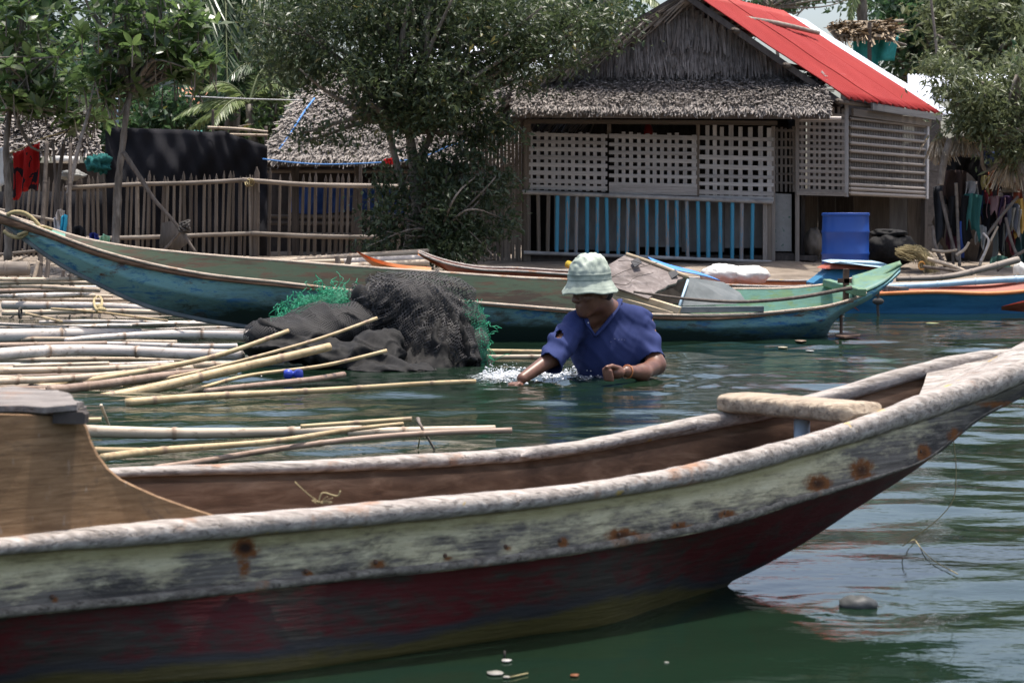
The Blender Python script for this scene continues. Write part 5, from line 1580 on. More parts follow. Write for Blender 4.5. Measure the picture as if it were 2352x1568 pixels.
fs = {'k': .006}
for i in range(4):
    kn = P(1397 - 1.5*i, 846 + 7.5*i, 9.305 - .004*i)
    mid = P(1388 + i*1.2, 849 + 7.2*i, 9.278)
    tip = P(1403 + i*1.5, 852 + 7*i, 9.272)
    r = (.0105, .0108, .0104, .0092)[i]
    body += [('cap', kn, mid, r, r*.95, fs), ('cap', mid, tip, r*.95, r*.8, fs)]
body += [('cap', P(1424, 846, 9.33), P(1406, 841, 9.295), .013, .0115, fs), ('cap', P(1406, 841, 9.295), P(1393, 843, 9.268), .0115, .009, fs)]
# open hand reaching into the water on the left
body += [('ell', P(1184, 884, 9.295), (.040, .030, .016), None, sk)]
for i in range(4):
    a = P(1170 - i*1, 889 + 2.0*i, 9.30 - .022*i)
    b = P(1157 - (0, 3, 2, -3)[i], 898 + 2.5*i, 9.28 - .024*i)
    c = P(1149 - (0, 3, 2, -3)[i], 907 + 2.5*i, 9.27 - .024*i)
    body += [('cap', a, b, .0098, .009, fs), ('cap', b, c, .009, .0075, fs)]
body += [('cap', P(1192, 882, 9.26), P(1176, 895, 9.235), .0115, .0085, fs)]
D, lo, hh = sdf_grid(body, .0058, .030)
V, Fq = nets(D, lo, hh)
obj('body', MB().add(V, Fq), M['skin'], man)
for sgn in (-1, 1):
    obj('eye', MB().ball(H_(.071, .031*sgn, .010), .0125, 12, 8), plain('eye_white', (.35, .32, .30), .3), man)
    obj('eyebrow', MB().tube(spline([tuple(H_(.092, .014*sgn, .030)), tuple(H_(.090, .034*sgn, .036)), tuple(H_(.076, .054*sgn, .030))], 8), .0045, 6), plain('black_hair', (.012, .01, .01), .6), man)
Dh, lo, hh = sdf_grid([('ell', H_(-.012, 0, .028), (.098, .081, .092), RM), ('ell', H_(-.045, 0, -.02), (.062, .070, .055), RM)], .007, .02)
V, Fq = nets(Dh, lo, hh)
loc = (V - np.array(tuple(HC))) @ RM
V, Fq = drop(V, Fq, (loc[:, 0] > .015) & (loc[:, 2] < .07) | (loc[:, 2] < -.06))
obj('hair', MB().add(V, Fq), plain('black_hair', (.012, .01, .01), .6, .4, .3, 60), man)

shirt = [
    ('cap', P(1392, 716, 9.70), P(1330, 740, 9.66), .066, .062),
    ('cap', P(1392, 716, 9.70), P(1462, 735, 9.76), .066, .066),
    ('ell', P(1396, 800, 9.73), (.184, .122, .18)),
    ('ell', P(1402, 900, 9.76), (.172, .12, .19)),
    ('ell', P(1404, 980, 9.79), (.172, .122, .10)),
    ('cap', P(1320, 752, 9.65), P(1290, 790, 9.55), .064, .062),
    ('cap', P(1290, 790, 9.55), P(1258, 842, 9.42), .062, .060),
    ('cap', P(1470, 746, 9.77), P(1500, 826, 9.66), .068, .060),
]
D, lo, hh = sdf_grid(shirt, .0075, .035)
V, Fq = nets(D, lo, hh)
N = normals(V, Fq)
px, py = to_px(V)
# creases: pulled from the neck to the arms, loose at the waist
w = vnoise(V, 5, 2)
c1 = np.sin((V[:, 2]*1.0 + V[:, 0]*.9)*70 + 4*w)
c2 = np.sin((V[:, 2]*.5 - V[:, 0]*1.0)*58 + 4*w + 1)
sl = np.clip((1330-px)/50, 0, 1) + np.clip((px-1470)/25, 0, 1)
c3 = np.sin(V[:, 2]*95 + V[:, 0]*40 + 3*w)
amp = .0026 + .003*np.clip(sl, 0, 1)
V = V + N*(amp*(np.maximum(c1, 0)**2*.8 + np.maximum(c2, 0)**2*.8 + .9*np.clip(sl, 0, 1)*c3 - .4) + .0025*vnoise(V, 18, 6))[:, None]
neck = [(1347, 734), (1366, 771), (1392, 742), (1412, 715), (1424, 690), (1400, 640), (1330, 640), (1330, 715)]
kill = inpoly(px, py, neck) & ((N[:, 1] < .35) | (N[:, 2] > .4))
nb = np.array(tuple(P(1394, 700, 9.70)))
kill |= (np.linalg.norm((V-nb)[:, :2]*np.array([1, 1.05]), axis=1) < .072) & (V[:, 2] > nb[2]-.02)
# sleeve hems
def beyond(a, b, t):                     # past t along a->b and near the axis
    a, b = np.array(tuple(a)), np.array(tuple(b))
    ab = b-a
    tt = ((V-a)@ab)/(ab@ab)
    dd = np.linalg.norm(V-a-tt[:, None]*ab, axis=1)
    return (tt > t) & (dd < .10)
kill |= beyond(P(1290, 790, 9.56), P(1258, 842, 9.445), 1.0) & (px < 1300)
kill |= beyond(P(1470, 746, 9.77), P(1500, 826, 9.66), 1.0) & (px > 1468)
tear = np.array(tuple(P(1284, 766, 9.60)))
kill |= (((px-1284)/7)**2 + ((py-768)/10)**2 < 1) & (N[:, 0] < .3)
kill |= (((px-1459)/0.01)**2 < 0)
V, Fq = drop(V, Fq, kill)
obj('shirt', MB().add(V, Fq), M['shirt'], man, solid=.004)
mb = MB()
col = [P(1424, 690, 9.72), P(1415, 712, 9.655), P(1394, 742, 9.615), P(1366, 773, 9.59)]
mb.tube(spline([tuple(q+Vector((0, -.006, .003))) for q in col], 16), .015, 8, flat=.55)
col = [P(1346, 733, 9.60), P(1352, 750, 9.585), P(1366, 773, 9.59)]
mb.tube(spline([tuple(q+Vector((0, -.006, .003))) for q in col], 12), .013, 8, flat=.55)
obj('collar', mb, M['shirt'], man)
obj('button', MB().ball(P(1351, 741, 9.572), .0035, 8, 6), M['white_plastic'], man)
mb = MB()
for x, y, wd in ((1403, 785, 1.5), (1412, 778, 3), (1421, 780, 2), (1428, 780, 2.5), (1434, 781, 1.5)):
    mb.ball(P(x, y, 9.592), (wd*.0012, .002, .0016), 6, 4)
obj('chest_print', mb, plain('faded_print', (.22, .24, .36), .8), man)
mb = MB()
a, b = P(1475, 856, 9.47), P(1438, 853, 9.36)
c = a.lerp(b, .93)
ax = (b-a).normalized()
e1 = ax.cross(Vector((0, 0, 1))).normalized()
e2 = e1.cross(ax)
mb.tube([c + (e1*math.cos(t)+e2*math.sin(t))*.0315 for t in np.linspace(0, 2*math.pi, 22)], .0024, 6)
obj('wristband', mb, M['orange_paint'], man)
hat = thing('hat', 'x', 'x', P(1354, 655, 9.60))
for a_ in ('label', 'category'):
    del hat[a_]
hat.parent = man
hat.location = Vector(hat.location) - ORG[man]
prof = [(.100, -.012), (.1285, -.032), (.1345, -.034), (.1355, -.031), (.131, -.022), (.122, -.008), (.112, .008), (.106, .022), (.1045, .027), (.1055, .030), (.105, .034), (.1035, .052), (.1045, .055), (.1025, .058), (.0990, .075), (.094, .094), (.085, .113), (.072, .130), (.054, .143), (.034, .150), (.015, .153), (.001, .1533)]
pr = spline(prof, 70)
th = np.linspace(0, 2*math.pi, 72, endpoint=False)
hz = Vector((-.03, -.05, 1)).normalized()
hx = Vector((1, 0, .03)).normalized()
hy = hz.cross(hx)
G = pr[:, 0][:, None, None]*(np.cos(th)[None, :, None]*np.array(tuple(hx)) + np.sin(th)[None, :, None]*np.array(tuple(hy))*.98) + pr[:, 1][:, None, None]*np.array(tuple(hz))
nz = .06*vnoise(G, 22, 3) + .05*vnoise(G, 45, 7) + .03*vnoise(G, 10, 1)
rim = np.clip((pr[:, 0]-.105)/.03, 0, 1)[:, None]
G = G*(1+nz[..., None]*np.clip(.35+pr[:, 1]*6, .35, .9)[:, None, None]) + rim[..., None]*np.array([0, 0, 1])*(.004*np.sin(3*th+.6) + .003*np.sin(7*th))[None, :, None]
seam = np.maximum.reduce([np.exp(-((pr[:, 1]-z)/.0022)**2)*(pr[:, 0] < .111) for z in (.029, .055)] + [np.exp(-((pr[:, 0]-r)/.0016)**2)*.7*(pr[:, 1] < .02) for r in (.117, .126)])
seam2 = np.repeat(seam[:, None], 72, 1)
for a_ in (1.0, 3.1, 5.2):
    seam2 = np.maximum(seam2, np.exp(-((th-a_)/.03)**2)[None]*(pr[:, 1] > .056)[:, None]*.6)
obj('hat_crown', MB().grid(G + np.array(tuple(ORG[hat])), closed=True, seam=seam2), M['hat'], hat)
# splashing water
k = NT('white_foam')
M['foam'] = k.done(k.pbr((.80, .82, .84), .15, None, .6, Transmission_Weight=.25, IOR=1.33))
k = NT('foam_sheet')
fo = k.noise(k.coord((1, 1.6, 1)), 26, 6, .7, .8)
fa = k.mapr(k.math('ADD', fo, k.math('MULTIPLY', k.attr('fall'), .40)), .68, .95)
M['foam_sheet'] = k.done(k.pbr((.74, .77, .79), .35, k.bump(fo, .8, .02), .5, alpha=fa))
Xw_, Yw_, Zw_ = WGRID
c0 = W(1240, 866)
ii = np.where((Yw_[:, 0] > 8.6) & (Yw_[:, 0] < 10.6))[0]
jj = np.where((np.abs(Xw_[ii[len(ii)//2]] - c0.x) < .75))[0]
sub_ = np.ix_(ii, jj)
gx, gy, gz = Xw_[sub_], Yw_[sub_], Zw_[sub_]
c1_, c2_ = W(1165, 866), W(1345, 866)
fall = np.maximum(np.exp(-(((gx-c1_.x)/.20)**2 + ((gy-c1_.y)/.22)**2)), np.exp(-(((gx-c2_.x-.05)/.20)**2+((gy-c2_.y)/.22)**2)))
fall = np.maximum(fall, .85*np.exp(-(((gx-(c1_.x+c2_.x)/2)/.28)**2 + ((gy-c1_.y)/.14)**2)))
gz = gz + .003 + fall*(.006 + .010*np.abs(vnoise(np.stack([gx, gy, 0*gx], -1), 22, 3)))
obj('foam', MB().grid(np.stack([gx, gy, gz], -1), fall=fall), M['foam_sheet'], kind='stuff')
mb = MB()
for i in range(1500):
    t = rng.random()
    x = 1100 + 290*rng.beta(1.6, 1.8)
    y = 866 + rng.normal(0, 5.5) - 6*math.exp(-((x-1345)/30)**2)
    p = W(x, y, .0)
    peak = .05*math.exp(-((x-1340)/35)**2) + .028*math.exp(-((x-1150)/50)**2) + .012
    z = abs(rng.normal(0, peak*.6))
    r = .0014 + .0055*rng.random()**3 * (1 if z < .03 else .4)
    mb.ball((p.x, p.y, z), (r*1.3, r*1.3, r*.9), 6, 4)
obj('splash', mb, M['foam'], kind='stuff')

# ------------------------------------------------------------------ leaves and trees
def leaf_quads(mb, base, d, n, L, Wd, tint, fold_=.18):
    d = d/(np.linalg.norm(d, axis=1)[:, None]+1e-9)
    s_ = np.cross(d, n)
    s_ /= np.linalg.norm(s_, axis=1)[:, None]+1e-9
    nn = np.cross(s_, d)
    mid = base + d*(L*.48)[:, None]
    w = (Wd*.5)[:, None]
    V = np.stack([base, mid+s_*w+nn*w*fold_, base+d*L[:, None]-nn*w*.3, mid-s_*w+nn*w*fold_], 1).reshape(-1, 3)
    q = np.arange(len(base))[:, None]*4 + np.arange(4)
    mb.add(V, q, tint=np.repeat(np.clip(tint, 0, 1), 4))

def crown(mb, ells, L, Wd, per, spread, tmean=.45, droop=.15, shell=.5, open_=1.0, rs=None):
    r_ = rs or rng
    tips = []
    for (px, py, Y, rx, ry, rd, ncl) in ells:
        s_ = Y/F
        c = np.array(tuple(P(px, py, Y)))
        d = r_.normal(0, 1, (ncl, 3))
        d /= np.linalg.norm(d, axis=1)[:, None]
        rad = r_.random(ncl)**(shell)
        cc = c + d*rad[:, None]*np.array([rx*s_, rd, ry*s_])
        tips.append(cc)
        n = ncl*per
        ci = np.repeat(np.arange(ncl), per)
        base = cc[ci] + r_.normal(0, spread, (n, 3))*np.repeat(r_.uniform(.45, 1.3, ncl), per)[:, None]*np.array([1, 1, .7])
        dd = r_.normal(0, 1, (n, 3)) + d[ci]*.5 + np.array([0, 0, -droop])
        nn = r_.normal(0, .7, (n, 3)) + np.array([0, 0, 1.0])
        t = np.repeat(np.clip(r_.normal(tmean, .16, ncl), 0, 1), per) + r_.normal(0, .18, n)
        sz = np.repeat(r_.uniform(.7, 1.35, ncl), per)*(.55+.8*r_.random(n))
        leaf_quads(mb, base, dd, nn, L*sz, Wd*sz*(.75+.5*r_.random(n)), t)
    return np.vstack(tips)

def limbs(mb, fork, tips, r0, n, rs=None, kink=.12):
    r_ = rs or rng
    fork = np.array(tuple(fork))
    for t in tips[r_.choice(len(tips), min(n, len(tips)), replace=False)]:
        mid = fork*.5 + t*.5 + r_.normal(0, kink, 3) + np.array([0, 0, .08])
        mb.tube(spline([fork, mid, t], 10), np.linspace(r0, r0*.22, 10), 6)

M['leaf_mangrove'] = leafmat('broad_mangrove_leaf', (.042, .078, .028), (.115, .175, .052), .32, .45, (.40, .28, .05), .6)
M['leaf_small'] = leafmat('small_dark_leaf', (.034, .056, .024), (.085, .110, .046), .42, .34, (.18, .16, .05), .5)
M['leaf_bush'] = leafmat('bush_leaf', (.022, .040, .018), (.055, .076, .034), .45, .28, None, .4)
M['leaf_far'] = leafmat('far_leaf', (.022, .055, .024), (.055, .11, .042), .45, .35, (.16, .16, .04), .45)
M['leaf_olive'] = leafmat('olive_leaf', (.065, .085, .036), (.15, .175, .085), .42, .36, None, .45)
M['leaf_palm'] = leafmat('palm_leaf', (.018, .045, .018), (.06, .11, .035), .34, .30, None, .55)
M['leaf_palm_pale'] = leafmat('pale_palm_leaf', (.10, .15, .05), (.22, .26, .10), .4, .4, None, .5)

# broad-leaved mangrove at the left with leaves one can pick out
def broad_leaf():
    mb = MB()
    G = []
    for t in np.linspace(0, 1, 6):
        w = .5*math.sin(math.pi*min(1, t*.93+.05))**.8*.38
        z = .06*math.sin(t*3.0) - .02
        G.append([(t, -w, z+.05*abs(w)*3), (t, 0, z-.015), (t, w, z+.05*abs(w)*3)])
    mb.grid(np.array(G), tint=0)
    return mb
LM = []
for i in range(5):
    b = broad_leaf()
    b.att['tint'] = [(0, np.full(b.n, (.25, .4, .55, .75, .97)[i]))]
    me = b.mesh('leaf')
    me.materials.append(M['leaf_mangrove'])
    LM.append(me)
lr = np.random.default_rng(21)
def mangrove(label, trunk_pts, r0, ells, fork, nparts, seed):
    r_ = np.random.default_rng(seed)
    base = trunk_pts[0]
    t = thing('mangrove_tree', label, 'tree', base)
    mb = MB().tube(spline([tuple(q) for q in trunk_pts], 24), np.linspace(r0, r0*.6, 24)*(1+.12*np.sin(np.arange(24)*2.1)), 9)
    ros = []
    for (px, py, Y, rx, ry, rd, n) in ells:
        s_ = Y/F
        d = r_.normal(0, 1, (n, 3))
        d /= np.linalg.norm(d, axis=1)[:, None]
        ros.append(np.array(tuple(P(px, py, Y))) + d*(r_.random(n)**.45)[:, None]*np.array([rx*s_, rd, ry*s_]))
    ros = np.vstack(ros)
    limbs(mb, fork, ros, r0*.55, 26, r_, .15)
    for p in ros[::2]:
        mb.tube([p + np.array([r_.normal(0, .05), r_.normal(0, .05), -.22]), p], [.009, .005], 5, cap=False)
    obj('trunk', mb, M['bark'], t)
    leaves = []
    for p in ros:
        axis = np.array([r_.normal(0, .35), r_.normal(-.1, .35), 1.0])
        axis /= np.linalg.norm(axis)
        e1 = np.cross(axis, [1, .3, 0]); e1 /= np.linalg.norm(e1)
        e2 = np.cross(axis, e1)
        k_ = r_.integers(6, 10)
        for j in range(k_):
            a = j*2.4 + r_.normal(0, .2)
            el = r_.uniform(-.35, .9)
            d = (e1*math.cos(a)+e2*math.sin(a))*math.cos(el) + axis*math.sin(el)
            leaves.append((p, d, axis + r_.normal(0, .25, 3), r_.uniform(.13, .20), r_.choice(5, p=[.27, .3, .25, .165, .015])))
    lv = np.array([l[0] for l in leaves])
    x, y = to_px(lv)
    vis = (x > 0) & (x < 600) & (y > -10)
    order = np.argsort(lv[:, 1] + np.where(vis, 0, 100))
    part = set(order[:nparts].tolist())
    mbs = MB()
    rest = [l for i, l in enumerate(leaves) if i not in part]
    for i in part:
        p, d, n, L, mi = leaves[i]
        z = Vector(n)
        xv = Vector(d).normalized()
        yv = z.cross(xv).normalized()
        zv = xv.cross(yv)
        q = Matrix((xv, yv, zv)).transposed().to_quaternion()
        inst('leaf', LM[mi], t, Vector(p), q, (L, L*r_.uniform(.9, 1.25), L))
    B = np.array([l[0] for l in rest]); Dv = np.array([l[1] for l in rest]); Nv = np.array([l[2] for l in rest])
    Lv = np.array([l[3] for l in rest])
    leaf_quads(mbs, B, Dv, Nv, Lv, Lv*.42, r_.random(len(rest))*.85)
    obj('crown', mbs, M['leaf_mangrove'], t, kind='stuff')
    return t
mangrove('mangrove tree with broad glossy leaves and a knotted trunk before the black tarpaulin', [P(264, 575, 20.6), P(270, 480, 20.6), P(273, 400, 20.6), P(281, 340, 20.6), P(289, 270, 20.6), P(302, 200, 20.7)], .045,
         [(330, 90, 20.7, 150, 120, .7, 100), (430, 150, 20.6, 75, 65, .5, 34), (250, 200, 20.6, 90, 60, .5, 36), (420, 40, 20.8, 80, 90, .5, 34), (300, -120, 21, 170, 130, .8, 40)], P(300, 215, 20.7), 190, 5)
mangrove('mangrove tree with broad leaves at the left edge above the red towel', [P(18, 600, 21.2), P(20, 470, 21.2), P(14, 340, 21.2), P(24, 240, 21.3)], .045,
         [(70, 110, 21.2, 125, 150, .8, 100), (110, 230, 21.1, 90, 60, .5, 36), (20, 220, 21.0, 60, 60, .5, 22), (190, 270, 21.2, 70, 35, .4, 18), (60, -120, 21.4, 170, 110, .8, 34)], P(24, 240, 21.3), 110, 9)

def tree(label, name, base, fork, r0, ells, L, Wd, per, spread, mat, nl, seed, tmean=.45, extra=None, droop=.15, shell=.5):
    r_ = np.random.default_rng(seed)
    t = thing(name, label, 'tree' if 'tree' in name or 'palm' in name else 'bush', base)
    mbc = MB()
    tips = crown(mbc, ells, L, Wd, per, spread, tmean, droop, shell, rs=r_)
    mb = MB()
    b, f_ = Vector(base), Vector(fork)
    mid = b.lerp(f_, .5) + Vector((r_.normal(0, .05), 0, 0))
    mb.tube(spline([tuple(b), tuple(mid), tuple(f_)], 16), np.linspace(r0, r0*.6, 16)*(1+.08*np.sin(np.arange(16)*1.7)), 9)
    limbs(mb, fork, tips, r0*.55, nl, r_, .2)
    for pts, ra, rb in (extra or []):
        mb.tube(spline([tuple(q) for q in pts], 14), np.linspace(ra, rb, 14), 7)
    obj('trunk', mb, M['bark'], t)
    obj('crown', mbc, M[mat], t, smooth=False, kind='stuff')
    return t
Yc = 21.6
tree('dark small leaved tree with several stems in front of the leaf hut', 'tree', P(938, 600, Yc), P(940, 300, Yc), .085,
     [(650, 85, Yc+.4, 105, 110, .7, 144), (800, 55, Yc+.2, 150, 125, .9, 237), (965, 40, Yc, 165, 135, 1.0, 288), (1135, 50, Yc, 150, 110, .9, 230), (1285, 75, Yc+.2, 120, 90, .7, 158), (1390, 55, Yc+.3, 75, 65, .5, 79),
      (880, 180, Yc-.2, 150, 85, .8, 216), (1045, 200, Yc-.3, 110, 75, .7, 136), (690, 165, Yc, 80, 40, .5, 43), (1190, 150, Yc, 95, 70, .6, 108), (985, 275, Yc-.3, 90, 40, .5, 64), (775, 305, Yc, 45, 26, .3, 14), (870, 270, Yc-.2, 70, 45, .4, 36), (1100, 270, Yc, 70, 45, .4, 43), (700, 305, Yc+.1, 40, 22, .2, 10), (950, -120, Yc+.3, 330, 110, 1.2, 302)],
     .068, .027, 20, .10, 'leaf_small', 60, 31, .42,
     [([P(936, 470, Yc), P(905, 350, Yc), P(880, 250, Yc), P(850, 120, Yc)], .045, .02), ([P(940, 420, Yc), P(985, 320, Yc), P(1010, 260, Yc), P(1090, 120, Yc)], .045, .02), ([P(1030, 600, Yc), P(1040, 400, Yc), P(1062, 300, Yc)], .022, .012), ([P(938, 300, Yc), P(930, 180, Yc), P(950, 20, Yc)], .06, .03)])
tree('dense dark bush round the foot of the small leaved tree', 'bush', P(1010, 604, 21.2), P(1010, 540, 21.2), .03,
     [(1005, 490, 21.2, 65, 95, .5, 120), (890, 490, 21.1, 50, 65, .4, 44), (1095, 430, 21.4, 75, 60, .4, 56), (1085, 530, 21.3, 55, 60, .4, 56), (860, 560, 21.0, 45, 28, .3, 16), (985, 380, 21.3, 70, 40, .4, 40), (1035, 575, 21.1, 85, 32, .4, 60), (1150, 440, 21.5, 45, 70, .3, 18), (1085, 340, 21.5, 75, 45, .4, 34), (1150, 310, 21.6, 60, 35, .3, 24), (900, 410, 21.2, 45, 40, .3, 16), (1165, 530, 21.4, 30, 50, .3, 10)],
     .070, .028, 20, .085, 'leaf_bush', 30, 33, .45)
YR = 22.6
tree('olive green small leaved tree at the right edge by the washing', 'tree', P(2400, 610, YR), P(2330, 330, YR), .08,
     [(2200, 190, YR, 75, 45, .5, 70), (2250, 245, YR, 80, 60, .6, 110), (2310, 300, YR, 80, 70, .6, 120), (2225, 285, YR, 45, 35, .4, 36), (2350, 200, YR, 90, 80, .6, 120), (2150, 150, YR+.1, 50, 22, .3, 22), (2350, 350, YR, 45, 40, .4, 40), (2440, 260, YR, 90, 120, .7, 100)],
     .085, .026, 18, .10, 'leaf_olive', 30, 41, .5)
for i, (lab, bx, el) in enumerate((
    ('low green bush behind the black tarpaulin, left one', 250, [(230, 285, 30, 70, 60, .8, 90)]),
    ('low green bush behind the black tarpaulin, middle one', 390, [(390, 275, 30.2, 80, 55, .8, 100)]),
    ('low green bush between the black tarpaulin and the leaf hut', 540, [(540, 270, 30, 85, 60, .8, 120), (600, 310, 29.6, 50, 40, .6, 60)]),
    ('bright green sapling beside the eave of the leaf hut', 625, [(622, 282, 27.5, 26, 24, .3, 22)]),
    ('low bush hidden behind the left mangroves', 110, [(90, 280, 31, 110, 60, .8, 110)]))):
    b = P(bx, 500, el[0][2]); b.z = .4
    tree(lab, 'bush', b, P(bx, el[0][1]+20, el[0][2]), .03, el, .16, .06, 16, .2, 'leaf_far' if i != 3 else 'leaf_mangrove', 12, 90+i, .5)
# trees beyond the houses
BG = [
 ('tall dark tree behind the left mangroves', 30, 33, [(20, 120, 34, 190, 190, 1.5, 340), (150, 220, 33, 150, 110, 1.0, 180), (40, -120, 34, 200, 140, 1.5, 180)], 'leaf_far'),
 ('tall dark tree behind the black tarpaulin', 380, 34, [(330, 140, 35, 180, 150, 1.4, 330), (430, 220, 34, 120, 70, .8, 110), (330, -90, 35, 190, 130, 1.5, 180)], 'leaf_far'),
 ('round dark tree behind the palm fronds', 640, 36, [(620, 40, 37, 170, 150, 1.4, 300), (580, 180, 36, 120, 70, 1.0, 120), (650, -120, 37, 180, 110, 1.4, 150)], 'leaf_far'),
 ('broad dark tree behind the small leaved tree', 1020, 38, [(980, 0, 39, 240, 110, 1.6, 330), (1000, -130, 39, 260, 110, 1.6, 220)], 'leaf_far'),
 ('dark tree behind the thatched gable', 1330, 40, [(1320, 20, 41, 150, 80, 1.3, 220), (1340, -90, 41, 170, 90, 1.4, 180)], 'leaf_far'),
 ('tall green tree behind the shack with the teal net', 2110, 36, [(2110, 90, 37, 100, 120, 1.2, 230), (2085, 0, 38, 65, 60, 1.0, 100), (2170, -10, 37, 120, 80, 1.2, 170)], 'leaf_far'),
 ('tall dark tree at the top right corner', 2300, 33, [(2280, 60, 34, 130, 120, 1.2, 300), (2380, 160, 33, 110, 150, 1.2, 240), (2270, 180, 33.5, 80, 60, .8, 90), (2200, 40, 35, 70, 70, .9, 110)], 'leaf_olive'),
 ('big leafy tree reaching in at the right edge behind the washing', 2560, 29, [(2470, 260, 30, 130, 170, 1.4, 240), (2640, 150, 31, 150, 190, 1.5, 240), (2560, 420, 28.5, 150, 80, 1.0, 110), (2830, 240, 33, 150, 170, 1.5, 200)], 'leaf_far'),
 ('thin sparse tree behind the red roof ridge', 1858, 44, [(1770, -2, 45, 70, 24, .8, 40), (1840, -22, 45, 50, 22, .7, 24), (1985, -10, 45, 45, 34, .7, 34)], 'leaf_far'),
]
for i, (lab, bx, Yt, el, mt) in enumerate(BG):
    gz = float(ground_z(P(bx, 500, Yt).x, Yt))
    b = P(bx, 500, Yt)
    b.z = gz
    f_ = P(el[0][0], el[0][1]+el[0][4]*.8, Yt+.5)
    tree(lab, 'tree', b, f_, .16 if 'thin' not in lab else .05, el, .17 if Yt < 40 else .15, .075 if mt == 'leaf_far' else .06, 15, .24, mt, 26, 60+i, .45)

def frond(mb, stem, start, direction, length, droop, nleaf, ll, seed, width=.035):
    r_ = np.random.default_rng(seed)
    d = np.array(direction, float)
    d /= np.linalg.norm(d)
    t = np.linspace(0, 1, 26)
    pts = np.array(tuple(start)) + d*length*t[:, None] + np.array([0, 0, -1.0])*(droop*length*t**2.0)[:, None]
    stem.tube(pts, np.linspace(.022, .005, 26), 5)
    side = np.cross(d, [0, 0, 1.0])
    side /= np.linalg.norm(side)+1e-9
    tt = np.linspace(.14, .99, nleaf)
    for sgn in (-1, 1):
        b = np.stack([np.interp(tt, t, pts[:, i]) for i in range(3)], 1)
        tang = np.stack([np.interp(tt, t, np.gradient(pts[:, i], t)) for i in range(3)], 1)
        tang /= np.linalg.norm(tang, axis=1)[:, None]
        ld = tang*.75 + side*sgn*.7 + np.array([0, 0, -.55]) + r_.normal(0, .10, (nleaf, 3))
        L = ll*np.sin(np.pi*(tt*.75+.2))*(.85+.3*r_.random(nleaf))
        n = np.cross(ld, tang) + r_.normal(0, .25, (nleaf, 3))
        leaf_quads(mb, b, ld, n, L, np.full(nleaf, width), r_.random(nleaf)*.8, .1)
M['midrib'] = plain('palm_midrib', (.10, .12, .05), .6)
def palm(label, base, top, r0, fronds, mat, seed, ll=.55, width=.04):
    t = thing('palm_tree', label, 'palm', base)
    mb = MB().tube(spline([tuple(base), tuple(Vector(base).lerp(Vector(top), .5)+Vector((.1, 0, 0))), tuple(top)], 16), np.linspace(r0, r0*.7, 16)*(1+.06*(np.arange(16) % 2)), 9)
    obj('trunk', mb, M['bark'], t)
    for i, (dx, dy, dz, L, dr) in enumerate(fronds):
        lv, st = MB(), MB()
        frond(lv, st, top, (dx, dy, dz), L, dr, 46, ll*min(1, L/2.0), seed+i, width)
        f_ = obj('frond', lv, M[mat], t, smooth=False)
        obj('midrib', st, M['midrib'], f_)
palm('coconut palm with dark hanging fronds behind the left mangrove', Vector((P(520, 500, 29).x, 29, .4)), P(515, -110, 29), .13,
     [(-.3, -.2, -.2, 2.3, .5), (.25, -.2, -.5, 2.2, .4), (-.05, -.3, -.8, 2.0, .2), (.5, .1, .1, 2.3, .6), (-.8, .1, .2, 2.2, .6), (.1, .5, .6, 2.2, .5), (-.4, -.5, .3, 2.2, .7), (.9, -.3, .3, 2.4, .7), (.05, -.3, -.35, 2.2, .35), (-.15, -.4, -.45, 2.0, .3), (.35, -.3, -.2, 2.4, .6), (-.5, -.3, -.4, 2.0, .3), (.15, .2, -.6, 2.0, .2)], 'leaf_palm', 400, .8, .055)
palm('young palm with pale arching fronds left of the leaf hut', Vector((P(570, 500, 27.5).x, 27.5, .36)), P(572, 240, 27.5), .08,
     [(-.9, -.2, .35, 1.1, .55), (-.5, -.2, .8, 1.2, .7), (.9, -.1, .5, 1.0, .6), (.6, -.3, .9, 1.2, .7), (.2, .3, 1, 1.2, .5), (-.7, .3, .1, 1.1, .5), (.9, .1, .05, .8, .5), (-.3, -.6, .3, 1.0, .8)], 'leaf_palm_pale', 450, .5, .03)
palm('palm with dark green drooping fronds close to the left end of the leaf hut', Vector((P(640, 500, 28.2).x, 28.2, .38)), P(640, 175, 28.2), .07,
     [(-.9, -.2, .2, 1.2, .6), (-.5, -.4, .6, 1.2, .8), (.9, -.1, .3, 1.1, .6), (.5, -.4, .5, 1.2, .8), (0, -.5, .2, 1.0, .7), (-.8, .3, -.1, 1.2, .5), (.8, .3, 0, 1.0, .5), (-.2, -.4, .9, 1.1, .8)], 'leaf_palm', 470, .6, .03)
palm('palm with yellowish fronds showing above the thatched gable', Vector((P(1400, 500, 30).x, 30, .4)), P(1385, -60, 30), .12,
     [(.4, -.3, -.1, 1.3, .4), (-.4, -.3, .0, 1.4, .5), (.9, 0, .2, 1.5, .5), (-.9, 0, .3, 1.5, .6), (.1, .4, .6, 1.4, .5)], 'leaf_palm_pale', 480, .5)
palm('palm with a yellow hanging frond behind the silvery roof edge', Vector((P(1975, 500, 35).x, 35, .45)), P(1975, -70, 35), .12,
     [(-.15, -.2, -.5, .9, .3), (.4, -.2, .1, 1.3, .5), (-.7, 0, .3, 1.4, .6), (.7, .2, .4, 1.3, .5)], 'leaf_palm_pale', 490, .5)
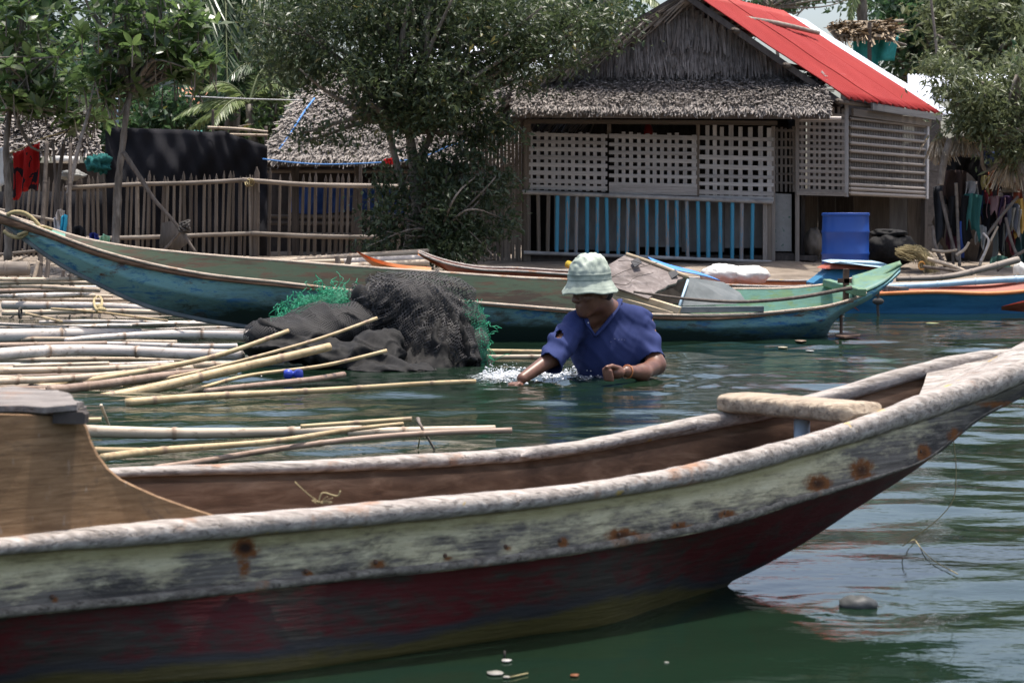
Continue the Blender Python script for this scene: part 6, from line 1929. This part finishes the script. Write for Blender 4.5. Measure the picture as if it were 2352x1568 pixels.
# ------------------------------------------------------------------ things about the shore
def cloth(name, label, cat, top, h, Y, colr, seed=0, amp=.03, cols=14, rowsn=10, taper=0.0, mat=None, rag=.05, wide=1.0):
    """hangs from the pixel points top, h pixels long"""
    tp = spline(top, cols)
    r_ = np.random.default_rng(seed)
    ph = r_.random(3)*6
    G = []
    for t in np.linspace(0, 1, rowsn):
        row = []
        for i, (x, y) in enumerate(tp):
            s = i/(cols-1)
            xm = tp[:, 0].mean()
            q = P(xm+(x-xm)*wide*(1-taper*t*math.sin(t*2+ph[2]))+(2.5*math.sin(s*7+ph[0])+4*math.sin(t*3+ph[1]))*t, y + h*t*(1+rag*math.sin(s*6+ph[1])+.5*rag*math.sin(s*17+ph[2])), Y)
            q.y += amp*math.sin(s*11+ph[2]+t*1.5) + amp*.5*math.sin(s*23+ph[0])
            row.append(tuple(q))
        G.append(row)
    m = mat or plain(name + '_cloth', colr, .85, .15, .15, 9)
    return obj(name, MB().grid(np.array(G)), m, cat=cat, label=label, solid=.006)

k = NT('red_print_towel')
f = k.noise(k.coord((1, 1, .6)), 4.5, 3, .5, .8)
tm = k.ramp(f, [(.0, (.38, .02, .02)), (.46, (.42, .025, .02)), (.48, (.03, .02, .025)), (.56, (.03, .02, .025)), (.58, (.36, .02, .02)), (.72, (.30, .30, .30))], 'CONSTANT')
M['towel'] = k.done(k.pbr(tm, .9, None, .1))
cloth('towel', 'red and black printed towel hung on the line at the left', 'towel', [(32, 352), (60, 340), (92, 326)], 105, 21.8, None, 3, .05, mat=M['towel'])
cloth('sheet', 'white cloth hanging at the left edge beside the red towel', 'cloth', [(-40, 345), (-8, 340), (16, 336)], 84, 21.6, (.55, .55, .53), 4)
obj('line', MB().tube(spline([tuple(P(x, y, 21.8)) for x, y in ((-20, 362), (32, 348), (98, 318), (180, 296))], 20), .007, 5), M['rope_tan'], cat='line', label='sagging washing line holding the red towel')
def stick(label, pts, t0, t1, mat='post_wood', cat='post', name=None, kn=.5):
    q = [P(*p) for p in pts]
    return pole(name or cat, q, t0/2*q[0].y/F, t1/2*q[-1].y/F, mat, label, cat=cat, nodes=kn)
SP = 'posts standing in the mud at the left'
for lab, pts, a, b in (
    ('tall post right of the red towel, leaning slightly', [(88, 672, 19.3), (100, 480, 19.6), (108, 325, 19.8)], 13, 9),
    ('thin tall post between the towel post and the diagonal pole', [(125, 560, 21), (128, 430, 21), (122, 330, 21)], 7, 6),
    ('straight post with a beige cloth at its foot', [(168, 690, 18.8), (160, 520, 19.2), (162, 330, 19.6)], 10, 8),
    ('dark bent post behind the beige cloth', [(138, 560, 21.5), (134, 430, 21.5), (146, 330, 21.5)], 10, 9)):
    stick(lab, pts, a, b)
for lab, pts, a, b, m in (
    ('short pale stake under the raised blue bow', [(72, 665, 19), (88, 600, 19.1)], 11, 8, 'bp_tan'),
    ('pair mate of the short pale stake, dark and broad, under the bow', [(104, 672, 18.8), (112, 590, 18.9)], 13, 10, 'post_wood'),
    ('dark short stake farther right under the blue hull', [(140, 680, 18.6), (146, 620, 18.6)], 9, 8, 'post_wood'),
    ('stake with a crooked foot nearest the blue hull', [(170, 684, 18.4), (160, 630, 18.4)], 11, 10, 'post_wood')):
    stick(lab, pts, a, b, m, 'stake')
stick('diagonal pale pole leaning up into the mangrove leaves', [(155, 448, 20.2), (178, 350, 20.4), (210, 245, 20.6)], 11, 8, 'bamboo_grey', 'pole')
stick('crooked branch propped from the mangrove trunk down to the right', [(283, 350, 20.5), (320, 405, 20.4), (352, 455, 20.3), (402, 512, 20.2), (450, 580, 20.1)], 12, 7, 'post_wood', 'branch')
stick('dark brace crossing under the propped branch', [(360, 590, 20.3), (395, 555, 20.3), (425, 520, 20.2)], 7, 6, 'post_wood', 'branch')
mb = MB()
c = P(424, 520, 20.15)
for i in range(5):
    mb.tube([c + Vector((.05*math.cos(t+i), .05*math.sin(t*1.3), .03*math.sin(t)+.015*i-.03)) for t in np.linspace(0, 6.3, 12)], .012, 5)
obj('lashing', mb, M['rope_dark'], cat='lashing', label='black cloth lashing knotted on the propped branch')
obj('woven_scrap', MB().slab([P(372, 512, 20.5), P(400, 505, 20.5), P(440, 552, 20.45), P(400, 580, 20.45), P(365, 560, 20.5)], (0, .03, 0)), M['slat_wall'], cat='mat', label='scrap of brown woven mat behind the propped branch')
cloth('rag', 'beige cap hung on the post behind the blue bow', 'cap', [(132, 486), (138, 480), (146, 484)], 22, 20.5, (.55, .47, .40), 5, .05)
cloth('rag', 'bright cyan towel hung on the post behind the blue bow', 'towel', [(140, 500), (150, 492), (153, 494)], 48, 20.3, (.05, .42, .60), 6, .03)
cloth('rag', 'small white cloth left of the cyan towel', 'cloth', [(126, 500), (131, 498), (136, 500)], 40, 20.6, (.60, .60, .62), 7, .03)
cloth('bag', 'dark blue bag behind the teal gunwale', 'bag', [(205, 538), (214, 534), (224, 537)], 26, 20.2, (.02, .03, .16), 8, .06)
cloth('bag', 'pale green plastic bag right of the dark blue bag', 'bag', [(230, 550), (238, 537), (250, 544)], 22, 20.1, (.22, .42, .28), 9, .06)
cloth('bag', 'black bag with a yellow tip left of the blue bag', 'bag', [(172, 520), (186, 518), (196, 532)], 40, 20.6, (.02, .02, .022), 10, .06)
obj('post', MB().tube([P(268, 290, 25.8), P(268, 226, 25.8)], .028, 10), M['pole_blue'], cat='post', label='pale blue pipe post behind the mangrove trunk')
mb = MB()
x = np.linspace(0, 1, 90)
G = np.array([[tuple(P(325+s*140, 298+24*t+4*s, 27.5-.4*t) + Vector((0, 0, .012*math.sin(s*110)))) for s in x] for t in (0, .33, .66, 1)])
obj('roof_sheet', mb.grid(G), plain('teal_iron', (.10, .33, .31), .5, .4, .2, 3), cat='roof', label='teal corrugated iron sheet above the black tarpaulin', solid=.01)
rust_house = thing('village_house', 'far house with a rusty orange iron roof behind the mangrove leaves', 'house', P(440, 500, 31.5))
obj('roof', MB().slab([P(408, 205, 31), P(470, 202, 31), P(486, 238, 30.4), P(412, 240, 30.4)], (0, .02, .03)), plain('rusty_iron', (.42, .19, .11), .7, .3, .5, 2), rust_house, False)
obj('wall', MB().box((P(448, 400, 31.5).x, 31.8, 1.1), (.45, .9, 2.2)), M['slat_wall'], rust_house, False)
grey_hut = thing('village_hut', 'far hut with a grey leaf roof at the left behind the posts', 'hut', P(90, 520, 26.5))
thatch('roof_thatch', grey_hut, P(20, 262, 27.6), P(210, 262, 27.6), P(235, 352, 26.2), P(-20, 352, 26.2), 10, 200, .22, .03, .5)
obj('roof', MB().slab([P(20, 262, 27.65), P(210, 262, 27.65), P(235, 352, 26.25), P(-20, 352, 26.25)], (0, .04, -.04)), M['thatch'], grey_hut, False)
obj('wall', MB().box((P(110, 480, 27).x, 27.3, .95), (1.3, .4, 1.3)), M['dark_wood'], grey_hut, False)
def lump(name, label, cat, px, py, Y, rx, ry, rd, mat, seed, rough=.18):
    c = P(px, py, Y)
    s = Y/F
    th, ph = np.linspace(0, 2*math.pi, 30, endpoint=False), np.linspace(.02, math.pi-.02, 18)
    G = np.stack([np.sin(ph)[:, None]*np.cos(th), np.sin(ph)[:, None]*np.sin(th), np.cos(ph)[:, None]*np.ones(30)], -1)
    G = G*(1+rough*vnoise(G, 2.2, seed)+rough*.5*vnoise(G, 5, seed+1))[..., None]
    return obj(name, MB().grid(G*np.array([rx*s, rd, ry*s])+np.array(tuple(c)), closed=True), mat, cat=cat, label=label)
lump('net_bundle', 'teal net bundle hung behind the diagonal pole', 'net', 226, 376, 24.9, 24, 20, .12, plain('dim_teal', (.02, .10, .095), .9, .1, .6, 30), 3, .6)
obj('roll', MB().tube([P(122, 366, 24.0), P(182, 368, 24.0)], .045, 14), M['white_plastic'], cat='roll', label='white plastic roll lying behind the left posts')
lump('bundle', 'pale bundle under the white roll behind the left posts', 'bundle', 165, 402, 24.4, 30, 11, .12, plain('grey_cloth', (.20, .20, .185), .8), 5, .35)
stick('thin pole on the hooks behind the black tarpaulin, upper one', [(477, 293, 26.0), (545, 296, 26), (615, 303, 26)], 7, 6, 'bp_tan', 'pole')
stick('thin pole behind the black tarpaulin, lower one', [(520, 309, 26.1), (615, 311, 26.1)], 6, 6, 'bp_tan', 'pole')
stick('short post end sticking up above the black tarpaulin', [(489, 400, 26.1), (489, 252, 26.1)], 6, 6, 'post_wood', 'post')
stick('grey post at the left corner of the leaf hut', [(611, 590, 26.2), (611, 290, 26.2)], 8, 7, 'post_wood', 'post')
obj('wire', MB().tube(spline([tuple(P(x, y, 25)) for x, y in ((425, 221), (560, 227), (700, 231))], 16), .008, 5), M['wire'], cat='wire', label='thin grey wire crossing before the palms left of the leaf hut')
obj('clothesline', MB().tube(spline([tuple(P(x, y, 24.2)) for x, y in ((603, 365), (650, 371), (730, 377), (820, 376), (890, 372), (960, 364), (1040, 333), (1100, 315))], 40), .010, 6), M['blue_rope'], cat='line', label='blue washing line sagging along the eave of the leaf hut')
obj('blue_rope', MB().tube(spline([tuple(P(x, y, Y_)) for x, y, Y_ in ((722, 226, 26.6), (700, 255, 26.3), (668, 305, 25.9), (640, 345, 25.5))], 16), .012, 6), M['blue_rope'], cat='rope', label='blue strap running down the leaf roof of the hut')
cloth('red_cloth', 'small red garment pegged on the blue washing line', 'cloth', [(880, 366), (894, 364), (908, 362)], 15, 24.15, (.50, .02, .02), 12, .04)
obj('red_lamp', MB().lathe(P(1489, 310, 24.5), [(.055, 0), (.058, .05), (.045, .10), (.02, .14), (.001, .15)], 14), plain('red_plastic', (.34, .02, .015), .4), cat='lamp', label='red round thing hanging behind the middle lattice')

# drum and heaps in the store room
dr = P(1941, 640, 22.4)
dr.z = float(ground_z(dr.x, dr.y)) - .02
rr = .262
drum = thing('plastic_drum', 'big blue plastic drum standing under the house corner', 'drum', dr)
top = P(1941, 489, 22.4).z
hgt = top-dr.z
prof = [(rr*.93, 0), (rr*.98, .03), (rr, .06), (rr*1.0, hgt*.30), (rr*1.025, hgt*.32), (rr*1.025, hgt*.34), (rr, hgt*.36), (rr*1.0, hgt*.66), (rr*1.025, hgt*.68), (rr*1.025, hgt*.70), (rr, hgt*.72), (rr*.985, hgt-.05), (rr*.985, hgt-.035), (rr*1.02, hgt-.03), (rr*1.02, hgt-.005), (rr*.98, hgt), (rr*.93, hgt-.02), (.001, hgt-.025)]
obj('barrel', MB().lathe(dr, prof, 40), M['blue_drum'], drum, edge=True)
lump('net_heap', 'black heap of nets right of the blue drum', 'net heap', 2045, 575, 22.8, 60, 36, .35, M['net_cloth'], 7, .25)
lump('net_heap', 'flat black net folded on top of the heap beside the drum', 'net heap', 2040, 536, 22.9, 44, 10, .25, M['net_cloth'], 8, .22)
lump('sack_heap', 'dim brown sack left of the blue drum inside the store', 'sack', 1868, 560, 24.3, 22, 36, .2, M['slat_wall'], 9)
mb = MB()
r_ = np.random.default_rng(5)
for i in range(420):
    t0 = r_.random()
    x0, y0 = 2055+70*t0, 578-8*math.sin(t0*3.1)+r_.normal(0, 4)
    p = [P(x0, y0, 22.2+r_.normal(0, .06))]
    for j in range(4):
        p.append(p[-1] + Vector((.055*(1-t0*.6)+r_.normal(0, .02), r_.normal(0, .02), -.008-.075*max(0, t0-.35+j*.12)+r_.normal(0, .012))))
    mb.tube(spline([tuple(q) for q in p], 9), .0032, 4, cap=False)
obj('rope_fibre', mb, M['rope_tan'], cat='rope', label='frayed tan rope fibres spilling over the black heap')
mb = MB().tube([P(2140+16*math.cos(t), 610+16*math.sin(t), 22.0) for t in np.linspace(0, 6.2, 20)], .012, 6)
ROPE_LOOP = obj('rope', MB().tube([P(2117+7*math.cos(t), 610+9*math.sin(t), 22.0) for t in np.linspace(0, 6.2, 20)], .008, 6), plain('orange_rope', (.50, .24, .06), .8), cat='rope', label='small orange rope ring below the frayed fibres')
# shack and roofs behind on the right
shack = thing('shack', 'small shack with a tan leaf roof and teal net sides behind the house', 'shack', P(1995, 500, 31))
thatch('roof_thatch', shack, P(1900, 60, 31.6), P(2050, 55, 31.6), P(2058, 82, 30.8), P(1925, 88, 30.8), 5, 90, .30, .035, .4, 'thatch_tan')
obj('roof', MB().slab([P(1900, 60, 31.65), P(2050, 55, 31.65), P(2058, 84, 30.85), P(1925, 90, 30.85)], (0, .04, -.04)), M['thatch_tan'], shack, False)
G = np.array([[tuple(P(1960+s*104-10*t*s, 82+(58+ (14 if s < .6 else 0))*t, 30.9+.08*math.sin(s*14+t)+s*.3)) for s in np.linspace(0, 1, 30)] for t in np.linspace(0, 1, 8)])
obj('net_side', MB().grid(G), M['teal_net'], shack, solid=.01)
obj('wall', MB().box((P(2005, 200, 31.5).x, 31.6, 1.6), (.9, .5, 2.5)), M['dark_wood'], shack, False)
rod('post', 'post_wood', shack, P(1997, 52, 30.7), P(1998, 300, 30.7), .035)
rod('pole', 'bamboo_grey', shack, P(1900, 62, 31.5), P(2075, 48, 31.5), .03)
rod('pole', 'bamboo_grey', shack, P(2030, 88, 30.7), P(2082, 104, 30.7), .02)
wr_ = thing('village_house', 'far house with a white corrugated roof behind the right tree', 'house', P(2200, 500, 29.5))
G = np.array([[tuple(P(2085+s*230, 172+60*t, 30-.9*t) + Vector((0, 0, .012*math.sin(s*170)))) for s in np.linspace(0, 1, 170)] for t in (0, .5, 1)])
obj('roof', MB().grid(G), M['white_metal'], wr_, solid=.008)
obj('wall', MB().box((P(2220, 400, 30).x, 30.2, 1.0), (1.6, .8, 2.0)), M['slat_wall'], wr_, False)
wr2 = thing('village_house', 'far house with a pale roof glimpsed through the small leaved tree', 'house', P(1000, 480, 33))
obj('roof', MB().slab([P(860, 112, 33), P(1260, 110, 33), P(1280, 150, 32), P(840, 150, 32)], (0, .02, .03)), M['white_metal'], wr2, False)
obj('wall', MB().box((P(1060, 400, 33.4).x, 33.6, 1.4), (2.6, .9, 2.8)), M['slat_wall'], wr2, False)
stick('tall thin bare pole in front of the top right trees', [(2158, 330, 30), (2150, 110, 30), (2136, -30, 30)], 7, 6, 'bamboo_grey', 'pole')

# washing, drift wood and leaf bundles by the right tree
stick('thick stub of a trunk beside the leaf bundles', [(2160, 425, 22.6), (2168, 370, 22.6), (2184, 320, 22.6)], 16, 19, 'bark', 'log')
YW = 23.2
mb = MB()
def bundle(name, label, px, py, w, h, seed, Y=22.8):
    mb = MB()
    r_ = np.random.default_rng(seed)
    for i in range(150):
        x0, y0 = px+r_.normal(0, w*.25), py-h*.4+r_.normal(0, h*.1)
        a = P(x0, y0, Y+r_.normal(0, .06))
        b = P(px+(x0-px)*2.2+r_.normal(0, 5), py+h*.5*r_.random()+h*.1, Y-.1+r_.normal(0, .1))
        s_ = Vector((r_.uniform(.004, .010), 0, 0))
        mb.add([tuple(a-s_), tuple(a+s_), tuple(b+s_*.6), tuple(b-s_*.6)], np.array([[0, 1, 2, 3]]), tint=r_.random())
    obj(name, mb, M['thatch_tan'], cat='leaf bundle', label=label, smooth=False)
bundle('leaf_bundle', 'dry leaf bundle left of the trunk stub', 2156, 345, 34, 60, 1)
bundle('leaf_bundle', 'dry leaf bundle above the black cloth', 2212, 335, 50, 45, 2)
bundle('leaf_bundle', 'dry leaf bundle hanging at the right edge above the cap', 2325, 400, 50, 66, 3)
CL = [
 ('shirt', 'black garment hung above the coloured washing', [(2184, 362), (2215, 355), (2254, 360)], 42, (.015, .015, .016)),
 ('trousers', 'long dark grey garment right of the black one', [(2258, 372), (2280, 368), (2306, 372)], 84, (.055, .052, .065)),
 ('shirt', 'blue garment hung highest in the washing', [(2262, 344), (2276, 350), (2292, 344)], 26, (.05, .11, .30)),
 ('shirt', 'dark navy garment at the right of the highest blue one', [(2298, 350), (2320, 362), (2345, 348)], 26, (.03, .035, .07)),
 ('shirt', 'grey white garment in the top right of the washing', [(2312, 368), (2322, 372), (2332, 368)], 26, (.42, .42, .48)),
 ('shorts', 'orange red strip of cloth left of the grey garment', [(2196, 402), (2202, 400), (2210, 402)], 36, (.42, .09, .04)),
 ('shirt', 'long orange garment at the middle of the washing', [(2272, 398), (2279, 392), (2287, 402)], 54, (.50, .13, .04)),
 ('shirt', 'yellow garment beside the long orange one', [(2258, 405), (2264, 402), (2270, 406)], 32, (.52, .42, .12)),
 ('shirt', 'pale grey garment above the teal shirt', [(2222, 418), (2232, 416), (2242, 424)], 36, (.30, .30, .31)),
 ('shirt', 'teal green shirt hung lower left in the washing', [(2222, 446), (2234, 444), (2250, 450)], 76, (.02, .15, .13)),
 ('shirt', 'dark blue shirt right of the teal one', [(2244, 438), (2254, 434), (2264, 440)], 66, (.02, .04, .17)),
 ('shirt', 'crimson garment right of the dark blue shirt', [(2262, 440), (2270, 436), (2278, 444)], 34, (.36, .02, .04)),
 ('shirt', 'dull pink garment below the orange one', [(2274, 452), (2286, 450), (2302, 454)], 44, (.36, .20, .22)),
 ('jacket', 'yellow life vest at the right edge of the washing', [(2332, 462), (2345, 456), (2372, 458)], 64, (.55, .32, .02)),
 ('shirt', 'grey garment below the cap at the right', [(2318, 470), (2328, 466), (2338, 472)], 60, (.14, .15, .18)),
 ('shirt', 'maroon garment lowest on the right washing line', [(2304, 514), (2316, 510), (2328, 516)], 56, (.16, .02, .035)),
 ('shirt', 'greenish grey cloth left of the maroon garment', [(2284, 514), (2294, 511), (2304, 515)], 70, (.17, .18, .16)),
 ('bag', 'green plastic bag on the ground under the maroon garment', [(2282, 592), (2296, 586), (2312, 594)], 24, (.12, .30, .20)),
] + [
 ('shirt', 'dark brown garment behind the orange red strip', [(2178, 392), (2196, 390), (2214, 394)], 70, (.05, .03, .025)),
 ('shirt', 'black shirt on the lower line left of the teal one', [(2188, 452), (2204, 449), (2220, 450)], 88, (.014, .014, .016)),
 ('shirt', 'plum coloured garment low beside the blue board', [(2180, 520), (2194, 516), (2206, 520)], 52, (.10, .025, .05)),
 ('trousers', 'black trousers behind the dull pink garment', [(2262, 470), (2284, 466), (2306, 470)], 90, (.016, .016, .02)),
 ('shirt', 'dark violet garment right of the dull pink one', [(2302, 452), (2314, 449), (2326, 453)], 62, (.06, .03, .10)),
 ('shirt', 'rust red rag above the yellow life vest', [(2334, 420), (2346, 416), (2360, 420)], 40, (.30, .06, .03)),
 ('towel', 'cream towel left of the yellow life vest', [(2322, 480), (2331, 477), (2340, 481)], 46, (.46, .42, .34)),
 ('shirt', 'dark teal garment under the yellow life vest', [(2334, 528), (2348, 524), (2366, 528)], 66, (.02, .07, .075)),
 ('shirt', 'dark slate garment behind the trunk stub', [(2150, 430), (2166, 426), (2182, 430)], 96, (.035, .038, .045)),
 ('towel', 'white towel low between the teal shirt and black trousers', [(2246, 520), (2254, 517), (2262, 521)], 40, (.50, .50, .48)),
]
for i, (nm, lab, tp, h_, c_) in enumerate(CL):
    cloth(nm, lab, 'clothes' if nm != 'bag' else 'bag', tp, h_*1.1, YW-.07*(i % 5), tuple(.75*v+.25*sum(c_)/3 for v in c_), 30+i, .05, 14, 12, .35, None, .22, 1.45)
for lab, pts in (('upper washing line by the right tree', [(2150, 360), (2220, 362), (2300, 356), (2400, 350)]), ('lower washing line by the right tree', [(2160, 455), (2240, 440), (2300, 452), (2400, 460)])):
    obj('line', MB().tube(spline([tuple(P(x, y, YW)) for x, y in pts], 24), .008, 5), M['rope_dark'], cat='line', label=lab)
hatc = P(2318, 440, 22.9)
obj('cap', MB().lathe(hatc, [(.13, -.01), (.12, .0), (.085, .02), (.08, .06), (.06, .09), (.03, .10), (.001, .102)], 18), M['thatch_tan'], cat='hat', label='straw hat hung at the right of the washing')
for lab, pts, a, b, m in (
    ('crooked dark stick left of the washing', [(2142, 520, 22.7), (2150, 570, 22.6), (2172, 612, 22.5)], 8, 9, 'post_wood'),
    ('long dark stick leaning behind the teal shirt', [(2160, 440, 22.9), (2178, 520, 22.8), (2200, 600, 22.6)], 8, 7, 'post_wood'),
    ('upright stick left of the teal shirt', [(2196, 420, 22.9), (2200, 520, 22.9), (2204, 610, 22.8)], 8, 8, 'bamboo_grey'),
    ('dark upright stick with a fork at the top', [(2172, 470, 23.0), (2184, 540, 22.9), (2190, 612, 22.8)], 7, 7, 'post_wood'),
    ('pale stick leaning right beside the cap', [(2264, 545, 22.7), (2305, 490, 22.7), (2338, 452, 22.7)], 7, 7, 'bamboo_grey'),
    ('stick leaning left under the teal shirt', [(2250, 610, 22.6), (2272, 560, 22.6), (2292, 520, 22.6)], 7, 5, 'bp_tan'),
    ('dark stick slanting right under the maroon garment', [(2310, 500, 22.7), (2325, 560, 22.6), (2345, 605, 22.5)], 7, 7, 'post_wood'),
    ('pale bent root on the bank right of the frayed fibres', [(2140, 575, 22.4), (2170, 578, 22.4), (2198, 574, 22.4)], 8, 6, 'bp_tan'),
    ('pale bent branch beside the blue board', [(2196, 586, 22.4), (2216, 572, 22.4), (2226, 556, 22.4)], 8, 6, 'bp_tan'),
    ('tan pole lying on the bank under the washing', [(2130, 594, 22.0), (2190, 612, 21.9), (2240, 634, 21.7)], 10, 9, 'bp_tan'),
    ('dark flat pole lying below the tan pole on the bank', [(2120, 612, 21.9), (2180, 620, 21.8), (2230, 628, 21.6)], 8, 8, 'post_wood'),
    ('white curved driftwood under the washing', [(2252, 600, 22.4), (2264, 575, 22.4), (2270, 550, 22.4), (2258, 535, 22.4)], 6, 5, 'bp_pale'),
    ('dark slanted driftwood at the far right of the bank', [(2290, 620, 22.3), (2330, 590, 22.3), (2380, 560, 22.3)], 9, 7, 'post_wood')):
    stick(lab, pts, a, b, m, 'stick')
strip_ = MB().box(P(2209, 550, 22.9), (.055, .03, .42))
obj('board', strip_, plain('blue_board', (.03, .07, .26), .6), cat='board', label='upright blue board among the driftwood sticks')
lump('heap', 'dark brushwood heap behind the washing', 'heap', 2230, 520, 24.2, 80, 95, .3, M['dark_wood'], 13, .2)
lump('heap', 'dark brushwood heap at the right edge behind the washing', 'heap', 2350, 500, 24.4, 70, 110, .3, M['dark_wood'], 14, .2)
lump('bundle', 'pale bundle at the right end of the bank', 'bundle', 2345, 622, 21.2, 16, 20, .12, M['white_plastic'], 15)
mb = MB()
r_ = np.random.default_rng(8)
for i in range(700):
    x_ = r_.uniform(-30, 420) if r_.random() < .6 else r_.uniform(2040, 2400)
    y_ = r_.uniform(600, 735) if x_ < 1000 else r_.uniform(612, 640)
    g = W(x_, y_, .12)
    g.z = float(ground_z(g.x, g.y)) + .005
    if g.z < -.05: continue
    d = Vector((r_.normal(), r_.normal(), r_.normal()*.2)).normalized()*r_.uniform(.03, .14)
    mb.beam(g-d, g+d, r_.uniform(.006, .02), r_.uniform(.004, .012))
obj('drift_litter', mb, M['bamboo_grey'], smooth=False, kind='stuff')
mb = MB()
for i in range(500):
    x_ = r_.uniform(560, 1100)
    y_ = r_.uniform(590, 612)
    g = P(x_, y_, 21.5+r_.normal(0, .6))
    g.z = float(ground_z(g.x, g.y))+.01
    d = Vector((r_.normal(), r_.normal(), abs(r_.normal())*.3)).normalized()*r_.uniform(.03, .10)
    mb.beam(g-d, g+d, .012, .006)
obj('dry_litter', mb, M['thatch_tan'], smooth=False, kind='stuff')

# stone and bits on the water
c = W(1972, 1388, 0)
th, ph = np.linspace(0, 2*math.pi, 26, endpoint=False), np.linspace(.02, math.pi-.02, 16)
G = np.stack([np.sin(ph)[:, None]*np.cos(th), np.sin(ph)[:, None]*np.sin(th), np.cos(ph)[:, None]*np.ones(26)], -1)
G = G*(1+.16*vnoise(G, 1.6, 4)+.05*vnoise(G, 5, 6))[..., None]*np.array([.036, .03, .019])
obj('stone', MB().grid(G+np.array(tuple(c)), closed=True), M['stone'], cat='stone', label='grey stone breaking the water right of the near boat')
def flake(label, px, py, sx, sy, colr, seed, cat='litter', name='litter'):
    c = W(px, py, .004)
    r_ = np.random.default_rng(seed)
    n = 12
    pl = [(c.x+sx*(.7+.5*r_.random())*math.cos(a), c.y+sy*(.7+.5*r_.random())*math.sin(a), .003) for a in np.linspace(0, 2*math.pi, n, endpoint=False)]
    obj(name, MB().slab(pl, (0, 0, .0015)), plain('flake', tuple(.75*v for v in colr), .6), cat=cat, label=label)
flake('white foam flake floating below the near boat', 1137, 1544, .015, .018, (.36, .35, .31), 1)
flake('small white flake beside the bigger foam flake', 1163, 1553, .006, .007, (.34, .32, .28), 2)
flake('orange brown leaf floating below the near boat', 1320, 1549, .008, .010, (.24, .085, .03), 3, 'leaf', 'fallen_leaf')
flake('pale flake floating with a dark stalk beneath the near boat', 1163, 1515, .008, .010, (.55, .53, .5), 4)
flake('tiny pale speck floating at the right of the orange leaf', 1531, 1520, .004, .005, (.3, .3, .26), 5)
obj('stalk', MB().tube([W(1159, 1512, .0), W(1159, 1512, .0)+Vector((0, 0, .014))], .002, 6), M['dark_wood'], cat='twig', label='short dark stalk standing in the water by a pale flake')
obj('straw', MB().tube([W(1172, 1554, .004), W(1212, 1545, .004)], .0014, 5), M['rope_tan'], cat='straw', label='thin yellow straw floating by the white foam flake')
flake('yellowish leaf floating before the teal stern, left one', 1797, 797, .035, .07, (.40, .36, .24), 6, 'leaf', 'fallen_leaf')
flake('brown leaf floating before the teal stern, nearer the hull', 1838, 782, .04, .08, (.28, .20, .14), 7, 'leaf', 'fallen_leaf')
flake('pale leaf floating before the teal stern, farthest right', 1860, 805, .03, .05, (.36, .36, .34), 8, 'leaf', 'fallen_leaf')
flake('green leaf floating by the blue hull', 2140, 742, .05, .10, (.24, .26, .11), 9, 'leaf', 'fallen_leaf')
